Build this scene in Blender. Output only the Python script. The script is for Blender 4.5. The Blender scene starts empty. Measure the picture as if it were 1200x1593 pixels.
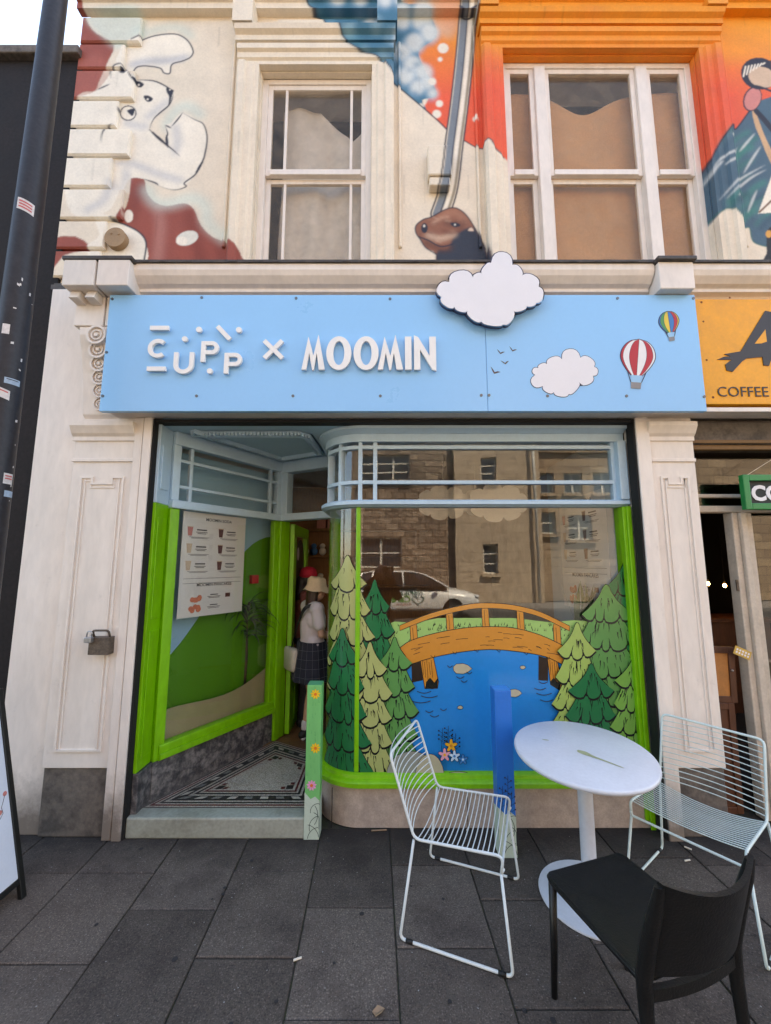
import bpy, bmesh, math, random
import numpy as np
from mathutils import Vector, Matrix
from mathutils.geometry import tessellate_polygon

random.seed(7)
rng = np.random.default_rng(7)
scene = bpy.context.scene
COL = scene.collection
R = math.radians

# ------------------------------------------------------------------ camera
CAM_H, FPX, PITCH = 1.75, 620.0, R(7.35)
cd = bpy.data.cameras.new('camera')
cam = bpy.data.objects.new('camera', cd)
COL.objects.link(cam)
cam.location = (0, 0, CAM_H)
cam.rotation_euler = (math.pi / 2 + PITCH, 0, 0)
cd.sensor_fit = 'HORIZONTAL'
cd.sensor_width = 36.0
cd.lens = 36.0 * FPX / 1200.0
cd.clip_start = 0.02
cd.clip_end = 500
scene.camera = cam

# ------------------------------------------------------------------ sky, sun, exposure
SUN_EL, SUN_AZ = R(56), R(40)          # sun stands behind the shop building, a little to the right
w = bpy.data.worlds.new('World')
scene.world = w
w.use_nodes = True
wn = w.node_tree
bg = wn.nodes['Background']
sky = wn.nodes.new('ShaderNodeTexSky')
sky.sky_type = 'NISHITA'
sky.sun_disc = False
sky.sun_elevation = SUN_EL
sky.sun_rotation = SUN_AZ
sky.air_density = 1.0
sky.dust_density = 1.0
wn.links.new(sky.outputs[0], bg.inputs[0])
bg.inputs[1].default_value = 0.15
sl = bpy.data.lights.new('sun', 'SUN')
sl.energy = 5.0
sl.angle = R(0.53)
sl.color = (1.0, 0.93, 0.82)
sun = bpy.data.objects.new('sun', sl)
COL.objects.link(sun)
sdir = Vector((math.sin(SUN_AZ) * math.cos(SUN_EL), math.cos(SUN_AZ) * math.cos(SUN_EL), math.sin(SUN_EL)))
sun.rotation_euler = sdir.to_track_quat('Z', 'Y').to_euler()
sun.location = (0, 20, 30)
scene.view_settings.view_transform = 'Standard'
scene.view_settings.look = 'None'
scene.view_settings.gamma = 1.0
scene.view_settings.exposure = 2.38
scene.view_settings.use_white_balance = True      # camera balanced for open shade
scene.view_settings.white_balance_temperature = 7900
scene.view_settings.white_balance_tint = 10
scene.render.engine = 'CYCLES'
scene.cycles.use_denoising = True
scene.cycles.max_bounces = 8
scene.cycles.diffuse_bounces = 4
scene.cycles.glossy_bounces = 5
scene.cycles.transparent_max_bounces = 24
scene.cycles.caustics_reflective = False
scene.cycles.caustics_refractive = False
scene.cycles.sample_clamp_indirect = 6.0

# ------------------------------------------------------------------ survey: photo pixel -> point on a known plane of the place
_s, _c = math.sin(PITCH), math.cos(PITCH)
def atY(px, py, Y):
    u, v = (px - 600) / FPX, (py - 796.5) / FPX
    k = Y / (_c + v * _s)
    return (u * k, CAM_H + (_s - v * _c) * k)
def atZ(px, py, Z=0.0):
    u, v = (px - 600) / FPX, (py - 796.5) / FPX
    k = (Z - CAM_H) / (_s - v * _c)
    return (u * k, (_c + v * _s) * k)

# ------------------------------------------------------------------ materials
def lin(c, k=1.0):
    o = []
    for x in c:
        x = x / 255.0
        o.append((x / 12.92 if x <= 0.04045 else ((x + 0.055) / 1.055) ** 2.4) * k)
    return tuple(o)

MATS = {}
def mat(name, col, rough=0.6, var=0.12, scale=6.0, bump=0.15, bscale=90.0, metal=0.0, spec=0.5,
        col2=None, rnd=0.0, attr=False, coat=0.0, dirt=None, emit=0.0, detail=6.0, stretch=None, specks=False):
    """Procedural material: large blotches + fine grain on the base colour, fine relief, roughness variation.
    dirt=(colour, z0, z1): splash-back grime in patches on the lowest part of a wall."""
    m = bpy.data.materials.new(name)
    m.use_nodes = True
    n, l = m.node_tree.nodes, m.node_tree.links
    b = n['Principled BSDF']
    geo = n.new('ShaderNodeNewGeometry')
    pos = geo.outputs['Position']
    if stretch:
        mp = n.new('ShaderNodeMapping')
        mp.inputs['Scale'].default_value = stretch
        l.new(pos, mp.inputs[0])
        pos = mp.outputs[0]
    n1 = n.new('ShaderNodeTexNoise'); n1.inputs['Scale'].default_value = scale; n1.inputs['Detail'].default_value = detail
    n1.inputs['Roughness'].default_value = 0.65
    l.new(pos, n1.inputs['Vector'])
    n2 = n.new('ShaderNodeTexNoise'); n2.inputs['Scale'].default_value = bscale; n2.inputs['Detail'].default_value = 3
    l.new(pos, n2.inputs['Vector'])
    mr = n.new('ShaderNodeMapRange')
    mr.inputs[1].default_value = 0.3; mr.inputs[2].default_value = 0.7
    mr.inputs[3].default_value = 1 - var; mr.inputs[4].default_value = 1 + var * 0.6
    l.new(n1.outputs[0], mr.inputs[0])
    if attr:
        ca = n.new('ShaderNodeVertexColor'); ca.layer_name = 'Col'
        csock = ca.outputs[0]
    elif col2:
        mx = n.new('ShaderNodeMix'); mx.data_type = 'RGBA'
        mx.inputs[6].default_value = (*col, 1); mx.inputs[7].default_value = (*col2, 1)
        m2 = n.new('ShaderNodeMapRange'); m2.inputs[1].default_value = 0.42; m2.inputs[2].default_value = 0.62
        l.new(n1.outputs[0], m2.inputs[0]); l.new(m2.outputs[0], mx.inputs[0])
        csock = mx.outputs[2]
    else:
        rgb = n.new('ShaderNodeRGB'); rgb.outputs[0].default_value = (*col, 1)
        csock = rgb.outputs[0]
    vm = n.new('ShaderNodeVectorMath'); vm.operation = 'SCALE'
    l.new(csock, vm.inputs[0])
    fac = mr.outputs[0]
    g = n.new('ShaderNodeMath'); g.operation = 'MULTIPLY_ADD'
    g.inputs[1].default_value = var * 2.0; g.inputs[2].default_value = 1 - var * 1.0
    l.new(n2.outputs[0], g.inputs[0])
    t = n.new('ShaderNodeMath'); t.operation = 'MULTIPLY'
    l.new(fac, t.inputs[0]); l.new(g.outputs[0], t.inputs[1])
    fac = t.outputs[0]
    if rnd:
        oi = n.new('ShaderNodeObjectInfo')
        ma = n.new('ShaderNodeMath'); ma.operation = 'MULTIPLY_ADD'
        ma.inputs[1].default_value = 2 * rnd; ma.inputs[2].default_value = 1 - rnd
        l.new(oi.outputs['Random'], ma.inputs[0])
        t = n.new('ShaderNodeMath'); t.operation = 'MULTIPLY'
        l.new(fac, t.inputs[0]); l.new(ma.outputs[0], t.inputs[1])
        fac = t.outputs[0]
    if specks:                                        # exposed aggregate: light and dark grains
        n3 = n.new('ShaderNodeTexNoise'); n3.inputs['Scale'].default_value = 150; n3.inputs['Detail'].default_value = 1
        l.new(geo.outputs['Position'], n3.inputs['Vector'])
        cr = n.new('ShaderNodeValToRGB'); e = cr.color_ramp.elements
        e[0].position = 0.30; e[0].color = (0.55, 0.55, 0.55, 1); e[1].position = 0.72; e[1].color = (1.9, 1.85, 1.75, 1)
        for p_, v_ in ((0.42, 0.92), (0.60, 1.0)):
            q_ = e.new(p_); q_.color = (v_, v_, v_, 1)
        l.new(n3.outputs[0], cr.inputs[0])
        t = n.new('ShaderNodeMath'); t.operation = 'MULTIPLY'
        l.new(fac, t.inputs[0]); l.new(cr.outputs[0], t.inputs[1]); fac = t.outputs[0]
    l.new(fac, vm.inputs['Scale'])
    out = vm.outputs[0]
    if dirt:
        dc, z0, z1 = dirt[:3]; ax_ = dirt[3] if len(dirt) > 3 else 2
        sx = n.new('ShaderNodeSeparateXYZ'); l.new(geo.outputs['Position'], sx.inputs[0])
        dz = n.new('ShaderNodeMapRange'); dz.inputs[1].default_value = z1; dz.inputs[2].default_value = z0
        l.new(sx.outputs[ax_], dz.inputs[0])
        nd = n.new('ShaderNodeTexNoise'); nd.inputs['Scale'].default_value = 7; nd.inputs['Detail'].default_value = 8
        nd.inputs['Roughness'].default_value = 0.75
        l.new(geo.outputs['Position'], nd.inputs['Vector'])
        ad = n.new('ShaderNodeMath'); ad.operation = 'ADD'; l.new(dz.outputs[0], ad.inputs[0]); l.new(nd.outputs[0], ad.inputs[1])
        d2 = n.new('ShaderNodeMapRange'); d2.inputs[1].default_value = 0.60; d2.inputs[2].default_value = 1.25; d2.inputs[4].default_value = 0.85
        l.new(ad.outputs[0], d2.inputs[0])
        mx = n.new('ShaderNodeMix'); mx.data_type = 'RGBA'
        l.new(d2.outputs[0], mx.inputs[0]); l.new(out, mx.inputs[6]); mx.inputs[7].default_value = (*dc, 1)
        out = mx.outputs[2]
    l.new(out, b.inputs['Base Color'])
    rr = n.new('ShaderNodeMapRange'); rv = min(0.12, var); rr.inputs[3].default_value = max(0, rough - rv); rr.inputs[4].default_value = min(1, rough + rv)
    l.new(n1.outputs[0], rr.inputs[0]); l.new(rr.outputs[0], b.inputs['Roughness'])
    b.inputs['Metallic'].default_value = metal
    b.inputs['Specular IOR Level'].default_value = spec
    b.inputs['Coat Weight'].default_value = coat
    if bump:
        bp = n.new('ShaderNodeBump'); bp.inputs['Strength'].default_value = bump; bp.inputs['Distance'].default_value = 0.004
        l.new(n2.outputs[0], bp.inputs['Height']); l.new(bp.outputs[0], b.inputs['Normal'])
    if emit:
        b.inputs['Emission Color'].default_value = (*col, 1); b.inputs['Emission Strength'].default_value = emit
    MATS[name] = m
    return m

def glass_mat(name, tint=(0.93, 0.96, 0.95), refl=1.0, dusty=0.0):
    """Clear glazing: fresnel mirror reflection over see-through glass, with a slight waviness and film of dust."""
    m = bpy.data.materials.new(name); m.use_nodes = True
    n, l = m.node_tree.nodes, m.node_tree.links
    n.remove(n['Principled BSDF'])
    out = n['Material Output']
    tr = n.new('ShaderNodeBsdfTransparent'); tr.inputs[0].default_value = (*tint, 1)
    gl = n.new('ShaderNodeBsdfGlossy'); gl.inputs['Roughness'].default_value = 0.004; gl.inputs[0].default_value = (1, 1, 1, 1)
    fr = n.new('ShaderNodeFresnel')
    gb = n.new('ShaderNodeNewGeometry'); io = n.new('ShaderNodeMapRange')   # thin sheet: same fresnel on both faces
    io.inputs[3].default_value = 1.52; io.inputs[4].default_value = 1 / 1.52
    l.new(gb.outputs['Backfacing'], io.inputs[0]); l.new(io.outputs[0], fr.inputs[0])
    mul = n.new('ShaderNodeMath'); mul.operation = 'MULTIPLY'; mul.inputs[1].default_value = refl; mul.use_clamp = True
    l.new(fr.outputs[0], mul.inputs[0])
    geo = n.new('ShaderNodeNewGeometry')
    nz = n.new('ShaderNodeTexNoise'); nz.inputs['Scale'].default_value = 2.2; nz.inputs['Detail'].default_value = 1
    l.new(geo.outputs['Position'], nz.inputs['Vector'])
    bp = n.new('ShaderNodeBump'); bp.inputs['Strength'].default_value = 0.035; bp.inputs['Distance'].default_value = 0.02
    l.new(nz.outputs[0], bp.inputs['Height']); l.new(bp.outputs[0], gl.inputs['Normal'])
    mx = n.new('ShaderNodeMixShader')
    l.new(mul.outputs[0], mx.inputs[0]); l.new(tr.outputs[0], mx.inputs[1]); l.new(gl.outputs[0], mx.inputs[2])
    last = mx.outputs[0]
    if dusty:
        df = n.new('ShaderNodeBsdfDiffuse'); df.inputs[0].default_value = (0.50, 0.40, 0.30, 1)
        nd = n.new('ShaderNodeTexNoise'); nd.inputs['Scale'].default_value = 9; nd.inputs['Detail'].default_value = 8
        l.new(geo.outputs['Position'], nd.inputs['Vector'])
        mr = n.new('ShaderNodeMapRange'); mr.inputs[1].default_value = 0.3; mr.inputs[2].default_value = 0.8
        mr.inputs[3].default_value = dusty * 0.3; mr.inputs[4].default_value = dusty
        l.new(nd.outputs[0], mr.inputs[0])
        m2 = n.new('ShaderNodeMixShader')
        l.new(mr.outputs[0], m2.inputs[0]); l.new(last, m2.inputs[1]); l.new(df.outputs[0], m2.inputs[2])
        last = m2.outputs[0]
    l.new(last, out.inputs[0])
    MATS[name] = m
    return m

CREAM = lin((238, 227, 217), 0.92)
mat('mural_render', CREAM, 0.75, 0.10, 5.0, 0.35, 55, attr=True)
mat('cream_paint', CREAM, 0.5, 0.10, 5.0, 0.2, 28, stretch=(1, 1, .3), dirt=(lin((96, 84, 74)), -0.05, 0.45))
mat('cream_trim', CREAM, 0.5, 0.09, 7.0, 0.2, 30, stretch=(1, 1, .4))
mat('lead_flashing', lin((70, 64, 60)), 0.6, 0.45, 14, 0.5, 40)
mat('plinth_stone', lin((118, 108, 100)), 0.8, 0.4, 7, 0.8, 45, col2=lin((72, 66, 62)))
mat('granite', lin((176, 160, 148)), 0.55, 0.25, 12, 0.2, 110)
mat('slate_base', lin((74, 73, 76)), 0.55, 0.5, 16, 0.4, 60, col2=lin((116, 112, 110)))
mat('marble_step', lin((168, 172, 160)), 0.4, 0.25, 5, 0.15, 50, col2=lin((134, 136, 124)))
mat('black_wall', lin((36, 32, 33)), 0.8, 0.4, 3, 0.4, 40, spec=.25)
mat('pole_paint', lin((38, 36, 40)), 0.5, 0.4, 10, 0.3, 40, spec=.35)
mat('blue_board', lin((140, 196, 240)), 0.28, 0.02, 2, 0.0, 40, spec=0.5)
mat('white_letter', lin((245, 242, 238), 0.92), 0.4, 0.03, 8, 0.0)
mat('print_white', lin((238, 236, 240), 0.9), 0.4, 0.02, 8, 0.0)
mat('print_navy', lin((38, 38, 70)), 0.4, 0.02, 8, 0.0)
mat('screw_metal', lin((110, 112, 116)), 0.35, 0.1, 30, 0.0, metal=0.8)
mat('blue_joinery', lin((188, 216, 234), 0.9), 0.35, 0.06, 10, 0.15, 50)
mat('lime_joinery', lin((124, 194, 24), 0.9), 0.34, 0.16, 14, 0.35, 38, stretch=(1, 1, .35))
mat('black_gap', lin((20, 19, 19)), 0.8, 0.2)
mat('lobby_ceiling', lin((176, 206, 222), 0.9), 0.5, 0.05, 4, 0.1, 50)
mat('paving', lin((102, 92, 84)), 0.85, 0.34, 2.6, 0.9, 55, rnd=0.26, col2=lin((70, 62, 57)), detail=12, specks=True, spec=.3, dirt=(lin((40, 36, 33)), 2.95, 2.45, 1))
mat('paving_bed', lin((62, 57, 52)), 0.95, 0.4, 20, 0.6, 80, col2=lin((58, 62, 40)))
mat('asphalt', (0.055, 0.054, 0.055), 0.9, 0.3, 20, 0.5, 200)
mat('kerb_stone', lin((128, 124, 120)), 0.8, 0.3, 9, 0.4, 90)
mat('white_metal', lin((226, 232, 230), 0.85), 0.32, 0.04, 12, 0.03, 90)
mat('mint_metal', lin((218, 232, 226), 0.85), 0.32, 0.04, 12, 0.03, 90)
mat('table_white', lin((224, 226, 232), 0.85), 0.38, 0.08, 4, 0.05, 60)
mat('table_stain', lin((168, 170, 132)), 0.4, 0.2, 30, 0.1)
mat('black_rubber', lin((18, 18, 19)), 0.6, 0.2)
mat('black_leather', lin((12, 12, 12)), 0.42, 0.25, 25, 0.35, 130)
mat('black_paint', lin((15, 15, 15)), 0.45, 0.2)
mat('oak_floor', lin((122, 84, 50)), 0.5, 0.35, 6, 0.3, 60, stretch=(1, 6, 1))
mat('brown_wall', lin((176, 150, 128)), 0.7, 0.2, 5)
mat('shop_white', lin((196, 186, 172)), 0.7, 0.1, 3)
mat('shelf_wood', lin((146, 104, 66)), 0.6, 0.3, 8, 0.2, 60, stretch=(6, 1, 1))
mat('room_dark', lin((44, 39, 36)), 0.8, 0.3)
glass_mat('shop_glass', (0.975, 0.98, 0.975), 0.92)
glass_mat('upstairs_glass', (0.98, 0.96, 0.93), 0.25, 0.13)

# ------------------------------------------------------------------ mesh helpers
class MB:
    def __init__(self):
        self.v, self.f, self.mi = [], [], []
    def add(self, vs, fs, m=0):
        o = len(self.v)
        self.v.extend([tuple(p) for p in vs])
        self.f.extend([tuple(i + o for i in f) for f in fs])
        self.mi.extend([m] * len(fs))
        return self
    def box(self, x0, x1, y0, y1, z0, z1, m=0):
        return self.add([(x0, y0, z0), (x1, y0, z0), (x1, y1, z0), (x0, y1, z0), (x0, y0, z1), (x1, y0, z1), (x1, y1, z1), (x0, y1, z1)],
                        [(0, 3, 2, 1), (4, 5, 6, 7), (0, 1, 5, 4), (1, 2, 6, 5), (2, 3, 7, 6), (3, 0, 4, 7)], m)
    def obox(self, c, ax, ay, az, m=0):
        """oriented box: centre and three half-axis vectors"""
        c, ax, ay, az = map(Vector, (c, ax, ay, az))
        vs = [c + sx * ax + sy * ay + sz * az for sz in (-1, 1) for sx, sy in ((-1, -1), (1, -1), (1, 1), (-1, 1))]
        return self.add(vs, [(0, 3, 2, 1), (4, 5, 6, 7), (0, 1, 5, 4), (1, 2, 6, 5), (2, 3, 7, 6), (3, 0, 4, 7)], m)
    def wallbox(self, p, q, t0, t1, z0, z1, m=0):
        """box along plan line p->q, from offset t0 to t1 to its left"""
        p, q = Vector(p), Vector(q)
        d = (q - p).normalized(); nrm = Vector((-d.y, d.x))
        pl = [p + nrm * t0, q + nrm * t0, q + nrm * t1, p + nrm * t1]
        vs = [(a.x, a.y, z0) for a in pl] + [(a.x, a.y, z1) for a in pl]
        return self.add(vs, [(0, 3, 2, 1), (4, 5, 6, 7), (0, 1, 5, 4), (1, 2, 6, 5), (2, 3, 7, 6), (3, 0, 4, 7)], m)
    def prism(self, poly, y0, y1, m=0, side=None):
        """polygon in x,z pushed through y"""
        k = len(poly)
        vs = [(x, y0, z) for x, z in poly] + [(x, y1, z) for x, z in poly]
        tr = tessellate_polygon([[Vector((x, z, 0)) for x, z in poly]])
        self.add(vs, [tuple(t) for t in tr] + [tuple(i + k for i in reversed(t)) for t in tr], m)
        o = len(self.v) - 2 * k
        for i in range(k):
            j = (i + 1) % k
            self.f.append((o + i, o + j, o + k + j, o + k + i)); self.mi.append(m if side is None else side)
        return self
    def flat(self, poly, y, m=0):
        """flat print: polygon in x,z at depth y"""
        tr = tessellate_polygon([[Vector((x, z, 0)) for x, z in poly]])
        return self.add([(x, y, z) for x, z in poly], [tuple(t) for t in tr], m)
    def ribbon(self, pts, wd, y, m=0, taper=False):
        """flat printed line"""
        k = len(pts)
        vs, fs = [], []
        for i, (x, z) in enumerate(pts):
            a, b = pts[max(0, i - 1)], pts[min(k - 1, i + 1)]
            dx, dz = b[0] - a[0], b[1] - a[1]
            L = math.hypot(dx, dz) or 1
            h = wd / 2 * ((1 - 0.85 * i / (k - 1)) if taper else 1)
            vs += [(x - dz / L * h, y, z + dx / L * h), (x + dz / L * h, y, z - dx / L * h)]
        for i in range(k - 1):
            fs.append((2 * i, 2 * i + 1, 2 * i + 3, 2 * i + 2))
        return self.add(vs, fs, m)
    def ring(self, cx, cz, ro, ri, y0, y1, a0=0, a1=360, n=28, m=0, ex=1.0, ix=1.0):
        """flat ring or arc with depth; ex/ix squeeze outer/inner widths"""
        full = abs(a1 - a0) >= 360
        k = n if full else n + 1
        vs = []
        for i in range(k):
            a = R(a0 + (a1 - a0) * i / n)
            for r_, e in ((ro, ex), (ri, ix)):
                for y in (y0, y1):
                    vs.append((cx + r_ * e * math.cos(a), y, cz + r_ * math.sin(a)))
        fs = []
        for i in range(n):
            j = (i + 1) % k
            A, B = 4 * i, 4 * j
            fs += [(A, B, B + 2, A + 2), (A + 1, A + 3, B + 3, B + 1), (A, A + 1, B + 1, B), (A + 2, B + 2, B + 3, A + 3)]
        if not full:
            e = 4 * n
            fs += [(0, 2, 3, 1), (e, e + 1, e + 3, e + 2)]
        return self.add(vs, fs, m)
    def tube(self, pts, r, n=8, m=0, closed=False):
        pts = [Vector(p) for p in pts]
        k = len(pts)
        rs = r if isinstance(r, (list, tuple)) else [r] * k
        vs, fs = [], []
        up = Vector((0, 0, 1))
        prev = None
        for i, p in enumerate(pts):
            if closed:
                d = (pts[(i + 1) % k] - pts[i - 1]).normalized()
            else:
                d = (pts[min(k - 1, i + 1)] - pts[max(0, i - 1)]).normalized()
            if prev is None:
                a = d.cross(up)
                if a.length < 0.05: a = d.cross(Vector((1, 0, 0)))
            else:
                a = prev - d * prev.dot(d)
            a.normalize(); prev = a
            b = d.cross(a)
            for j in range(n):
                t = 2 * math.pi * j / n
                vs.append(p + (a * math.cos(t) + b * math.sin(t)) * rs[i])
        for i in range(k if closed else k - 1):
            A, B = i * n, ((i + 1) % k) * n
            for j in range(n):
                fs.append((A + j, A + (j + 1) % n, B + (j + 1) % n, B + j))
        if not closed:
            fs += [tuple(range(n))[::-1], tuple((k - 1) * n + j for j in range(n))]
        return self.add(vs, fs, m)
    def lathe(self, prof, c=(0, 0, 0), n=28, m=0):
        vs, fs = [], []
        for r_, z in prof:
            for j in range(n):
                t = 2 * math.pi * j / n
                vs.append((c[0] + r_ * math.cos(t), c[1] + r_ * math.sin(t), c[2] + z))
        for i in range(len(prof) - 1):
            for j in range(n):
                fs.append((i * n + j, i * n + (j + 1) % n, (i + 1) * n + (j + 1) % n, (i + 1) * n + j))
        fs += [tuple(range(n))[::-1], tuple((len(prof) - 1) * n + j for j in range(n))]
        return self.add(vs, fs, m)
    def loft(self, rings, m=0, cap=True):
        n = len(rings[0]); vs = [p for r_ in rings for p in r_]; fs = []
        for i in range(len(rings) - 1):
            for j in range(n):
                fs.append((i * n + j, i * n + (j + 1) % n, (i + 1) * n + (j + 1) % n, (i + 1) * n + j))
        if cap:
            fs += [tuple(range(n))[::-1], tuple((len(rings) - 1) * n + j for j in range(n))]
        return self.add(vs, fs, m)
    def capsule(self, p0, p1, r0, r1, n=14, m=0, flat=(1, 1)):
        p0, p1 = Vector(p0), Vector(p1)
        d = (p1 - p0); L = d.length or 1e-4; d = d.normalized() if d.length > 1e-6 else Vector((0, 0, 1))
        a = d.cross(Vector((0, 1, 0)))
        if a.length < 0.05: a = d.cross(Vector((1, 0, 0)))
        a.normalize(); b = d.cross(a)
        rings = []
        for t in (-88, -60, -30, 0):
            q = p0 + d * (r0 * math.sin(R(t))); rr = r0 * math.cos(R(t))
            rings.append([q + (a * math.cos(2 * math.pi * j / n) * flat[0] + b * math.sin(2 * math.pi * j / n) * flat[1]) * rr for j in range(n)])
        for t in (0, 30, 60, 88):
            q = p1 + d * (r1 * math.sin(R(t))); rr = r1 * math.cos(R(t))
            rings.append([q + (a * math.cos(2 * math.pi * j / n) * flat[0] + b * math.sin(2 * math.pi * j / n) * flat[1]) * rr for j in range(n)])
        return self.loft(rings, m)
    def ell(self, c, r, n=16, m=0):
        c = Vector(c); rings = []
        for i in range(1, 12):
            t = -math.pi / 2 + math.pi * i / 12
            rings.append([(c.x + r[0] * math.cos(t) * math.cos(2 * math.pi * j / n), c.y + r[1] * math.cos(t) * math.sin(2 * math.pi * j / n), c.z + r[2] * math.sin(t)) for j in range(n)])
        return self.loft(rings, m)
    def mould(self, prof, p0, p1, out, up, nseg=1, m=0):
        """closed profile of (out, up) offsets swept from p0 to p1"""
        p0, p1, out, up = map(Vector, (p0, p1, out, up))
        rings = []
        for i in range(nseg + 1):
            q = p0.lerp(p1, i / nseg)
            rings.append([q + out * o + up * u for o, u in prof])
        return self.loft(rings, m)
    def xf(self, M):
        self.v = [tuple(M @ Vector(p)) for p in self.v]
        return self

def link(o, parent=None):
    COL.objects.link(o)
    if parent is not None:
        o.parent = parent
        o.matrix_parent_inverse = Matrix.Translation(-parent.location) if not parent.parent else Matrix.Translation(-parent.matrix_world_loc if hasattr(parent, 'matrix_world_loc') else (0, 0, 0))
    return o

WLOC = {}
def build(name, mb, mats, parent=None, smooth=False, bevel=0.0, auto=None, recalc=True, mods=None):
    me = bpy.data.meshes.new(name)
    me.from_pydata(mb.v, [], mb.f)
    if isinstance(mats, str): mats = [mats]
    for k in mats: me.materials.append(MATS[k])
    me.polygons.foreach_set('material_index', mb.mi)
    if recalc:
        bm = bmesh.new(); bm.from_mesh(me); bmesh.ops.recalc_face_normals(bm, faces=bm.faces); bm.to_mesh(me); bm.free()
    if smooth or auto:
        me.polygons.foreach_set('use_smooth', [True] * len(me.polygons))
        if auto: me.set_sharp_from_angle(angle=R(auto))
    o = bpy.data.objects.new(name, me)
    COL.objects.link(o)
    if parent is not None: adopt(o, parent)
    if bevel:
        b = o.modifiers.new('edge', 'BEVEL'); b.width = bevel; b.segments = 2; b.limit_method = 'ANGLE'; b.angle_limit = R(40)
    return o

def world_loc(o):
    p = Vector(o.location)
    return p if o.type == 'EMPTY' else Vector((0, 0, 0))
def adopt(o, parent):
    """parts are modelled in place: undo the offset of the empty that carries them"""
    o.parent = parent
    if parent.type == 'EMPTY':
        o.matrix_parent_inverse = parent.matrix_basis.inverted()

def thing(name, label, cat, loc=(0, 0, 0), group=None, rz=0.0):
    e = bpy.data.objects.new(name, None)
    e.empty_display_size = 0.1
    COL.objects.link(e)
    e.location = loc
    e.rotation_euler = (0, 0, rz)
    tag(e, label, cat, group)
    return e
def tag(o, label, cat, group=None):
    o['label'] = label; o['category'] = cat
    if group: o['group'] = group
    return o
def structure(o):
    o['kind'] = 'structure'
    return o
def part(name, mb, mats, e, **k):
    """part modelled in the thing's own local space"""
    o = build(name, mb, mats, None, **k)
    o.parent = e
    return o

def text_mb(s, size, depth=0.0, m=0, bold=0.0, align='LEFT'):
    """lettering as mesh in x,z facing -y, baseline at z=0"""
    cu = bpy.data.curves.new('txt', 'FONT'); cu.body = s; cu.size = size; cu.extrude = depth / 2; cu.offset = bold
    cu.align_x = align; cu.resolution_u = 3
    ob = bpy.data.objects.new('txt', cu)
    me = bpy.data.meshes.new_from_object(ob)
    mb = MB()
    mb.add([(v.co.x, -v.co.z, v.co.y) for v in me.vertices], [tuple(p.vertices) for p in me.polygons], m)
    bpy.data.objects.remove(ob); bpy.data.curves.remove(cu); bpy.data.meshes.remove(me)
    return mb
def shift(mb, x, y, z):
    mb.v = [(a + x, b + y, c + z) for a, b, c in mb.v]
    return mb
def merge(a, b, m=None):
    a.add(b.v, b.f, 0)
    a.mi[-len(b.f):] = [m if m is not None else k for k in b.mi] if b.f else []
    return a
def smooth_path(pts, n=6, closed=False):
    """catmull-rom"""
    P = [Vector(p) for p in pts]; k = len(P); out = []
    rngk = range(k) if closed else range(k - 1)
    for i in rngk:
        p0 = P[(i - 1) % k] if closed else P[max(0, i - 1)]
        p1, p2 = P[i % k], P[(i + 1) % k]
        p3 = P[(i + 2) % k] if closed else P[min(k - 1, i + 2)]
        for t in range(n):
            t /= n
            out.append(0.5 * ((2 * p1) + (p2 - p0) * t + (2 * p0 - 5 * p1 + 4 * p2 - p3) * t * t + (3 * p1 - p0 - 3 * p2 + p3) * t ** 3))
    if not closed: out.append(P[-1])
    return [tuple(p) for p in out]
def scallop(cusps, bulge, n=8):
    """closed outline of outward arcs between cusp points (clockwise or not)"""
    k = len(cusps)
    area = sum(cusps[i][0] * cusps[(i + 1) % k][1] - cusps[(i + 1) % k][0] * cusps[i][1] for i in range(k))
    sg = 1 if area > 0 else -1
    out = []
    for i in range(k):
        a, b = cusps[i], cusps[(i + 1) % k]
        bl = bulge[i % len(bulge)] if isinstance(bulge, (list, tuple)) else bulge
        dx, dz = b[0] - a[0], b[1] - a[1]
        nx, nz = dz * sg, -dx * sg
        for j in range(n):
            t = j / n
            h = bl * math.sin(math.pi * t) ** 0.75
            tt = t + 0.10 * math.sin(2 * math.pi * t) * -1
            out.append((a[0] + dx * tt + nx * h, a[1] + dz * tt + nz * h))
    return out
def grow(poly, d):
    k = len(poly)
    area = sum(poly[i][0] * poly[(i + 1) % k][1] - poly[(i + 1) % k][0] * poly[i][1] for i in range(k))
    sg = 1 if area > 0 else -1
    out = []
    for i in range(k):
        a, b = poly[i - 1], poly[(i + 1) % k]
        dx, dz = b[0] - a[0], b[1] - a[1]
        L = math.hypot(dx, dz) or 1
        out.append((poly[i][0] + dz / L * d * sg, poly[i][1] - dx / L * d * sg))
    return out

# ================================================================== PAINTED FACADE
WY = 2.95                              # face of the upper wall
MX0, MX1, MZ0, MZ1, MRES = -2.85, 3.6, 3.7, 7.1, 0.004
MW, MHt = int((MX1 - MX0) / MRES), int((MZ1 - MZ0) / MRES)
canvas = np.empty((MHt, MW, 3)); canvas[:] = lin((238, 223, 202), 0.92)
gx = MX0 + (np.arange(MW) + 0.5) * MRES
gz = MZ0 + (np.arange(MHt) + 0.5) * MRES

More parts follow.
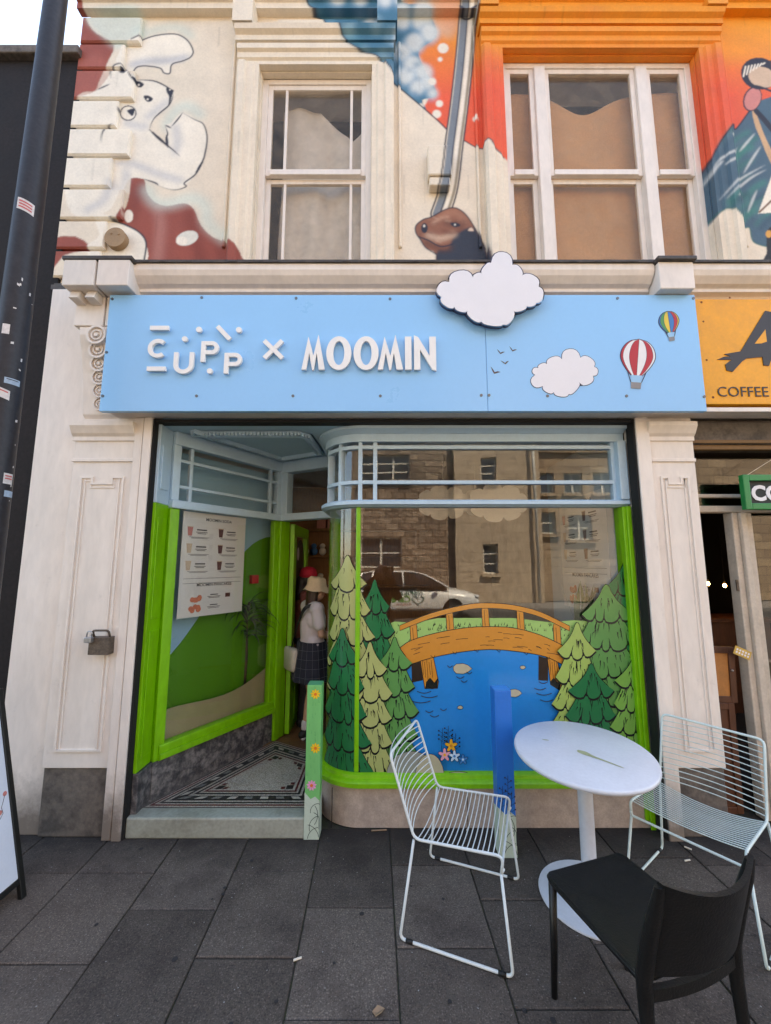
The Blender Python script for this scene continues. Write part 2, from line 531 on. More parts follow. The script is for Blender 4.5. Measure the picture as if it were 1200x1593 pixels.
def blur(a, r):
    if r < 1: return a
    for ax in (0, 1):
        for _ in range(2):
            pad = [(0, 0)] * a.ndim; pad[ax] = (r + 1, r)
            c = np.cumsum(np.pad(a, pad, mode='edge'), axis=ax)
            a = (np.take(c, range(2 * r + 1, c.shape[ax]), axis=ax) - np.take(c, range(0, c.shape[ax] - 2 * r - 1), axis=ax)) / (2 * r + 1)
    return a
def pmask(poly):
    """even-odd fill of a polygon given in wall x,z"""
    m = np.zeros((MHt, MW), bool)
    P = np.array(poly)
    r0 = max(0, int((P[:, 1].min() - MZ0) / MRES)); r1 = min(MHt, int((P[:, 1].max() - MZ0) / MRES) + 2)
    for r_ in range(r0, r1):
        z = gz[r_]; xs = []
        for i in range(len(P)):
            (xa, za), (xb, zb) = P[i], P[(i + 1) % len(P)]
            if (za > z) != (zb > z):
                xs.append(xa + (z - za) / (zb - za) * (xb - xa))
        xs.sort()
        for a, b in zip(xs[::2], xs[1::2]):
            m[r_, max(0, int((a - MX0) / MRES + 0.5)):max(0, int((b - MX0) / MRES + 0.5))] = True
    return m
def wpts(pts, sm=5, closed=True):
    q = [atY(x, y, WY) for x, y in pts]
    return [p[:2] for p in smooth_path([(a, b, 0) for a, b in q], sm, closed)] if sm else q
def paint(mask, col, alpha=1.0, soft=0):
    a = blur(mask.astype(float), soft) if soft else mask.astype(float)
    a = a[..., None] * alpha
    c = np.array(col)
    canvas[:] = canvas * (1 - a) + (c if c.ndim == 3 else c[None, None]) * a
def fill(pts, col, alpha=1, soft=0, sm=5, within=None):
    m = pmask(wpts(pts, sm))
    if within is not None: m &= within
    paint(m, col, alpha, soft)
    return m
def stroke(pts, width, col, alpha=1, soft=0, sm=5, closed=False, taper=False, within=None):
    q = wpts(pts, sm, closed)
    if closed: q = q + [q[0]]
    P = np.array(q)
    x0, x1 = P[:, 0].min() - width, P[:, 0].max() + width
    z0, z1 = P[:, 1].min() - width, P[:, 1].max() + width
    c0, c1 = max(0, int((x0 - MX0) / MRES)), min(MW, int((x1 - MX0) / MRES) + 1)
    r0, r1 = max(0, int((z0 - MZ0) / MRES)), min(MHt, int((z1 - MZ0) / MRES) + 1)
    if c1 <= c0 or r1 <= r0: return
    X, Z = np.meshgrid(gx[c0:c1], gz[r0:r1])
    d = np.full(X.shape, 9.0)
    k = len(P) - 1
    for i in range(k):
        a, b = P[i], P[i + 1]; ab = b - a; L = (ab ** 2).sum() or 1e-9
        t = np.clip(((X - a[0]) * ab[0] + (Z - a[1]) * ab[1]) / L, 0, 1)
        wdt = width / 2 * (math.sin(math.pi * min(0.98, max(0.06, (i + 0.5) / k))) if taper else 1)
        d = np.minimum(d, np.hypot(X - a[0] - t * ab[0], Z - a[1] - t * ab[1]) - wdt)
    m = np.zeros((MHt, MW)); m[r0:r1, c0:c1] = np.clip(0.5 - d / MRES, 0, 1)
    if within is not None: m = m * within
    if soft: m = blur(m, soft)
    canvas[:] = canvas * (1 - m[..., None] * alpha) + np.array(col)[None, None] * m[..., None] * alpha
def oval(cx, cy, rx, ry, col, alpha=1, soft=0, rot=0, within=None):
    pts = [(cx + rx * math.cos(t) * math.cos(R(rot)) - ry * math.sin(t) * math.sin(R(rot)), cy + rx * math.cos(t) * math.sin(R(rot)) + ry * math.sin(t) * math.cos(R(rot))) for t in np.linspace(0, 2 * math.pi, 20, endpoint=False)]
    return fill(pts, col, alpha, soft, 0, within)
def z1(pts): return [(x * 0.35, y * 0.35) for x, y in pts]
def z2(pts): return [(360 + x * 0.3833, y * 0.3833) for x, y in pts]
def z7(pts): return [(1060 + x * 0.2258, 60 + y * 0.2258) for x, y in pts]
INK = lin((38, 40, 56))
BRICK = lin((152, 76, 62)); WHT = lin((240, 230, 214)); GREYB = lin((176, 178, 186)); AQUA = lin((196, 214, 206))
# --- bear among the spotted toadstools
fill(z1([(385, 30), (398, 110), (440, 170), (520, 220), (490, 300), (455, 380), (435, 425), (380, 432), (330, 470), (280, 470), (330, 300), (360, 60)]), BRICK, sm=3)
fill(z1([(400, 95), (620, 60), (640, 170), (540, 240), (470, 190)]), AQUA, 0.55, 6)
oval(150, 150, 30, 60, lin((190, 110, 96)), 0.35, 8)
fill(z1([(250, 1072), (350, 1066), (410, 1105), (380, 1130), (300, 1150), (240, 1230), (215, 1260), (215, 1100)]), BRICK, sm=2)
bm_ = fill(z1([(590, 775), (640, 795), (652, 850), (685, 895), (740, 915), (820, 903), (862, 930), (893, 1000), (945, 1052), (1000, 1075), (1062, 1120), (1090, 1175), (1090, 1200), (640, 1200), (652, 1080), (620, 1030), (560, 1000), (525, 985), (560, 920), (578, 850)]), BRICK, sm=3)
for pth, cc, ww in (([(700, 930), (715, 1000), (700, 1160)], lin((196, 140, 130)), 0.06), ([(840, 950), (860, 1040), (900, 1160)], lin((120, 52, 42)), 0.10), ([(610, 830), (600, 930), (570, 980)], lin((120, 52, 42)), 0.06), ([(960, 1070), (985, 1160)], lin((112, 46, 40)), 0.05)):
    stroke(z1(pth), ww, cc, 0.7, 9, within=bm_)
oval(*z1([(572, 960)])[0], 7, 10, WHT); oval(*z1([(832, 1058)])[0], 18, 11, lin((222, 218, 206)), rot=-18)
oval(*z1([(808, 1070)])[0], 9, 7, WHT)
fill(z1([(430, 960), (545, 995), (620, 1035), (650, 1080), (640, 1170), (440, 1180), (400, 1110), (455, 1060)]), WHT)
stroke(z1([(500, 980), (560, 1000), (620, 1033), (650, 1080), (640, 1160)]), 0.014, INK)
stroke(z1([(650, 840), (690, 900), (760, 905), (860, 880), (915, 920), (925, 990), (1000, 1060)]), 0.10, AQUA, 0.6, 9)
stroke(z1([(740, 560), (780, 490), (840, 470), (890, 510)]), 0.09, AQUA, 0.6, 9)
stroke(z1([(620, 160), (700, 130), (790, 120), (850, 160)]), 0.07, AQUA, 0.6, 9)
cap = fill(z1([(545, 250), (560, 215), (610, 185), (680, 160), (770, 150), (825, 172), (858, 215), (850, 250), (812, 270), (765, 285), (755, 322), (728, 322), (712, 303), (660, 293), (610, 298), (590, 330), (530, 300)]), WHT)
stroke(z1([(590, 285), (660, 270), (740, 268), (830, 255)]), 0.07, GREYB, 0.75, 6, within=cap)
stroke(z1([(595, 195), (680, 160), (775, 150), (830, 175), (858, 222), (848, 252), (812, 270), (765, 285), (755, 325), (728, 322), (712, 302), (650, 292), (608, 298), (590, 325)]), 0.012, INK)
bear = fill(z1([(505, 345), (515, 315), (545, 303), (595, 350), (680, 358), (742, 385), (772, 405), (762, 445), (715, 500), (680, 530), (665, 575), (740, 650), (735, 560), (760, 545), (812, 500), (870, 530), (908, 555), (922, 610), (912, 680), (870, 775), (790, 842), (710, 825), (640, 795), (570, 800), (530, 900), (480, 960), (330, 960), (290, 700), (330, 480), (440, 425)]), WHT)
for pth in ([(520, 720), (600, 730), (700, 770), (800, 800)], [(660, 520), (720, 470), (750, 450)], [(780, 560), (790, 620), (780, 680)], [(500, 820), (480, 900), (400, 950)], [(470, 380), (490, 330), (500, 300)], [(560, 545), (620, 560), (650, 560)], [(540, 860), (560, 800), (560, 760)]):
    stroke(z1(pth), 0.06, GREYB, 0.65, 7, within=bear)
for pth in ([(505, 370), (505, 340), (520, 312), (548, 304), (572, 318)], [(595, 355), (680, 358), (742, 385), (770, 408)], [(770, 408), (765, 440), (748, 470), (712, 500), (682, 530), (664, 575)],
            [(664, 575), (700, 612), (760, 658), (802, 695)], [(812, 500), (838, 515), (868, 532), (905, 552), (921, 610), (912, 680), (898, 722), (868, 775), (820, 812), (828, 828), (790, 842), (750, 840), (705, 824)], [(705, 824), (690, 812), (640, 795)],
            [(812, 500), (790, 530), (762, 562)], [(735, 555), (760, 568)], [(735, 560), (745, 592), (738, 620), (746, 655)], [(462, 655), (468, 610), (490, 580), (515, 568)], [(445, 420), (500, 395)], [(580, 338), (600, 372)]):
    stroke(z1(pth), 0.014, INK, taper=True)
for pth in ([(868, 775), (905, 710)], [(664, 575), (760, 660)], [(740, 600), (746, 655)]):
    stroke(z1(pth), 0.022, INK, taper=True)
oval(*z1([(570, 502)])[0], 13, 12, INK); oval(*z1([(570, 502)])[0], 11.3, 10.3, WHT); fill(z1([(565, 490), (600, 482), (590, 515), (578, 508)]), INK, sm=2)
oval(*z1([(556, 330)])[0], 6, 6, INK); oval(*z1([(520, 345)])[0], 4, 8, WHT)
for ex, ey in ((620, 376), (660, 440)):
    fill(z1([(ex - 22, ey - 14), (ex, ey - 16), (ex + 20, ey - 2), (ex + 6, ey + 12), (ex - 10, ey + 8)]), INK, sm=3); oval(*z1([(ex - 3, ey)])[0], 1.6, 1.6, WHT)
fill(z1([(740, 388), (772, 400), (768, 415), (758, 448), (748, 470), (752, 430), (742, 410)]), INK, sm=3); oval(*z1([(756, 398)])[0], 1.2, 1.2, WHT)
# --- orange sky that runs over the wide window
orange = np.zeros((MHt, MW, 3))
tz = np.clip((gz - 5.75) / 0.75, 0, 1)[:, None, None]
orange[:] = np.array(lin((230, 92, 60)))[None, None] * (1 - tz) + np.array(lin((236, 142, 38)))[None, None] * tz
oreg = pmask(wpts(z2([(640, -60), (690, 30), (740, 120), (760, 220), (800, 330), (800, 400), (785, 440), (840, 492), (880, 530), (945, 570), (1000, 600), (1040, 605), (1060, 630), (1120, 680), (1240, 780), (1900, 820)]), 3, False) + [(3.6, 4.6), (3.6, 7.1), (0.4, 7.1)])
paint(oreg, orange, 1, 1)
wide = np.zeros((MHt, MW), bool); wide[:, (gx > 0.62)] = True
paint(oreg & wide & (gz > 6.1)[:, None], lin((238, 158, 44)), 0.5, 14)
stroke([(700, 60), (780, 30), (930, 30), (1080, 25)], 0.14, lin((226, 140, 40)), 0.4, 14)
fill(z2([(640, -60), (690, 40), (760, 60), (840, 130), (900, 140), (935, -60)]), lin((214, 184, 156)), 0.85, 10)
oval(*z2([(880, 60)])[0], 22, 30, lin((226, 150, 112)), 0.6, 14)
for q in range(26):
    x, y = random.uniform(780, 1180), random.uniform(-10, 240)
    stroke([(x, y), (x + random.uniform(-14, 14), y + random.uniform(20, 60))], random.uniform(0.03, 0.10), lin(random.choice([(242, 170, 60), (214, 92, 34), (238, 110, 66), (224, 120, 36)])), 0.22, 12, within=oreg)
# --- breaking wave
teal, sky_, foam = lin((56, 112, 138)), lin((110, 158, 184)), lin((224, 224, 216))
wave = fill(z2([(300, -40), (318, 55), (368, 80), (400, 135), (432, 147), (462, 205), (520, 245), (590, 262), (642, 315), (665, 342), (700, 370), (762, 422), (792, 442), (775, 405), (832, 390), (822, 345), (795, 300), (768, 245), (765, 200), (832, 150), (822, 90), (790, 55), (690, 45), (660, -40)]), teal, sm=3)
for q in range(34):
    x, y = random.uniform(300, 700), random.uniform(-30, 330)
    oval(*z2([(x, y)])[0], random.uniform(5, 16), random.uniform(5, 15), lin(random.choice([(96, 150, 176), (40, 92, 118), (130, 176, 196), (60, 124, 132), (160, 190, 200)])), 0.40, 6, within=wave)
for x, y, r_ in ((430, 35, 36), (620, 95, 34), (690, 90, 40), (770, 90, 48), (800, 140, 42), (740, 180, 44), (690, 220, 40), (730, 270, 42), (775, 300, 40), (705, 315, 40), (790, 345, 32), (750, 360, 34), (812, 385, 24), (560, 110, 30), (520, 40, 32)):
    oval(*z2([(x, y)])[0], r_ * 0.42, r_ * 0.42, lin((120, 160, 186)), 0.55, 5)
    oval(*z2([(x + 6, y - 8)])[0], r_ * 0.33, r_ * 0.33, foam, 0.75, 5)
for q in range(12):
    x, y = random.uniform(640, 800), random.uniform(180, 390)
    oval(*z2([(x, y)])[0], random.uniform(3, 7), random.uniform(3, 7), lin((70, 120, 152)), 0.5, 4, within=wave)
for x, y, r_ in ((860, 195, 22), (848, 240, 10), (845, 420, 15), (834, 462, 18), (992, 483, 12), (770, 430, 12), (816, 330, 16)):
    oval(*z2([(x, y)])[0], r_ * 0.383, r_ * 0.36, lin((232, 222, 206)), 1, 1)
stroke(z2([(300, -40), (318, 55), (368, 80), (400, 135), (432, 147), (462, 205), (520, 245), (590, 262), (642, 315), (665, 342), (700, 370), (762, 422), (840, 490), (880, 530)]), 0.012, INK)
stroke(z2([(940, 566), (1000, 600), (1040, 605), (1060, 630), (1100, 665)]), 0.010, INK)
# --- cable held by the seal
cab = [(958, -60), (960, 60), (945, 250), (925, 430), (905, 580), (882, 760), (848, 868)]
stroke(z2(cab), 0.165, INK); stroke(z2(cab), 0.14, lin((214, 200, 180)))
stroke(z2([(x - 14, y) for x, y in cab]), 0.065, lin((120, 128, 136)))
stroke(z2([(x + 12, y) for x, y in cab]), 0.028, WHT, 0.8)
stroke(z2([(x + 26, y) for x, y in cab]), 0.02, lin((150, 138, 120)))
stroke(z2([(x - 2, y) for x, y in cab]), 0.008, INK)
stroke(z2([(925, 62), (955, 78), (990, 60)]), 0.02, INK)
seal = fill(z2([(812, 880), (868, 850), (910, 843), (950, 868), (985, 918), (1015, 975), (1032, 1010), (1040, 1120), (840, 1120), (832, 1032), (790, 1005), (768, 972), (750, 945), (750, 915), (780, 890)]), lin((142, 92, 72)), sm=3)
fill(z2([(905, 955), (950, 928), (985, 925), (1022, 980), (1045, 1120), (840, 1120), (835, 1020), (880, 1010)]), lin((46, 52, 66)), 1, 2, 3, within=seal)
stroke(z2([(790, 985), (850, 1010), (890, 1005)]), 0.05, lin((92, 54, 42)), 0.7, 5, within=seal)
stroke(z2([(800, 955), (850, 968), (905, 950)]), 0.05, lin((206, 176, 152)), 0.75, 4, within=seal)
stroke(z2([(860, 935), (900, 945), (940, 925)]), 0.03, lin((110, 66, 52)), 0.7, 3, within=seal)
stroke(z2([(820, 905), (850, 885), (880, 880)]), 0.025, lin((214, 172, 146)), 0.6, 3, within=seal)
for q in range(14):
    xx, yy = random.uniform(790, 940), random.uniform(870, 980)
    stroke(z2([(xx, yy), (xx + 22, yy + random.uniform(-3, 9))]), 0.008, lin(random.choice([(180, 130, 104), (98, 58, 46), (206, 170, 146)])), 0.6, 1, within=seal)
stroke(z2([(860, 870), (910, 860), (960, 900)]), 0.05, lin((184, 130, 104)), 0.6, 7, within=seal)
stroke(z2([(760, 960), (800, 975), (850, 1000), (900, 990)]), 0.012, INK, within=seal)
stroke(z2([(870, 900), (900, 915), (950, 905)]), 0.05, lin((92, 56, 46)), 0.6, 5, within=seal)
oval(*z2([(784, 925)])[0], 5, 8, INK); oval(*z2([(783, 916)])[0], 1.5, 2, WHT)
fill(z2([(888, 905), (915, 903), (932, 915), (905, 922)]), INK, sm=2); oval(*z2([(908, 911)])[0], 1.4, 1.4, WHT)
fill(z2([(960, 935), (975, 922), (985, 938)]), lin((222, 196, 176)), sm=2)
stroke(z2([(835, 1050), (832, 1032), (790, 1005), (768, 972), (750, 945), (750, 915), (780, 890), (812, 880), (868, 850), (910, 843), (950, 868), (985, 918), (1015, 975), (1032, 1010)]), 0.010, INK)
# --- cloaked figure at the right
cl = fill(z7([(160, 950), (182, 860), (240, 745), (340, 612), (362, 588), (378, 622), (470, 500), (560, 420), (760, 380), (900, 500), (900, 1500), (620, 1440), (500, 1400), (470, 1300), (420, 1318), (370, 1282), (310, 1222), (250, 1222), (190, 1255)]), lin((70, 98, 116)), sm=2)
for q in range(30):
    x, y = random.uniform(170, 640), random.uniform(640, 1300)
    stroke(z7([(x, y + 110), (x + 60, y + 40), (x + 130, y)]), random.uniform(0.02, 0.06), lin(random.choice([(48, 124, 108), (40, 66, 84), (90, 116, 132), (56, 140, 122)])), 0.5, 4, within=cl)
for pth in ([(180, 960), (230, 880), (330, 830), (390, 745)], [(230, 1150), (330, 1040), (420, 960), (580, 870)], [(270, 1150), (360, 1060), (480, 960), (590, 900)], [(400, 780), (450, 720), (510, 650)], [(430, 930), (490, 830), (550, 740)], [(460, 1200), (490, 1120), (525, 1040)], [(170, 1000), (210, 930), (250, 890)], [(300, 730), (330, 690), (360, 660)], [(340, 1140), (390, 1110)], [(260, 920), (340, 880)]):
    stroke(z7(pth), 0.020, lin((212, 216, 214)), 0.8, 1, taper=True)
stroke(z7([(160, 950), (182, 860), (240, 745), (340, 612), (362, 588), (378, 622), (470, 500)]), 0.012, INK)
stroke(z7([(190, 1255), (250, 1222), (310, 1222), (370, 1282), (420, 1318), (470, 1300), (500, 1400), (620, 1440)]), 0.010, lin((60, 110, 104)))
fill(z7([(490, 490), (520, 520), (565, 640), (620, 760), (700, 900), (620, 860), (545, 680), (510, 600)]), lin((206, 166, 128)), sm=2)
stroke(z7([(520, 500), (575, 560), (640, 640)]), 0.05, INK)
oval(*z7([(492, 415)])[0], 14, 20, INK, rot=20); oval(*z7([(494, 415)])[0], 12.3, 18, lin((204, 130, 124)), rot=20)
oval(*z7([(540, 240)])[0], 29, 25, INK, rot=10); oval(*z7([(560, 265)])[0], 22, 16, lin((208, 178, 152)), rot=15)
for q in range(7):
    stroke(z7([(430 + q * 22, 260 - q * 14), (445 + q * 22, 190 - q * 4)]), 0.012, WHT)
stroke(z7([(470, 320), (540, 330), (620, 360)]), 0.02, INK)
fill(z7([(640, 900), (530, 1205), (700, 1195)]), WHT, sm=0); stroke(z7([(540, 1195), (640, 1100)]), 0.016, lin((120, 84, 60)))
fill(z7([(590, 1330), (640, 1290), (700, 1300), (700, 1600), (555, 1560), (590, 1480)]), lin((44, 44, 50)), sm=2); oval(*z7([(605, 1345)])[0], 5, 6, lin((220, 160, 80)))
# pale weathering
for q in range(110):
    x, z = random.uniform(-2.6, 3.2), random.uniform(3.9, 6.8)
    c_, r_ = int((x - MX0) / MRES), int((z - MZ0) / MRES)
    hh = random.randint(10, 70)
    canvas[max(0, r_ - hh):r_, c_:c_ + random.randint(1, 4)] *= random.uniform(0.84, 0.96)
canvas = np.clip(.35 * canvas + .65 * blur(canvas, 1), 0.004, 0.95)

def colour(o):
    """lay the mural's paint on a piece of the wall (by its place on the facade)"""
    me = o.data
    n = len(me.vertices)
    co = np.empty(n * 3); me.vertices.foreach_get('co', co); co = co.reshape(-1, 3)
    fx = np.clip((co[:, 0] - MX0) / MRES - .5, 0, MW - 1.01); fz = np.clip((co[:, 2] - MZ0) / MRES - .5, 0, MHt - 1.01)
    ix, iz = fx.astype(int), fz.astype(int); tx, tz_ = (fx - ix)[:, None], (fz - iz)[:, None]
    c4 = np.ones((n, 4), np.float32)
    c4[:, :3] = (canvas[iz, ix] * (1 - tx) + canvas[iz, ix + 1] * tx) * (1 - tz_) + (canvas[iz + 1, ix] * (1 - tx) + canvas[iz + 1, ix + 1] * tx) * tz_
    a = me.color_attributes.new('Col', 'FLOAT_COLOR', 'POINT')
    a.data.foreach_set('color', c4.ravel())
    return o
def dense(mb, step=0.010):
    """cut a mesh along x and z so that paint edges stay crisp"""
    bm = bmesh.new()
    vs = [bm.verts.new(p) for p in mb.v]
    for f in mb.f:
        try: bm.faces.new([vs[i] for i in f])
        except ValueError: pass
    for ax in (0, 2):
        lo, hi = min(p[ax] for p in mb.v), max(p[ax] for p in mb.v)
        for k in range(1, int((hi - lo) / step)):
            co = [0, 0, 0]; co[ax] = lo + k * step; no = [0, 0, 0]; no[ax] = 1
            bmesh.ops.bisect_plane(bm, geom=bm.verts[:] + bm.edges[:] + bm.faces[:], plane_co=co, plane_no=no)
    bm.verts.index_update()
    out = MB(); out.add([v.co[:] for v in bm.verts], [[v.index for v in f.verts] for f in bm.faces])
    bm.free()
    return out
def painted(name, mb, parent, **k):
    return colour(build(name, mb, 'mural_render', parent, **k))

# ------------------------------------------------------------------ the shop building
BLD = thing('shop_building', 'cream rendered building with a painted mural above the shopfronts', 'building', (0, 3.2, 0))
OPEN = [(-1.085, -0.115, 6.0), (1.01, 2.705, 6.17)]
OZ0 = 3.95
def grid_wall():
    st = 0.0060
    xs = np.array(sorted(set(np.round(np.arange(-2.62, 3.36, st), 4)) | {o for p in OPEN for o in p[:2]} | {3.5}))
    zs = np.array(sorted(set(np.round(np.arange(3.86, 6.9, st), 4)) | {OZ0, 7.0} | {p[2] for p in OPEN}))
    nx, nz = len(xs), len(zs)
    X, Z = np.meshgrid(xs, zs)
    co = np.stack([X, np.full_like(X, WY), Z], -1).reshape(-1, 3)
    xm = (xs[1:] + xs[:-1]) / 2; zm = (zs[1:] + zs[:-1]) / 2
    keep = np.ones((nz - 1, nx - 1), bool)
    for a, b, t in OPEN:
        keep &= ~(((xm > a) & (xm < b))[None, :] & ((zm > OZ0) & (zm < t))[:, None])
    rr_, cc_ = np.nonzero(keep)
    i = rr_ * nx + cc_
    f = np.stack([i, i + 1, i + nx + 1, i + nx], -1)
    me = bpy.data.meshes.new('wall')
    me.vertices.add(len(co)); me.vertices.foreach_set('co', co.ravel())
    me.loops.add(f.size); me.loops.foreach_set('vertex_index', f.ravel().astype(np.int32))
    me.polygons.add(len(f)); me.polygons.foreach_set('loop_start', (np.arange(len(f)) * 4).astype(np.int32))
    me.update(calc_edges=True); me.validate()
    me.materials.append(MATS['mural_render'])
    o = bpy.data.objects.new('wall', me); COL.objects.link(o); adopt(o, BLD)
    return colour(o)
grid_wall()
# masonry behind and above
m = MB()
for a, b in ((-2.62, -1.085), (-0.115, 1.01), (2.705, 9.0)): m.box(a, b, WY + 0.02, 3.35, 3.865, 6.0)
for a, b in ((-2.62, 1.01), (2.705, 9.0)): m.box(a, b, WY + 0.02, 3.35, 6.0, 6.17)
m.box(-2.62, 9.0, WY + 0.02, 3.35, 6.17, 10.2)
m.box(3.5, 9.0, WY, WY + 0.02, 3.8, 10.2); m.box(-2.62, 3.5, WY, WY + 0.02, 7.0, 10.2)
m.box(-2.62, -2.42, 3.35, 9.0, 0, 10.2); m.box(8.8, 9.0, 3.35, 9.0, 0, 10.2); m.box(-2.42, 8.8, 8.8, 9.0, 0, 10.2); m.box(-2.42, 8.8, 3.35, 8.8, 10.0, 10.2)
build('masonry', m, 'cream_trim', BLD)
# window reveals (painted returns)
for i, (a, b, OZ1) in enumerate(OPEN):
    m = MB(); m.box(a + .0005, a + .008, WY + 0.001, 3.0 - .001, OZ0, OZ1)
    painted('reveal', dense(m, 0.02), BLD)
    m = MB(); m.box(b - .008, b - .0005, WY + 0.001, 3.0 - .001, OZ0, OZ1)
    painted('reveal', dense(m, 0.02), BLD)
    m = MB(); m.box(a + .009, b - .009, WY + 0.001, 3.0 - .001, OZ1 - 0.012, OZ1 - 0.001)
    painted('reveal', dense(m, 0.02), BLD)
# quoins at the left corner: alternating long and short blocks
qe = [22, 64, 105, 152, 196, 241, 290, 340, 387, 432]
qr = [217, 190, 206, 180, 199, 169, 188, 161, 152]
for i in range(9):
    zt, zb = atY(150, qe[i], WY - .05)[1], atY(150, qe[i + 1], WY - .05)[1] + .022
    x0, x1 = -2.665, atY(qr[i], (qe[i] + qe[i + 1]) / 2, WY - .05)[0]
    c = 0.012; y0 = WY - 0.036
    m = MB()
    o4 = [(x0, WY, zb), (x1, WY, zb), (x1, WY, zt), (x0, WY, zt)]
    s4 = [(x0, y0 + c, zb), (x1, y0 + c, zb), (x1, y0 + c, zt), (x0, y0 + c, zt)]
    i4 = [(x0 + c, y0, zb + c), (x1 - c, y0, zb + c), (x1 - c, y0, zt - c), (x0 + c, y0, zt - c)]
    m.add(o4 + s4 + i4, [(8, 9, 10, 11)] + [(4 + k, 4 + (k + 1) % 4, 8 + (k + 1) % 4, 8 + k) for k in range(4)] + [(k, (k + 1) % 4, 4 + (k + 1) % 4, 4 + k) for k in range(4)])
    painted('quoin', dense(m, 0.011), BLD)
# architraves, lintels, hood moulds
def fine(prof, st=.011):
    out = []
    for (a, b), (c, d) in zip(prof, prof[1:] + prof[:1]):
        k = max(1, int(math.hypot(c - a, d - b) / st))
        out += [(a + (c - a) * t / k, b + (d - b) * t / k) for t in range(k)]
    return out
ARC = [(0, 0), (0.05, 0), (0.05, 0.035), (0.065, 0.05), (0.065, 0.10), (0.085, 0.115), (0.085, 0.165), (0.06, 0.185), (0, 0.185)]
ARC = fine(ARC)
for a, b, OZ1 in OPEN:
    n = 200
    m = MB(); m.mould(ARC, (a, WY, OZ0 - 0.1), (a, WY, OZ1), (0, -1, 0), (-1, 0, 0), n); painted('architrave', m, BLD)
    m = MB(); m.mould(ARC, (b, WY, OZ0 - 0.1), (b, WY, OZ1), (0, -1, 0), (1, 0, 0), n); painted('architrave', m, BLD)
    m = MB(); m.mould(ARC, (a - 0.185, WY, OZ1 + 0.001), (b + 0.185, WY, OZ1 + 0.001), (0, -1, 0), (0, 0, 1), int((b - a + .37) / .009)); painted('architrave', m, BLD)
    HOOD = [(0, 0), (0.09, 0), (0.09, 0.05), (0.12, 0.07), (0.13, 0.11), (0, 0.11)]; HOOD = fine(HOOD)
    m = MB(); m.mould(HOOD, (a - 0.20, WY, OZ1 + 0.19), (b + 0.20, WY, OZ1 + 0.19), (0, -1, 0), (0, 0, 1), int((b - a + .4) / .009)); painted('hood_mould', m, BLD)
    for s, xx in ((-1, a - 0.235), (1, b + 0.235)):     # thin beading outside the architrave
        m = MB(); m.tube([(xx, WY - 0.008, z_) for z_ in np.arange(4.3, OZ1 + .28, 0.012)], 0.014, 6); painted('beading', m, BLD, smooth=True)
    for xx in (a - 0.13, b + 0.13):                      # brackets under the string course
        m = MB(); m.box(xx - 0.085, xx + 0.085, WY - 0.14, WY - 0.001, OZ1 + .31, 6.56); painted('bracket', dense(m, .012), BLD)
m = MB(); m.box(-0.95, -0.25, WY - 0.02, WY - 0.001, 6.35, 6.51); painted('frieze_panel', dense(m, .012), BLD)
STR = [(0, 0), (0.06, 0), (0.06, 0.06), (0.10, 0.08), (0.10, 0.15), (0.17, 0.20), (0.17, 0.26), (0, 0.30)]
STR = fine(STR)
m = MB(); m.mould(STR, (-2.70, WY, 6.565), (3.5, WY, 6.565), (0, -1, 0), (0, 0, 1), 700); painted('string_course', m, BLD)

# cornice over the shop signs, with lead on top
def cornice(x0, x1):
    C = [(0, 0), (0.12, 0), (0.12, 0.02), (0.135, 0.035), (0.17, 0.05), (0.17, 0.075), (0.20, 0.09), (0.235, 0.13), (0.25, 0.165), (0.25, 0.21), (0, 0.21)]
    m = MB(); m.mould(C, (x0, 2.84, 3.66), (x1, 2.84, 3.66), (0, -1, 0), (0, 0, 1), 12)
    o = build('cornice', m, 'cream_trim', BLD)
    m = MB(); n = 60
    for i in range(n):
        a, b = x0 + (x1 - x0) * i / n, x0 + (x1 - x0) * (i + 1) / n
        t = random.uniform(-0.003, 0.003)
        m.box(a, b, 2.575 + t, 2.9, 3.872, 3.889 + t)
    build('lead_flashing', m, 'lead_flashing', o)
cornice(-1.80, 1.915); cornice(2.175, 5.5)
m = MB(); m.box(-2.245, 5.5, 2.801, 3.35, 2.86, 3.858)
build('fascia_wall', m, 'cream_trim', BLD)
m = MB(); m.box(-2.60, 5.5, 2.845, WY, 3.86, 3.90); m.box(-2.6, 5.5, 2.87, WY, 3.9, 3.93)
build('ledge', m, 'lead_flashing', BLD)
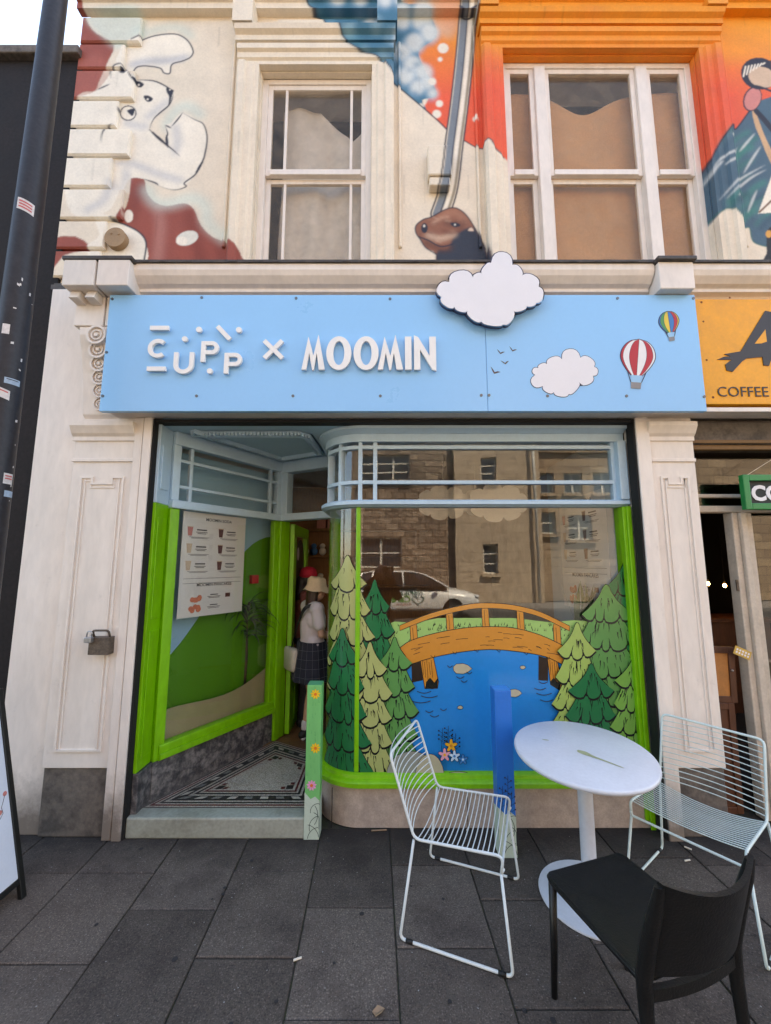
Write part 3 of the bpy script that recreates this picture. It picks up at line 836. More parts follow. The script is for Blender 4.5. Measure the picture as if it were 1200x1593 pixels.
# consoles
def console(xc, wd, dbl):
    e = build('console', MB().box(xc - wd / 2, xc + wd / 2, 2.56, 2.84, 3.655, 3.86) if not dbl else MB().box(xc - wd / 2, xc - 0.008, 2.54, 2.84, 3.665, 3.86).box(xc + 0.008, xc + wd / 2, 2.54, 2.84, 3.665, 3.86), 'cream_trim', BLD, bevel=0.006)
    k = 4 if dbl else 2
    for i in range(k):
        x = xc - wd / 2 + wd * (i + 0.5) / k
        m = MB(); q = wd / k * 0.3
        m.add([(x - q, 2.60 if x < -1.98 else 2.66, 3.664), (x + q, 2.60 if x < -1.98 else 2.66, 3.664), (x + q, 2.74, 3.664), (x - q, 2.74, 3.664), (x - q * .95, 2.575 if x < -1.98 else 2.658, 3.60), (x + q * .95, 2.575 if x < -1.98 else 2.658, 3.60), (x + q, 2.74, 3.59), (x - q, 2.74, 3.59)],
              [(0, 1, 2, 3), (7, 6, 5, 4), (0, 4, 5, 1), (1, 5, 6, 2), (2, 6, 7, 3), (3, 7, 4, 0)])
        if dbl: build('dentil', m, 'cream_trim', e, bevel=0.003)
    if dbl:
        m = MB(); m.box(xc - wd / 2 + .012, xc - .006, 2.66, 2.84, 3.44, 3.662).box(xc + .006, xc + wd / 2 - .012, 2.66, 2.84, 3.44, 3.662); build('corbel_block', m, 'cream_trim', e, bevel=0.006)
    m = MB(); m.box(xc - wd / 2 - .015, xc + wd / 2 + .015, 2.535, 2.86, 3.861, 3.89); build('lead_cap', m, 'lead_flashing', e, bevel=0.006)
    if not dbl: return
    # scrolled bracket with overlapping discs
    S = [(0.15, 0.0), (0.148, -0.06), (0.12, -0.16), (0.085, -0.32), (0.06, -0.5), (0.045, -0.62), (0, -0.66), (0, 0)]
    zt = 3.44
    m = MB(); m.mould([(o, u) for o, u in S], (xc - wd / 2 + .05, 2.82, zt), (xc + wd / 2 - .05, 2.82, zt), (0, -1, 0), (0, 0, 1), 1)
    b = build('scroll', m, 'cream_trim', e, bevel=0.006)
    def face(z):
        for (o0, u0), (o1, u1) in zip(S, S[1:]):
            if u1 <= z - zt <= u0 and u0 != u1: return 2.82 - (o0 + (o1 - o0) * (z - zt - u0) / (u1 - u0))
        return 2.80
    for i in range(6):
        z = zt - 0.07 - i * 0.095; r_ = 0.072 - i * 0.004
        m = MB(); y = face(z)
        m.ring(xc - .045, z, r_, r_ * 0.78, y - 0.022 + i * .0015, y + 0.03, n=20); m.ring(xc - .045, z, r_ * .55, r_ * .42, y - 0.018 + i * .0015, y + 0.03, n=16); m.ring(xc - .045, z, r_ * .2, 0.001, y - 0.022 + i * .0015, y + 0.03, n=10)
        build('disc', m, 'cream_trim', b)
console(-2.02, 0.46, True)
console(2.045, 0.245, False)
# pilasters
def pilaster(x0, x1, face, strip0, strip1, white_to=None):
    e = build('pilaster', MB().box(x0, x1, face, 3.2, 0.42, 2.86), 'cream_paint', BLD, bevel=0.004)
    m = MB(); m.box(x0 + 0.004, x1 - 0.004, face + 0.012, 3.19, 0, 0.42); build('plinth_block', m, 'plinth_stone', e, bevel=0.008)
    CAP = [(0, 0), (0.012, 0), (0.012, 0.03), (0.03, 0.05), (0.045, 0.08), (0.055, 0.10), (0.055, 0.13), (0, 0.13)]
    m = MB(); m.mould(CAP, (x0 - .012, face, 2.63), (x1 + 0.002, face, 2.63), (0, -1, 0), (0, 0, 1)); build('capital', m, 'cream_trim', e)
    m = MB(); m.box(x0 - .006, x1, face - 0.012, face - 0.001, 2.475, 2.50); build('necking', m, 'cream_trim', e, bevel=0.003)
    # raised bead around the field, with ears at the top
    a, b, z0, z1_ = x0 + 0.075, x1 - 0.065, 0.53, 2.36
    ear = 0.26 * (b - a)
    path = [(a, z0), (b, z0), (b, z1_), (b - ear, z1_), (b - ear, z1_ - 0.045), (a + ear, z1_ - 0.045), (a + ear, z1_), (a, z1_)]
    for off, wd, pr in ((0, 0.014, 0.010), (0.028, 0.009, 0.006)):
        q = grow(path, -off) if off else path
        m = MB()
        for i in range(len(q)):
            (xa, za), (xb, zb) = q[i], q[(i + 1) % len(q)]
            if abs(xa - xb) > abs(za - zb): m.box(min(xa, xb) - wd / 2, max(xa, xb) + wd / 2, face - pr, face - .0005, za - wd / 2, za + wd / 2)
            else: m.box(xa - wd / 2 + .0004, xa + wd / 2 - .0004, face - pr - .0004, face - .0005, min(za, zb) - wd / 2 + .0004, max(za, zb) + wd / 2 - .0004)
        build('panel_moulding', m, 'cream_trim', e)
    w_ = (strip1 - strip0)
    for k, (q0, q1, f) in enumerate(((0.0, 0.47, 0.022), (0.53, 1.0, 0.03)) if w_ > 0.1 else ((0.0, 1.0, 0.03),)):
        m = MB(); m.box(strip0 + w_ * q0, strip0 + w_ * q1, face - f, face + 0.12, 0.0, 2.80); build('jamb_board', m, 'cream_paint', e, bevel=0.004)
    m = MB(); m.box(strip0 + 0.01, strip1 - 0.01, face, face + .15, 0.0, 2.79); build('jamb_core', m, 'black_gap', e)
pilaster(-2.25, -1.81, 2.80, -1.81, -1.685)
pilaster(1.90, 2.23, 2.80, 1.805, 1.899)
m = MB(); m.box(-2.575, -2.251, 2.835, 3.2, 0, 3.855)
build('end_wall', m, 'cream_paint', BLD, bevel=0.004)
# soffit behind the sign, head of the opening
m = MB(); m.box(-1.95, 5.5, 2.665, 2.7995, 2.801, 2.83)
build('soffit', m, 'cream_trim', BLD)
m = MB(); m.box(-1.685, -1.672, 2.782, 2.87, 0.0, 2.79).box(1.792, 1.804, 2.782, 2.87, 0.0, 2.79).box(-1.671, 1.791, 2.79, 2.87, 2.768, 2.789)
build('shutter_guide', m, 'black_gap', BLD)
# shop ceiling/upper floor slab
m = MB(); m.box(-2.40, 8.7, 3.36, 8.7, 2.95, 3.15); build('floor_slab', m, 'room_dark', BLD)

# sash windows upstairs
def sash(a, b, OZ1, mull, glaz):
    e = build('sash_window', MB().box(a, a + 0.055, 3.0, 3.10, OZ0, OZ1 - .013).box(b - 0.055, b, 3.0, 3.10, OZ0, OZ1 - .013).box(a + .055, b - .055, 3.0, 3.10, OZ1 - 0.06, OZ1 - .013).box(a + .055, b - .055, 2.99, 3.10, OZ0, OZ0 + 0.05), 'cream_trim', BLD, bevel=0.004)
    zm = 5.04
    edges = [a + .055]
    for (p, q) in mull:
        m = MB(); m.box(p, q, 2.985, 3.10, OZ0 + .05, OZ1 - .06); build('mullion', m, 'cream_trim', e, bevel=0.006); edges += [p, q]
    edges.append(b - .055)
    for i in range(0, len(edges), 2):
        l_, r_ = edges[i], edges[i + 1]
        for top in (0, 1):
            z0, z1_ = (zm, OZ1 - .06) if top else (OZ0 + .05, zm)
            y0, y1 = (3.012, 3.042) if top else (3.046, 3.076)
            w_ = 0.04
            m = MB(); m.box(l_, l_ + w_, y0, y1, z0, z1_).box(r_ - w_, r_, y0, y1, z0, z1_).box(l_ + w_, r_ - w_, y0, y1, z1_ - .045, z1_).box(l_ + w_, r_ - w_, y0 - (0.012 if top else 0), y1, z0, z0 + (.05 if top else .06))
            s = build('sash', m, 'cream_trim', e, bevel=0.003)
            cuts = [l_ + w_] + [g for g in glaz if l_ < g < r_] + [r_ - w_]
            for g in cuts[1:-1]:
                m = MB(); m.box(g - .011, g + .011, y0 + .004, y1 - .004, z0 + .05, z1_ - .045); build('glazing_bar', m, 'cream_trim', e)
            for g0, g1 in zip(cuts, cuts[1:]):
                m = MB(); ym = (y0 + y1) / 2 + random.uniform(-.001, .001); m.box(g0, g1, ym - .002, ym + .002, z0 + .05, z1_ - .045); build('pane', m, 'upstairs_glass', e)
sash(*OPEN[0], [], [-0.868, -0.298])
sash(*OPEN[1], [(1.312, 1.406), (2.206, 2.305)], [])
# rooms behind the upstairs windows
for a, b, OZ1 in OPEN:
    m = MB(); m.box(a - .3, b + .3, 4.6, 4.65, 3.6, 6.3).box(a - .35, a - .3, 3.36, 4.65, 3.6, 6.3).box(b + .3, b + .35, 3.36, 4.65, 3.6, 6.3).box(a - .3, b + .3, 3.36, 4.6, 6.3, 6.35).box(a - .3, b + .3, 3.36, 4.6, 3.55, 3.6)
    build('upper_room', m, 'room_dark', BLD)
mat('dust_sheet', lin((206, 200, 194)), 0.9, 0.15, 7, 0.3, 120)
mat('brown_blind', lin((196, 148, 104)), 0.85, 0.14, 3, 0.2, 60)
def cloth(x0, x1, top, z0, y, fold, seed, nx=60, nz=60):
    r_ = random.Random(seed); ph = [r_.uniform(0, 6) for _ in range(6)]
    vs, fs = [], []
    for j in range(nz + 1):
        for i in range(nx + 1):
            u, t = i / nx, j / nz
            zt = top(u)
            d = fold * (math.sin(u * 9 + ph[0] + t * 2) * .5 + math.sin(u * 23 + ph[1] - t * 3) * .25 + math.sin(u * 14 + t * 7 + ph[2]) * .3) * (0.4 + 0.6 * (1 - t))
            vs.append((x0 + (x1 - x0) * u + .02 * math.sin(t * 5 + ph[3]) * (1 - t), y + d, z0 + (zt - z0) * t))
    for j in range(nz):
        for i in range(nx):
            k = j * (nx + 1) + i; fs.append((k, k + 1, k + nx + 2, k + nx + 1))
    m = MB(); m.add(vs, fs)
    return m
def top1(u):
    return 5.84 + 0.03 * math.sin(u * 7) - (.75 * (u - .42) if u > .42 else 0) + (1.5 * (u - .80) if u > .80 else 0)
o = build('dust_sheet', cloth(-0.93, -0.13, top1, 3.97, 3.15, 0.05, 3), 'dust_sheet', smooth=True, recalc=False); tag(o, 'grey dust sheet draped inside the narrow upstairs sash window', 'cloth')
o.modifiers.new('thick', 'SOLIDIFY').thickness = 0.004
o = build('window_blind', cloth(1.04, 2.68, lambda u: 5.97 + 0.03 * math.sin(u * 7 + 1) - .16 * math.exp(-((u - .45) / .15) ** 2) + .02 * u, 3.97, 3.125, 0.018, 8), 'brown_blind', smooth=True, recalc=False); tag(o, 'tan cloth hung inside the wide upstairs window', 'cloth')
o.modifiers.new('thick', 'SOLIDIFY').thickness = 0.004
# fittings on the mural wall
xa, za = atY(665, 232, WY - .05); xb, zb = atY(703, 292, WY - .05)
A = thing('alarm_box', 'cream box on the mural wall crossed by the painted cable', 'alarm box', ((xa + xb) / 2, WY, zb))
painted('cover', dense(MB().box(xa, xb, WY - .09, WY - .002, zb + .08, za), .012), A, bevel=0.012)
painted('base', dense(MB().box(xa + .012, xb - .012, WY - .075, WY - .002, zb, zb + .077), .012), A, bevel=0.01)
mat('brown_disc', lin((158, 128, 96)), 0.7, 0.2)
xa, za = atY(185, 376, WY)
o = build('wall_disc', MB().ring(xa, za, 0.085, 0.001, WY - .05, WY - .002, n=26).ring(xa - .03, za + .03, .008, .001, WY - .056, WY - .05, n=8).ring(xa + .03, za + .025, .008, .001, WY - .056, WY - .05, n=8), 'brown_disc', bevel=0.004)
tag(o, 'round brown cover fixed to the mural wall by the corner stones', 'wall fitting')

# ================================================================== GROUND
PAV = structure(build('pavement', MB().box(-14, 14, -1.6, 2.90, -0.35, -0.010).box(-2.6, 5.5, 2.9, 3.2, -0.35, -0.010), 'paving_bed'))
PAV['label'] = 'dark grey flagstone pavement in front of the shops'
colx = [-5.75, -5.3, -4.85, -4.4, -3.95, -3.5, -3.05, -2.6, -2.17, -1.735, -1.29, -0.84, -0.385, 0.065, 0.52, 0.98, 1.43, 1.89, 2.34, 2.8, 3.25, 3.7, 4.15, 4.6]
def slab(x0, x1, y0, y1, sk):
    g = random.uniform(0.002, 0.0045)
    zt = random.uniform(-0.0015, 0.0015)
    tilt = [random.uniform(-.001, .001) for _ in range(4)]
    sh = lambda y: sk * (y - 1.5)
    t = [(x0 + g + sh(y0), y0 + g), (x1 - g + sh(y0), y0 + g), (x1 - g + sh(y1), y1 - g), (x0 + g + sh(y1), y1 - g)]
    m = MB()
    b = 0.004
    ins = [(b, b), (-b, b), (-b, -b), (b, -b)]
    vs = [(x, y, -0.06) for x, y in t] + [(x, y, zt + q - b) for (x, y), q in zip(t, tilt)] + [(x + i, y + j, zt + q) for (x, y), q, (i, j) in zip(t, tilt, ins)]
    fs = [(8, 9, 10, 11)] + [(k, (k + 1) % 4, 4 + (k + 1) % 4, 4 + k) for k in range(4)] + [(4 + k, 4 + (k + 1) % 4, 8 + (k + 1) % 4, 8 + k) for k in range(4)]
    m.add(vs, fs)
    build('paving_slab', m, 'paving', PAV)
def yj(py): return atZ(600, py)[1]
fixed = {9: [yj(1358), yj(1500)], 10: [yj(1415)], 11: [yj(1355), yj(1490)], 12: [yj(1411), yj(1586)], 13: [yj(1346), yj(1475)], 14: [yj(1400), yj(1570)], 15: [yj(1340), yj(1468)]}
for i in range(len(colx) - 1):
    ys = [2.905]
    if i in fixed: ys += fixed[i]
    else: ys.append(2.9 - random.uniform(0.2, 0.65))
    while ys[-1] > -1.0: ys.append(ys[-1] - random.choice([0.6, 0.62, 0.75, 0.5]))
    ys[-1] = -1.45
    for a, b in zip(ys, ys[1:]):
        if a - b > 0.1 and a > 0.2 or abs(colx[i]) < 9: slab(colx[i], colx[i + 1], b, a, -0.028)
structure(build('kerb', MB().box(-14, 14, -1.6, -1.45, -0.35, 0.0), 'kerb_stone', bevel=0.015))
structure(build('road', MB().box(-40, 40, -10.0, -1.601, -0.5, -0.12), 'asphalt'))
m = MB()
for k in range(14): m.box(-28 + k * 4, -26 + k * 4, -5.85, -5.73, -0.1199, -0.116)
mat('road_paint', (0.7, 0.7, 0.68), 0.7, 0.2, 20)
structure(build('road_marking', m, 'road_paint'))
structure(build('far_pavement', MB().box(-40, 40, -12.6, -10.001, -0.5, 0.0), 'kerb_stone'))
structure(build('ground', MB().box(-200, 200, -200, 200, -0.9, -0.501), 'asphalt'))

# ================================================================== SHOPFRONT
SF = thing('shopfront', 'pale blue and lime green timber shopfront with curved glass and recessed door', 'shopfront', (0.05, 3.0, 0))
GY = 2.95                                  # glazing plane
CX, CR = -0.17, 0.28                       # curved corner: centre x, radius
CY = GY + CR
SB = (CX - CR, 3.66)                       # where the curved window's side meets the door wall
XR = 1.79
ZS0, ZS1 = 0.245, 0.335                    # green sill
ZR0, ZR1 = 2.165, 2.215                    # blue transom rail
ZT = 2.66                                  # top of the transom lights
def curve_path(y_off, n=14):
    """plan line of the glazing, set forward (outwards) by y_off: side, curve, front"""
    r_ = CR + y_off
    pts = [(CX - r_, SB[1])]
    for i in range(n + 1):
        a = math.pi * i / (2 * n)
        pts.append((CX - r_ * math.cos(a), CY - r_ * math.sin(a)))
    pts.append((XR, GY - y_off))
    return pts
def strip(name, mats, off0, off1, z0, z1, parent, prof=None, n=14):
    """moulding that follows the glazing line between two offsets"""
    A, B = curve_path(off0, n), curve_path(off1, n)
    prof = prof or [(0, 0), (1, 0), (1, 1), (0, 1)]
    rings = []
    for (xa, ya), (xb, yb) in zip(A, B):
        rings.append([(xa + (xb - xa) * t, ya + (yb - ya) * t, z0 + (z1 - z0) * h) for t, h in prof])
    m = MB(); m.loft(rings)
    return build(name, m, mats, parent, auto=35)
strip('stone_riser', 'granite', -0.10, 0.045, 0.0, 0.245, SF)
m = MB()
for xx in (-0.36, 0.55, 1.33): m.box(xx - .002, xx + .002, GY - .0462, GY - .03, 0.0, 0.243)
build('stone_joint', m, 'black_gap', SF)
sill = strip('sill', 'lime_joinery', -0.05, 0.085, ZS0, ZS1, SF, [(0, 0), (0.75, 0), (0.8, .12), (1, .2), (1, .5), (.9, .62), (.75, .68), (.72, .9), (.6, 1), (0, 1)])
rail = strip('transom_rail', 'blue_joinery', -0.045, 0.07, ZR0, ZR1, SF, [(0, 0), (0.7, 0), (.8, .2), (1, .3), (1, .75), (.85, 1), (0, 1)])
strip('head_rail', 'blue_joinery', -0.045, 0.045, ZT, ZT + 0.06, SF)
strip('head_board', 'blue_joinery', -0.03, 0.10, ZT + 0.061, 2.767, SF, [(0, 0), (0.6, 0), (.75, .3), (1, .55), (1, 1), (0, 1)])
# transom bars
zb1, zb2 = atY(600, 697, GY)[1], atY(600, 751, GY)[1]
for zb in (zb1, zb2): strip('glazing_bar', 'blue_joinery', -0.014, 0.026, zb - 0.013, zb + 0.013, SF)
def vbar(name, x, wd, z0, z1, mt, dep=0.03, par=None):
    m = MB(); m.box(x - wd / 2, x + wd / 2, GY - dep, GY + 0.02, z0, z1); return build(name, m, mt, par or SF, bevel=0.004)
bars = [atY(px, 725, GY)[0] for px in (584, 952)]
for x in bars: vbar('glazing_bar', x, 0.03, ZR1, ZT, 'blue_joinery', .0275)
vbar('glazing_bar', CX - 0.02, 0.03, ZR1, ZT, 'blue_joinery', .0275)
for a in (36, 72):
    x, y = CX - CR * math.sin(R(a)), CY - CR * math.cos(R(a)); d = Vector((-math.sin(R(a)), -math.cos(R(a)), 0)); t = Vector((d.y, -d.x, 0))
    m = MB(); m.obox((x, y, (ZR1 + ZT) / 2), t * 0.014, d * 0.0272, Vector((0, 0, (ZT - ZR1) / 2))); build('glazing_bar', m, 'blue_joinery', SF, bevel=0.003)
m = MB(); m.box(1.725, XR, GY - .075, GY + .06, ZR1, ZT); build('jamb', m, 'blue_joinery', SF, bevel=0.006)
m = MB(); m.box(1.735, XR, GY - .06, GY + .06, 0.05, ZR0).box(1.757, XR + .001, GY - .075, GY - .0605, 0.0, ZR0); build('jamb', m, 'lime_joinery', SF, bevel=0.006)
m = MB(); xm = CX - 0.03
m.box(xm - .017, xm + .017, GY - .028, GY + .014, ZS1, ZR0); build('mullion', m, 'lime_joinery', SF, bevel=0.008)
# panes
def pane(x0, x1, z0, z1, nm='pane', y=GY):
    m = MB(); m.box(x0, x1, y - .003, y + .003, z0, z1); return build(nm, m, 'shop_glass', SF)
pane(xm, 1.735, ZS1, ZR0)
rows = [(ZR1, zb2), (zb2, zb1), (zb1, ZT)]
for z0, z1_ in rows:
    for x0, x1 in ((CX - .02, bars[0]), (bars[0], bars[1]), (bars[1], 1.725)): pane(x0 + .003, x1 - .003, z0 + .006, z1_ - .006)
def curved_pane(z0, z1_):
    pa = [p for p in curve_path(0.003, 24)[:-1]] + [(xm, GY - .003)]; pb = [p for p in curve_path(-0.003, 24)[:-1]] + [(xm, GY + .003)]
    rings = [[(a[0], a[1], z0), (b[0], b[1], z0), (b[0], b[1], z1_), (a[0], a[1], z1_)] for a, b in zip(pa, pb)]
    m = MB(); m.loft(rings); build('curved_pane', m, 'shop_glass', SF, auto=35)
curved_pane(ZS1, ZR0); curved_pane(ZR1, zb2 - .006); curved_pane(zb2 + .006, zb1 - .006); curved_pane(zb1 + .006, ZT)

# ---- recessed lobby
FZ = 0.12
A_, B_ = Vector((-1.645, 2.99)), Vector((-1.05, 3.97))         # angled side window, front and back
dS = (B_ - A_).normalized(); nS = Vector((dS.y, -dS.x))          # nS looks into the lobby
dD = Vector((SB[0] - B_.x, SB[1] - B_.y)).normalized(); nD = Vector((-dD.y, dD.x))
def side(name, s0, s1, o0, o1, z0, z1, mt, par=None, bevel=0.004):
    """box along the angled window; o = distance out into the lobby"""
    m = MB(); p = A_ + dS * s0; q = A_ + dS * s1
    pl = [p + nS * o0, q + nS * o0, q + nS * o1, p + nS * o1]
    m.add([(a.x, a.y, z0) for a in pl] + [(a.x, a.y, z1) for a in pl], [(0, 3, 2, 1), (4, 5, 6, 7), (0, 1, 5, 4), (1, 2, 6, 5), (2, 3, 7, 6), (3, 0, 4, 7)])
    return build(name, m, mt, par or SF, bevel=bevel)
LS = (B_ - A_).length
structure(build('lobby_floor', MB().add([(-1.672, 2.825, 0.02), (-.47, 2.825, .02), (-.455, 3.68, .02), (B_.x, B_.y + .03, .02), (A_.x - .03, A_.y, .02), (-1.672, 2.825, FZ), (-.47, 2.825, FZ), (-.455, 3.68, FZ), (B_.x, B_.y + .03, FZ), (A_.x - .03, A_.y, FZ)],
          [(0, 1, 2, 3, 4), (5, 6, 7, 8, 9), (0, 1, 6, 5), (1, 2, 7, 6), (2, 3, 8, 7), (3, 4, 9, 8), (4, 0, 5, 9)]), 'plinth_stone'))
# marble threshold
m = MB(); m.box(-1.671, -0.46, 2.795, 2.91, 0.0, FZ + .004); build('step', m, 'marble_step', SF, bevel=0.01)
# mosaic: field and bands laid in the floor
def mosaic_mat(name, c1, c2, size=120):
    m = bpy.data.materials.new(name); m.use_nodes = True
    n, l = m.node_tree.nodes, m.node_tree.links; b = n['Principled BSDF']
    g = n.new('ShaderNodeNewGeometry')
    vo = n.new('ShaderNodeTexVoronoi'); vo.inputs['Scale'].default_value = size; vo.inputs['Randomness'].default_value = 0.55
    l.new(g.outputs['Position'], vo.inputs['Vector'])
    ve = n.new('ShaderNodeTexVoronoi'); ve.feature = 'DISTANCE_TO_EDGE'; ve.inputs['Scale'].default_value = size; ve.inputs['Randomness'].default_value = 0.55
    l.new(g.outputs['Position'], ve.inputs['Vector'])
    mx = n.new('ShaderNodeMix'); mx.data_type = 'RGBA'; mx.inputs[6].default_value = (*c1, 1); mx.inputs[7].default_value = (*c2, 1)
    sp = n.new('ShaderNodeSeparateColor'); l.new(vo.outputs['Color'], sp.inputs[0]); l.new(sp.outputs[0], mx.inputs[0])
    mr = n.new('ShaderNodeMapRange'); mr.inputs[1].default_value = 0.04; mr.inputs[2].default_value = 0.12
    l.new(ve.outputs[0], mr.inputs[0])
    m2 = n.new('ShaderNodeMix'); m2.data_type = 'RGBA'; l.new(mr.outputs[0], m2.inputs[0]); m2.inputs[6].default_value = (*tuple(q * .55 for q in c2), 1); l.new(mx.outputs[2], m2.inputs[7])
    nz = n.new('ShaderNodeTexNoise'); nz.inputs['Scale'].default_value = 5; l.new(g.outputs['Position'], nz.inputs['Vector'])
    sc = n.new('ShaderNodeMapRange'); sc.inputs[3].default_value = 0.75; sc.inputs[4].default_value = 1.15; l.new(nz.outputs[0], sc.inputs[0])
    vm = n.new('ShaderNodeVectorMath'); vm.operation = 'SCALE'; l.new(m2.outputs[2], vm.inputs[0]); l.new(sc.outputs[0], vm.inputs['Scale'])
    l.new(vm.outputs[0], b.inputs['Base Color']); b.inputs['Roughness'].default_value = 0.45
    bp = n.new('ShaderNodeBump'); bp.inputs['Strength'].default_value = 0.3; bp.inputs['Distance'].default_value = 0.002; l.new(mr.outputs[0], bp.inputs['Height']); l.new(bp.outputs[0], b.inputs['Normal'])
    MATS[name] = m
mosaic_mat('mosaic_white', lin((212, 202, 186)), lin((190, 180, 164)))
mosaic_mat('mosaic_black', lin((66, 61, 58)), lin((40, 38, 38)))
mosaic_mat('mosaic_red', lin((120, 52, 48)), lin((94, 40, 38)))
mosaic_mat('mosaic_grey', lin((150, 148, 140)), lin((120, 118, 112)))
Dw = Vector((-0.42, 3.655))
quad = [Vector((-1.60, 2.925)), Vector((-0.475, 2.925)), Vector((-0.475, 3.60)), Vector((B_.x + .04, B_.y - .07))]
def inset(q, d):
    n = len(q); out = []
    for i in range(n):
        p0, p1, p2 = q[i - 1], q[i], q[(i + 1) % n]
        a, b = (p1 - p0).normalized(), (p2 - p1).normalized()
        na, nb = Vector((-a.y, a.x)), Vector((-b.y, b.x))
        k = na + nb; k = k / max(0.2, 1 + na.dot(nb))
        out.append(p1 + k * d)
    return out
MOS = structure(build('mosaic_floor', MB().add([(p.x, p.y, FZ + .0035) for p in inset(quad, -0.012)], [(0, 1, 2, 3)]), 'mosaic_white'))
MOS['label'] = 'mosaic entrance floor with a black and white border'
def band(d0, d1, mt, dz=0.0):
    a, b = inset(quad, d0), inset(quad, d1)
    m = MB()
    for i in range(4):
        j = (i + 1) % 4
        m.add([(p.x, p.y, FZ + .006 + dz) for p in (a[i], a[j], b[j], b[i])], [(0, 1, 2, 3)])
    build('mosaic_band', m, mt, MOS)
band(0.0, 0.014, 'mosaic_red'); band(0.028, 0.042, 'mosaic_black'); band(0.060, 0.116, 'mosaic_black'); band(0.134, 0.150, 'mosaic_black'); band(0.166, 0.180, 'mosaic_red')
a, b = inset(quad, 0.074), inset(quad, 0.102)
for i in range(4):
    j = (i + 1) % 4
    L = (a[j] - a[i]).length; k = max(2, int(L / 0.105))
    for t in range(k):
        u0, u1 = (t + .18) / k, (t + .68) / k
        m = MB(); m.add([(p.x, p.y, FZ + .0085) for p in (a[i].lerp(a[j], u0), a[i].lerp(a[j], u1), b[i].lerp(b[j], u1), b[i].lerp(b[j], u0))], [(0, 1, 2, 3)])
        build('mosaic_block', m, 'mosaic_white' if t % 2 else 'mosaic_grey', MOS)
c = inset(quad, 0.20)
for i in range(4):                                     # stepped corner pieces
    u, v_ = (c[(i + 1) % 4] - c[i]).normalized(), (c[i - 1] - c[i]).normalized()
    for (s, t, e, mt) in ((0.0, 0.0, 0.05, 'mosaic_black'), (0.058, 0.0, 0.03, 'mosaic_red'), (0.0, 0.058, 0.03, 'mosaic_red')):
        p = c[i] + u * s + v_ * t
        m = MB(); m.add([(q.x, q.y, FZ + .006) for q in (p, p + u * e, p + u * e + v_ * e, p + v_ * e)], [(0, 1, 2, 3)]); build('mosaic_block', m, mt, MOS)
# stone base under the side window
side('stone_base', 0.0, LS - .03, -0.12, 0.028, FZ - .05, 0.37, 'slate_base')
m = MB(); m.box(-1.671, -1.63, 2.83, 3.02, 0.0, 0.37); build('stone_base', m, 'slate_base', SF, bevel=0.006)
# return panel at the front
m = MB(); m.box(-1.671, -1.648, 2.83, 3.0, 0.371, ZR0 + .02); rp = build('return_panel', m, 'lime_joinery', SF, bevel=0.003)
for z0, z1_ in ((0.45, 1.28), (1.36, 2.08)):
    m = MB(); m.box(-1.6479, -1.640, 2.86, 2.965, z0, z1_); build('field', m, 'lime_joinery', rp, bevel=0.005)
m = MB(); m.box(-1.671, -1.648, 2.83, 3.0, ZR0 + .021, 2.767); rp = build('return_panel', m, 'blue_joinery', SF, bevel=0.003)
m = MB(); m.box(-1.6479, -1.640, 2.86, 2.965, 2.29, 2.62); build('field', m, 'blue_joinery', rp, bevel=0.005)
# side window frame
ZB = 0.37
bs = side('bottom_rail', 0.03, LS - .05, -0.03, 0.045, ZB, 0.475, 'lime_joinery', bevel=0.008)
side('rail_mould', 0.032, LS - .052, 0.0455, 0.06, ZB + .01, ZB + .05, 'lime_joinery', bs)
side('stile', 0.0, 0.075, -0.03, 0.03, ZB + .001, ZR0, 'lime_joinery', bevel=0.006)
side('stile', LS - .105, LS - .05, -0.03, 0.03, ZB + .001, ZR0, 'lime_joinery', bevel=0.006)
side('corner_post', LS - .05, LS + .02, -0.03, 0.055, FZ + .005, ZR0, 'lime_joinery', bevel=0.008)
side('transom_rail', 0.0, LS, -0.035, 0.05, ZR0 + .0005, ZR1 + .015, 'blue_joinery', bevel=0.008)
side('stile', 0.0, 0.06, -0.03, 0.03, ZR1 + .016, ZT, 'blue_joinery'); side('stile', LS - .08, LS - .005, -0.03, 0.03, ZR1 + .016, ZT, 'blue_joinery')
side('head_rail', 0.0, LS, -0.035, 0.04, ZT, 2.767, 'blue_joinery', bevel=0.008)
for s_ in (0.155, LS - .16): side('glazing_bar', s_ - .013, s_ + .013, -0.012, 0.022, ZR1 + .016, ZT, 'blue_joinery', bevel=0.003)
zq = (2.34, 2.545)
for z in zq: side('glazing_bar', 0.06, LS - .08, -0.011, 0.021, z - .012, z + .012, 'blue_joinery', bevel=0.003)
side('pane', 0.07, LS - .10, -0.003, 0.003, 0.47, ZR0, 'shop_glass', bevel=0)
for z0, z1_ in ((ZR1 + .017, zq[0] - .013), (zq[0] + .013, zq[1] - .013), (zq[1] + .013, ZT)):
    for s0, s1 in ((.061, .142), (.169, LS - .174), (LS - .146, LS - .081)): side('pane', s0, s1, -.003, .003, z0, z1_, 'shop_glass', bevel=0)
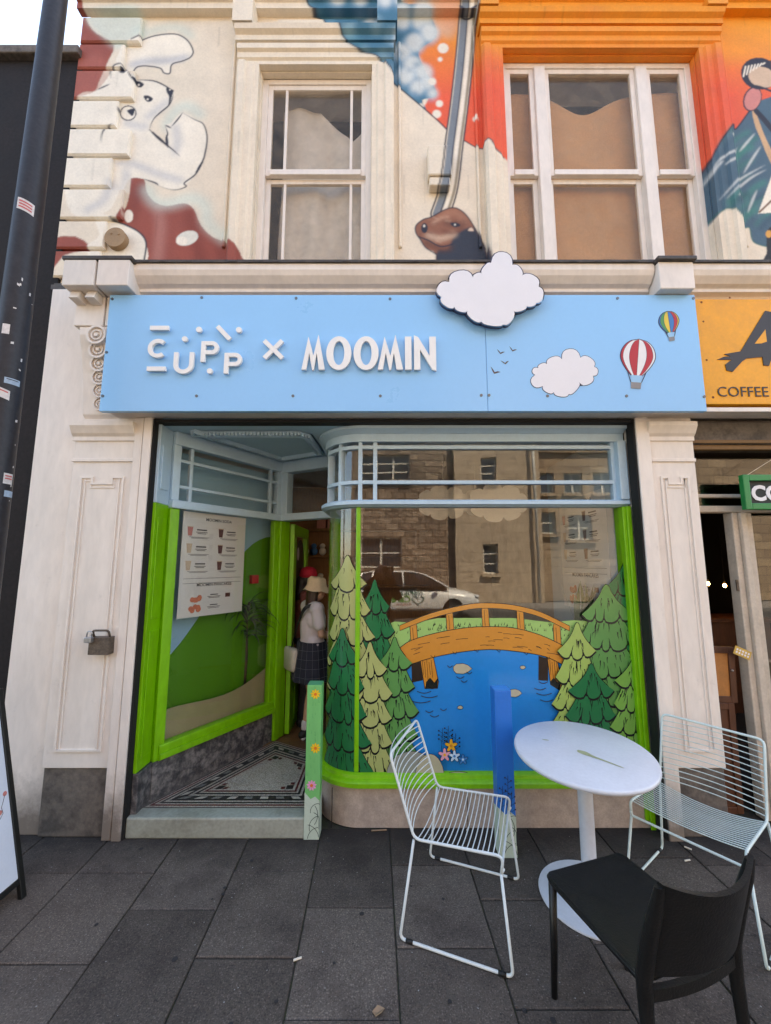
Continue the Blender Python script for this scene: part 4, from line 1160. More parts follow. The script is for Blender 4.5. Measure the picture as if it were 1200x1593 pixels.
# door wall: posts, fanlight, door
LD = (Vector(SB) - B_).length
def dwall(name, s0, s1, o0, o1, z0, z1, mt, par=None, bevel=0.004):
    m = MB(); p = B_ + dD * s0; q = B_ + dD * s1
    pl = [p + nD * o0, q + nD * o0, q + nD * o1, p + nD * o1]
    m.add([(a.x, a.y, z0) for a in pl] + [(a.x, a.y, z1) for a in pl], [(0, 3, 2, 1), (4, 5, 6, 7), (0, 1, 5, 4), (1, 2, 6, 5), (2, 3, 7, 6), (3, 0, 4, 7)])
    return build(name, m, mt, par or SF, bevel=bevel)
dwall('door_post', 0.0, 0.045, -0.03, 0.09, FZ + .006, ZR0, 'lime_joinery', bevel=0.006)
dwall('door_post', LD - .05, LD, -0.03, 0.07, FZ + .006, ZR0, 'lime_joinery', bevel=0.006)
dwall('transom_rail', 0.0, LD, -0.05, 0.06, ZR0 + .001, ZR1 + .02, 'blue_joinery', bevel=0.008)
dwall('head_rail', 0.0, LD, -0.04, 0.06, ZT - .01, 2.766, 'blue_joinery', bevel=0.006)
dwall('stile', 0.0, 0.10, -0.035, 0.055, ZR1 + .021, ZT - .011, 'blue_joinery'); dwall('stile', LD - .06, LD, -0.035, 0.055, ZR1 + .021, ZT - .011, 'blue_joinery')
dwall('pane', 0.10, LD - .06, 0.0, 0.006, ZR1 + .021, ZT - .011, 'shop_glass', bevel=0)
# door leaf, open inwards
H0 = B_ + dD * 0.05 + nD * 0.09
ld = Vector((0.005, 0.995)).normalized(); ln = Vector((ld.y, -ld.x))
def leaf(name, s0, s1, o0, o1, z0, z1, mt, par, bevel=0.004):
    m = MB(); p = H0 + ld * s0; q = H0 + ld * s1
    pl = [p + ln * o0, q + ln * o0, q + ln * o1, p + ln * o1]
    m.add([(a.x, a.y, z0) for a in pl] + [(a.x, a.y, z1) for a in pl], [(0, 3, 2, 1), (4, 5, 6, 7), (0, 1, 5, 4), (1, 2, 6, 5), (2, 3, 7, 6), (3, 0, 4, 7)])
    return build(name, m, mt, par, bevel=bevel)
DW = 0.72
door = leaf('door', 0, 0.11, 0, 0.045, FZ + .02, ZR0 - .02, 'lime_joinery', SF)
leaf('stile', DW - .11, DW, 0, 0.045, FZ + .02, ZR0 - .02, 'lime_joinery', door)
leaf('rail', .11, DW - .11, .0005, .0445, FZ + .02, FZ + .50, 'lime_joinery', door)
leaf('rail', .11, DW - .11, .0005, .0445, ZR0 - .13, ZR0 - .02, 'lime_joinery', door)
leaf('panel', .17, DW - .17, .0446, .052, FZ + .10, FZ + .42, 'lime_joinery', door)
leaf('pane', .11, DW - .11, .02, .026, FZ + .50, ZR0 - .13, 'shop_glass', door, 0)
mat('sticker_black', lin((26, 26, 30)), 0.4, 0.05); mat('sticker_pale', lin((200, 190, 200)), 0.4, 0.05)
m = MB(); cz = 1.72; cen = H0 + ld * (DW / 2)
def lpt(s, z, o): p = H0 + ld * s + ln * o; return (p.x, p.y, z)
el = [lpt(DW / 2 + .215 * math.cos(t), cz + .29 * math.sin(t), .0275) for t in np.linspace(0, 2 * math.pi, 32, endpoint=False)]
m.add(el, [tuple(range(32))])
el = [lpt(DW / 2 - .10 + .05 * math.cos(t), cz + .13 + .07 * math.sin(t), .0285) for t in np.linspace(0, 2 * math.pi, 20, endpoint=False)]; m.add(el, [tuple(range(20))], 1)
build('door_sticker', m, ['sticker_black', 'sticker_pale'], door, recalc=False)
mat('brass', lin((150, 130, 90)), 0.35, 0.1, metal=0.8)
m = MB(); m.tube([lpt(DW - .055, 1.05, .045), lpt(DW - .055, 1.05, .09), lpt(DW - .055, 1.25, .09), lpt(DW - .055, 1.25, .045)], .009); build('handle', m, 'brass', door, smooth=True)
# lobby ceiling and plaster cornice
cl_ = [(-1.671, 2.872), (CX - .1, 2.872), (SB[0] + .05, SB[1]), (B_.x, B_.y + .02), (A_.x - .02, A_.y)]
structure(build('lobby_ceiling', MB().add([(x, y, 2.768) for x, y in cl_] + [(x, y, 2.84) for x, y in cl_], [(0, 1, 2, 3, 4), (5, 6, 7, 8, 9)] + [(i, (i + 1) % 5, 5 + (i + 1) % 5, 5 + i) for i in range(5)]), 'lobby_ceiling'))
CM = [(0, 0), (0.02, 0), (0.03, -.012), (0.06, -.018), (0.075, -.032), (0.095, -.04), (.1, 0)]
cpts = [Vector((-1.52, 2.97)), Vector((-0.66, 2.97)), Vector((-0.58, 3.06)), Vector((-0.56, 3.60)), Vector((-1.03, 3.84))]
for i in range(len(cpts)):
    p, q = cpts[i], cpts[(i + 1) % len(cpts)]
    d = (q - p).normalized(); nn = Vector((-d.y, d.x))
    m = MB(); m.mould([(o * .75, u * .8) for o, u in CM], (p.x, p.y, 2.7675), (q.x, q.y, 2.7675), (nn.x, nn.y, 0), (0, 0, 1)); cmo = build('ceiling_cornice', m, 'blue_joinery', SF)
    k = int((q - p).length / .028); m = MB()
    for t in range(k):
        c_ = p.lerp(q, (t + .5) / k) + nn * .035; m.obox((c_.x, c_.y, 2.748), (d.x * .008, d.y * .008, 0), (nn.x * .012, nn.y * .012, 0), (0, 0, .010))
    build('dentil_run', m, 'blue_joinery', cmo)
# back faces of the lobby: display casing behind the angled window
mat('display_green', lin((80, 142, 18)), 0.6, 0.08, 4, 0.1, 40)
mat('display_sky', lin((150, 190, 214)), 0.6, 0.05); mat('display_tan', lin((164, 150, 112)), 0.7, 0.1)
DSP = thing('window_display', 'printed green hill and pale sky backdrop inside the angled side window', 'display', (-1.5, 3.6, 0.4))
def sp(s, o, z): p = A_ + dS * s + nS * o; return (p.x, p.y, z)
def sideflat(poly, o, m_, mt=0): 
    tr = tessellate_polygon([[Vector((a, b, 0)) for a, b in poly]]); m_.add([sp(a, o, b) for a, b in poly], [tuple(t) for t in tr], mt); return m_
def sideslab(poly, o0, o1):
    m = MB(); m.prism(poly, o0, o1); m.v = [sp(x, y, z) for x, y, z in m.v]; return m
OB = -0.15
build('sky_panel', sideslab([(-.1, .40), (LS + .16, .40), (LS + .16, ZT), (-.1, ZT)], OB - .01, OB), 'display_sky', DSP)
hill = [(-.1, .40), (LS + .16, .40), (LS + .16, 2.02), (LS + .03, 2.02)] + [(LS + .03 - t * (LS + .1) / 16, 2.02 - .02 * t - .75 * (1 - math.cos(t / 16 * math.pi)) / 2 + .05 * math.sin(t / 3)) for t in range(1, 17)]
build('hill_panel', sideslab(hill, OB + .001, OB + .008), 'display_green', DSP)
bank = [(-.1, .40), (LS - .02, .40)] + [(LS - .02 - t * (LS + .08) / 12, 0.80 - .22 * t / 12 - .07 * math.sin(t / 12 * 5)) for t in range(13)]
build('bank_panel', sideslab(bank, -.05, -.044), 'display_tan', DSP)
build('display_base', sideslab([(-.05, .36), (LS - .03, .36), (LS - .03, .42), (-.05, .42)], OB, -.04), 'display_tan', DSP)
mat('lampshade', lin((180, 190, 90)), 0.8, 0.1)
# interior room
structure(build('shop_floor', MB().box(-1.9, 2.2, 3.72, 8.7, 0.0, FZ - .004).box(-.4, 1.78, 3.1, 3.7199, 0.0, FZ - .004), 'oak_floor'))
k = 0
m = MB()
for i in range(28):
    x = -1.1 + i * .11; m.box(x + .001, x + .109, 3.72 - max(0, (x + 1.0)) * .45 if x < -.45 else 3.1, 7.5, FZ - .003, FZ + .001 + random.uniform(0, .001))
structure(build('floorboards', m, 'oak_floor'))
structure(build('shop_wall', MB().box(-2.4, -2.1, 3.36, 8.7, 0, 2.95).box(2.0, 2.2, 3.0, 8.7, 0, 2.95).box(-2.1, 2.0, 7.6, 7.8, 0, 2.95).box(XR + .001, 2.0, 2.96, 3.2, 0, 2.95), 'brown_wall'))
structure(build('shop_ceiling', MB().box(-2.1, 2.0, 3.36, 7.6, 2.85, 2.94).box(CX - .05, XR, 3.03, 3.36, 2.80, 2.94), 'shop_white'))
mat('side_panel', lin((176, 186, 190)), 0.7, 0.06)
build('side_lining', MB().box(1.775, 1.795, 3.02, 4.3, 0.2, 2.78), 'side_panel', SF)
build('lobby_back', sideslab([(-.12, 0.0), (LS + .16, 0.0), (LS + .16, 2.9), (-.12, 2.9)], OB - .06, OB - .03), 'shop_white', SF)

# ================================================================== SIGNS
SY = 2.62
def sg(px, py, Y=SY): return atY(px, py, Y)
SIGN = thing('fascia_sign', 'long sky blue fascia sign with raised white lettering, clouds and balloons', 'shop sign', (0.12, SY, 2.79))
xs_ = sg(757, 560)[0]
build('board', MB().box(-1.965, xs_ - .001, SY, SY + .035, 2.785, 3.65), 'blue_board', SIGN, bevel=0.003)
build('board', MB().box(xs_ + .001, 2.205, SY, SY + .035, 2.785, 3.65), 'blue_board', SIGN, bevel=0.003)
def bar(m, a, b, th, y0, y1):
    (xa, za), (xb, zb) = a, b
    dx, dz = xb - xa, zb - za; L = math.hypot(dx, dz); nx, nz = -dz / L * th / 2, dx / L * th / 2
    m.prism([(xa + nx, za + nz), (xb + nx, zb + nz), (xb - nx, zb - nz), (xa - nx, za - nz)], y0, y1); return m
LY0, LY1 = SY - .030, SY - .010
pk = sg(700, 550)[0] - sg(699, 550)[0]           # metres per photo pixel on the board
def letter(m, nm='letter'):
    o = build(nm, m, 'white_letter', SIGN, bevel=0.0015)
    st = MB()                                     # stand-offs behind the letter
    cx = sum(v[0] for v in m.v) / len(m.v); cz_ = sum(v[2] for v in m.v) / len(m.v)
    return o
c = sg(249, 545); letter(MB().ring(c[0], c[1], 15.5 * pk, 8.8 * pk, LY0, LY1, 48, 312))
for a, b in (((237, 513.5), (266, 513.5)), ((232, 576.5), (261, 576.5)), ((341, 511), (360, 531))):
    letter(bar(MB(), sg(*a), sg(*b), 7 * pk, LY0, LY1), 'letter_stroke')
for d, r_ in (((290.5, 530.5), 4.4), ((312.4, 516), 4.6), ((329, 580), 4.4), ((374, 516.5), 4.6)):
    c = sg(*d); letter(MB().ring(c[0], c[1], r_ * pk, .0005, LY0, LY1, n=20), 'letter_dot')
c = sg(288.5, 569.5); m = MB().ring(c[0], c[1], 15.5 * pk, 8.7 * pk, LY0, LY1, 180, 360)
for s in (-1, 1): m.box(c[0] + s * 12.1 * pk - 3.4 * pk, c[0] + s * 12.1 * pk + 3.4 * pk, LY0, LY1, c[1], sg(288, 551)[1])
letter(m)
for px, y0, y1 in ((320, 534, 566), (355.5, 552, 584)):
    x0, zt = sg(px - 3.5, y0); zb = sg(px, y1)[1]
    rr = 10.8 * pk
    m = MB().box(x0, x0 + 7 * pk, LY0, LY1, zb, zt); cx_ = x0 + 16.5 * pk; cz_ = zt - rr
    m.ring(cx_, cz_, rr, rr - 6.6 * pk, LY0, LY1, -90, 90)
    m.box(x0 + 7 * pk, cx_, LY0, LY1, zt - 6.6 * pk, zt).box(x0 + 7 * pk, cx_, LY0, LY1, zt - 2 * rr, zt - 2 * rr + 6.6 * pk)
    letter(m)
q0, q1, q2, q3 = sg(413, 533), sg(441, 560), sg(413, 560), sg(441, 533)
m = bar(MB(), q0, q1, 7 * pk, LY0, LY1)
cm = ((q2[0] + q3[0]) / 2, (q2[1] + q3[1]) / 2)
d_ = Vector((q3[0] - q2[0], q3[1] - q2[1])).normalized() * 3.5 * pk
bar(m, q2, (cm[0] - d_.x, cm[1] - d_.y), 7 * pk, LY0, LY1); bar(m, (cm[0] + d_.x, cm[1] + d_.y), q3, 7 * pk, LY0, LY1)
letter(m, 'cross')
zt, zb = sg(575, 527)[1], sg(575, 578)[1]; hh = zt - zb
Mp = [(0, 0), (.27, 1), (.50, .42), (.70, 1.06), (1, 0), (.74, 0), (.64, .50), (.53, 0), (.46, -.02), (.32, .50), (.20, 0)]
Np = [(0, 0), (0, 1.04), (.20, .98), (.70, .42), (.70, 1), (1, 1), (1, -.04), (.82, 0), (.28, .60), (.28, 0)]
for ch, p0, p1 in (('M', 471, 507), ('O', 509, 547), ('O', 551, 589), ('M', 588, 627), ('I', 630, 640), ('N', 644, 678)):
    xa, xb = sg(p0, 552)[0], sg(p1, 552)[0]; wd = xb - xa
    if ch == 'M': m = MB().prism([(xa + u * wd, zb + v_ * hh) for u, v_ in Mp], LY0, LY1)
    elif ch == 'N': m = MB().prism([(xa + u * wd, zb + v_ * hh) for u, v_ in Np], LY0, LY1)
    elif ch == 'I': m = MB().box(xa, xb, LY0, LY1, zb, zt)
    else: m = MB().ring((xa + xb) / 2, (zt + zb) / 2, hh / 2 * 1.02, hh / 2 * .72, LY0, LY1, n=36, ex=wd / hh, ix=wd / hh * .62)
    letter(m)
m = MB()
stand = []
for px in (249, 288, 321, 356, 427, 480, 499, 528, 570, 598, 618, 635, 650, 672):
    x_, z_ = sg(px, 552); stand.append((x_, z_))
# screws
for px, py in ((175, 465), (314, 463), (461, 464), (607, 465), (757, 465), (843, 463), (961, 464), (1079, 464), (166, 548), (160, 616), (306, 616), (456, 616), (592, 616), (749, 615), (761, 615), (852, 616), (975, 616), (1096, 617)):
    c = sg(px, py); build('screw', MB().ring(c[0], c[1], .010, .0005, SY - .004, SY, n=10), 'screw_metal', SIGN)
def z5(pts): return [sg(620 + x * .4833, 390 + y * .4833) for x, y in pts]
# raised cloud plaque
out = scallop(z5([(160, 118), (236, 104), (264, 92), (292, 57), (360, 64), (385, 103), (442, 132), (434, 184), (405, 192), (360, 206), (330, 252), (262, 243), (218, 208), (178, 197), (135, 165)]), [.42, .30, .22, .62, .35, .42, .34, .25, .25, .28, .14, .24, .25, .30, .45])
cld = build('cloud_plaque', MB().prism(grow(out, .008), SY - .052, SY - .030), 'print_navy', SIGN)
build('cloud_face', MB().prism(out, SY - .055, SY - .0521), 'print_white', cld)
out = scallop(z5([(440, 400), (450, 378), (478, 366), (526, 350), (586, 345), (630, 374), (626, 403), (582, 424), (548, 462), (500, 456), (465, 436)]), [.55, .3, .34, .55, .36, .45, .38, .18, .24, .3, .6])
cld = build('printed_cloud', MB().prism(grow(out, .004), SY - .002, SY - .0003), 'print_navy', SIGN)
build('cloud_face', MB().flat(out, SY - .0026), 'print_white', cld, recalc=False)
for nm, c3 in (('bal_red', (190, 32, 44)), ('bal_white', (238, 236, 236)), ('bal_blue', (44, 120, 190)), ('bal_yellow', (232, 200, 60)), ('bal_green', (70, 150, 80)), ('bal_grey', (140, 136, 136)), ('bal_sky', (150, 200, 235))): mat(nm, lin(c3, .92), 0.4, 0.03, 8, 0)
def balloon(cx, cy, rx, ry, tip, cols, rot):
    """printed hot-air balloon; all numbers in photo pixels"""
    def T(u, v_):
        a = R(rot); x, y = u * math.cos(a) - v_ * math.sin(a), u * math.sin(a) + v_ * math.cos(a)
        return sg(cx + x, cy + y)
    def edge(t): # half width at height t (-1 top .. 1 neck)
        if t < 0.1: return rx * math.sqrt(max(0, 1 - (t - .1) ** 2 / 1.21))
        return rx * (1 - (t - .1) / .9 * .68 - .0) * (1 if t < .97 else 1)
    n = 22; ts = [-1 + 2 * i / n for i in range(n + 1)]
    def sm(t):
        if t < -.05: return rx * math.sqrt(max(0, 1 - ((t + .05) / .95) ** 2))
        return rx * (1 - .68 * ((t + .05) / 1.05) ** 1.6)
    L = [T(-sm(t), t * ry) for t in ts]; Rr = [T(sm(t), t * ry) for t in ts]
    out = L + Rr[::-1]
    o = build('printed_balloon', MB().prism(grow(out, .0045), SY - .002, SY - .0003), 'print_navy', SIGN)
    k = len(cols)
    for i, cc in enumerate(cols):
        u0, u1 = math.sin(R(-90 + 180 * i / k)), math.sin(R(-90 + 180 * (i + 1) / k))
        pl = [T(sm(t) * u0 + .3, t * ry) for t in ts] + [T(sm(t) * u1 - .3, t * ry) for t in ts[::-1]]
        build('stripe', MB().flat(pl, SY - .0026), cc, o, recalc=False)
    w0 = sm(1) ; bw = w0 * .95; by = ry + tip
    m = MB()
    for u in (-1, 1): m.ribbon([T(u * rx * .72, ry * .35), T(u * bw * 1.0, by)], .0055, SY - .0022)
    build('rigging', m, 'print_navy', o, recalc=False)
    build('collar', MB().flat([T(-w0, ry), T(w0, ry), T(w0 * .9, by), T(-w0 * .9, by)], SY - .0028), 'bal_sky', o, recalc=False)
    build('basket', MB().flat([T(-bw, by), T(bw, by), T(bw * .92, by + tip * .9), T(-bw * .92, by + tip * .9)], SY - .0032), 'bal_grey', o, recalc=False)
balloon(992.5, 556, 27, 28, 11, ['bal_red', 'bal_white', 'bal_red', 'bal_white', 'bal_red', 'bal_white'], 4)
balloon(1041, 501, 15.5, 16.5, 7, ['bal_blue', 'bal_green', 'bal_yellow', 'bal_blue', 'bal_red', 'bal_yellow'], -9)
mat('print_brown', lin((84, 62, 56)), .5, .05, 8, 0)
for px, py, s, r_ in ((779, 548, 6, 10), (798, 544, 6, 15), (786, 564, 6, -8), (770, 578, 8, 20)):
    c = sg(px, py); q = lambda u, v_: (c[0] + (u * math.cos(R(r_)) + v_ * math.sin(R(r_))) * s * pk, c[1] + (-u * math.sin(R(r_)) + v_ * math.cos(R(r_))) * s * pk)
    build('printed_bird', MB().flat([q(-1.1, .75), q(-.5, .35), q(0, -.1), q(.5, .25), q(1.1, .3), q(.55, -.1), q(.05, -.5), q(-.45, -.05)], SY - .001), 'print_brown', SIGN, recalc=False)

# yellow sign next door
mat('yellow_board', lin((242, 164, 20), .95), 0.45, 0.10, 7, 0.1, 60); mat('sign_black', lin((44, 40, 42)), .5, .1)
NS = thing('neighbour_sign', 'amber yellow shop sign with black brushstroke lettering next door', 'shop sign', (2.8, 2.66, 2.86))
build('board', MB().box(2.232, 5.0, 2.66, 2.80, 2.852, 3.645), 'yellow_board', NS, bevel=0.003)
def z8(pts): return [atY(1040 + x * .2888, 440 + y * .2888, 2.66) for x, y in pts]
Ao = z8([(262, 415), (300, 398), (335, 398), (300, 385), (388, 370), (430, 300), (520, 152), (560, 160), (600, 152), (640, 300), (668, 455), (640, 440), (620, 470), (596, 430), (588, 400), (560, 398), (540, 448), (512, 445), (505, 400), (420, 408), (395, 425), (345, 480), (312, 472), (306, 440), (340, 415)])
build('letter', MB().prism(Ao, 2.655, 2.6598), 'sign_black', NS)
build('letter_counter', MB().flat(z8([(462, 330), (520, 252), (528, 318), (500, 328)]), 2.6542), 'yellow_board', NS, recalc=False)
x_, z_ = atY(1116, 617, 2.66); t = text_mb('COFFEE &', .105, .003, bold=-.0004); build('lettering', shift(t, x_, 2.657, z_), 'sign_black', NS)
mat('rust', lin((120, 66, 30)), .9, .3)
for px, py in ((1090, 470), (1093, 500), (1098, 560), (1108, 618), (1134, 463)):
    c = atY(px, py, 2.66); build('rust_spot', MB().ring(c[0] + .008, c[1], random.uniform(.004, .009), .0003, 2.6592, 2.66, n=9), 'rust', NS)

# ================================================================== WINDOW PRINT (flat vinyl behind the curved glass)
VIN = thing('window_print', 'printed forest, wooden bridge and blue river on the curved shop window', 'window print', (0.7, GY + .01, ZS1))
def bend(m, base):
    """lay a flat print (x, depth, z) on the inside of the glazing line, round the curved corner"""
    bm = bmesh.new(); vs = [bm.verts.new(p) for p in m.v]
    lay = []
    for f, mi in zip(m.f, m.mi):
        try: fc = bm.faces.new([vs[i] for i in f]); fc.material_index = mi
        except ValueError: pass
    lo = min(p[0] for p in m.v)
    if lo < CX:
        x = CX
        while x > lo:
            bmesh.ops.bisect_plane(bm, geom=bm.verts[:] + bm.edges[:] + bm.faces[:], plane_co=(x, 0, 0), plane_no=(1, 0, 0)); x -= .025
    for v in bm.verts:
        x, d, z = v.co; d += base
        if x < CX:
            t = min((CX - x) / CR, math.pi / 2 + .5); rr = CR - d
            if t < math.pi / 2: v.co = (CX - rr * math.sin(t), CY - rr * math.cos(t), z)
            else: v.co = (CX - rr, CY + (t - math.pi / 2) * CR, z)
        else: v.co = (x, GY + d, z)
    out = MB(); bm.verts.index_update()
    out.v = [v.co[:] for v in bm.verts]; out.f = [tuple(v.index for v in f.verts) for f in bm.faces]; out.mi = [f.material_index for f in bm.faces]
    bm.free(); return out
def vp(px, py): return atY(px, py, GY)
for nm, c3 in (('v_black', (24, 30, 26)), ('v_dark', (28, 112, 66)), ('v_mid', (88, 146, 76)), ('v_light', (158, 184, 96)), ('v_yell', (170, 176, 110)), ('v_leaf', (116, 170, 76)), ('v_water', (4, 132, 208)), ('v_wood', (206, 136, 48)), ('v_rock', (186, 178, 150)), ('v_reed', (150, 190, 106)), ('v_bark', (46, 34, 26)), ('v_pink', (232, 168, 184)), ('v_orange', (240, 176, 52)), ('v_pale', (196, 222, 240)), ('v_bluef', (60, 130, 190)), ('v_slate', (150, 152, 140))): mat(nm, lin(c3, .95), .16, .05, 5, 0, 40)
layer = [-0.0034]
def vin(name, m, mats, th=None):
    """stack each print just in front of the ones before it (film thickness)"""
    m.v = [(x, y * .25, z) for x, y, z in m.v]
    o = build(name, bend(m, layer[0]), mats, VIN, recalc=False)
    layer[0] += min(p[1] for p in m.v) - .00025
    return o
def rect(x0, z0, x1, z1): return [(x0, z0), (x1, z0), (x1, z1), (x0, z1)]
# river
wz = vp(700, 1000)[1]
vin('printed_river', MB().flat(rect(vp(600, 1100)[0], ZS1 - .02, vp(880, 1100)[0], vp(740, 1000)[1]), 0), 'v_water')
# reeds
def z6(x, y): return vp(500 + x * .425, 850 + y * .425)
m = MB(); m.flat([z6(x, y) for x, y in ((225, 290), (270, 275), (340, 280), (430, 262), (560, 262), (700, 262), (840, 278), (920, 270), (1000, 275), (1010, 350), (900, 380), (700, 310), (560, 305), (420, 325), (300, 372), (235, 360))], 0)
for q in range(170):
    x = random.uniform(240, 990); y = random.uniform(276, 300) + (random.uniform(0, 45) if x < 330 or x > 870 else 0)
    a, b = z6(x, y + 11), z6(x + random.uniform(-3, 5), y)
    m.ribbon([a, b], .006, -.0004, 1, True)
vin('printed_reeds', m, ['v_reed', 'v_black'])
# bridge
m = MB()
for xa in (300, 380, 470, 570, 670, 770): pass
def line(m, pts, wd=.005, y=-.0012, mi=1): m.ribbon([z6(*p) for p in pts], wd, y, mi)
top = [(285, 375), (330, 345), (420, 318), (520, 300), (600, 295), (700, 299), (800, 325), (897, 370)]
bot = [(885, 432), (820, 402), (740, 386), (640, 376), (560, 379), (480, 390), (400, 407), (315, 434)]
deck = [z6(*p)[:2] for p in [q[:2] for q in smooth_path([(a, b, 0) for a, b in top], 4)] + [q[:2] for q in smooth_path([(a, b, 0) for a, b in bot], 4)]]
vin('printed_pier', MB().flat([z6(*p) for p in ((330, 425), (368, 410), (372, 490), (332, 498))], 0), 'v_bark')
vin('printed_pier', MB().flat([z6(*p) for p in ((795, 400), (830, 410), (830, 492), (794, 490))], 0), 'v_bark')
for pier in (((362, 405), (408, 400), (428, 495), (425, 518), (380, 520)), ((828, 405), (862, 420), (880, 500), (872, 525), (840, 505))):
    m = MB(); pl = [z6(*p) for p in pier]; m.flat(grow(pl, .005), 0, 1).flat(pl, -.0005, 0)
    x0 = pier[0][0]
    for t in range(5): line(m, [(x0 + 8 + t * 8, 415 + 8 * (t % 2)), (x0 + 12 + t * 8.5, 470 + 10 * (t % 3))], .003)
    m.flat([z6(pier[2][0] - 44, 496), z6(pier[2][0] - 30, 480), z6(pier[2][0] - 14, 498), z6(pier[2][0], 478), z6(*pier[3]), z6(pier[4][0], pier[4][1])], -.0009, 1)
    vin('printed_pier', m, ['v_wood', 'v_black'])
m = MB(); railp = [(288, 290), (400, 246), (520, 216), (600, 208), (700, 215), (800, 240), (908, 292)]
rl = [q[:2] for q in smooth_path([(a, b, 0) for a, b in railp], 4)]
pl = [z6(*p) for p in rl + [(x, y + 17) for x, y in rl[::-1]]]
for xx, y0, y1 in ((338, 285, 355), (470, 240, 312), (600, 222, 300), (728, 232, 306), (862, 285, 362)):
    q = [z6(xx - 13, y0), z6(xx + 10, y0), z6(xx + 15, y1), z6(xx - 9, y1)]; m.flat(grow(q, .004), 0, 1).flat(q, -.0004, 0); line(m, [(xx - 4, y0 + 12), (xx, y1 - 8)], .003)
m.flat(grow(pl, .004), -.0008, 1).flat(pl, -.0012, 0)
vin('printed_railing', m, ['v_wood', 'v_black'])
m = MB(); m.flat(grow(deck, .005), 0, 1).flat(deck, -.0005, 0)
for q in range(26):
    x = random.uniform(320, 840); f = (x - 600) / 300; y = 312 + 62 * f * f + random.uniform(0, 50); L = random.uniform(10, 45)
    line(m, [(x, y), (x + L / 2, y - 1 + f * 4), (x + L, y + f * 10)], .0035, -.0009)
for x in (400, 480, 560, 640, 740, 820):
    f = (x - 600) / 300; y = 377 + 50 * f * f; line(m, [(x, y), (x + 12, y + 9), (x + 16, y - 1)], .004, -.0009)
vin('printed_bridge', m, ['v_wood', 'v_black'])
# river stones, ripples
for px, py, w_, h_ in ((718, 1040, 14, 8), (800, 1078, 10, 6), (813, 1038, 4, 2.5), (716, 1100, 4, 2.5)):
    pl = [vp(px + w_ * math.cos(t) * (1 + .15 * math.sin(3 * t + px)), py + h_ * math.sin(t)) for t in np.linspace(0, 2 * math.pi, 9, endpoint=False)]
    vin('printed_rock', MB().flat(grow(pl, .003), 0, 1).flat(pl, -.0005, 0), ['v_rock', 'v_black'], .001)
m = MB()
for px, py, L in ((660, 1075, 22), (668, 1082, 26), (655, 1090, 30), (672, 1068, 18), (840, 1070, 18), (846, 1078, 24), (850, 1088, 20), (716, 1052, 12), (722, 1058, 10), (668, 1105, 12), (690, 1102, 10), (676, 1112, 14), (845, 1060, 14), (730, 1045, 8), (700, 1035, 8)):
    m.ribbon([vp(px + L * (t / 6 - .5), py + 3 * math.sin(t / 6 * math.pi)) for t in range(7)], .005, 0)
vin('printed_ripples', m, 'v_bark', .001)

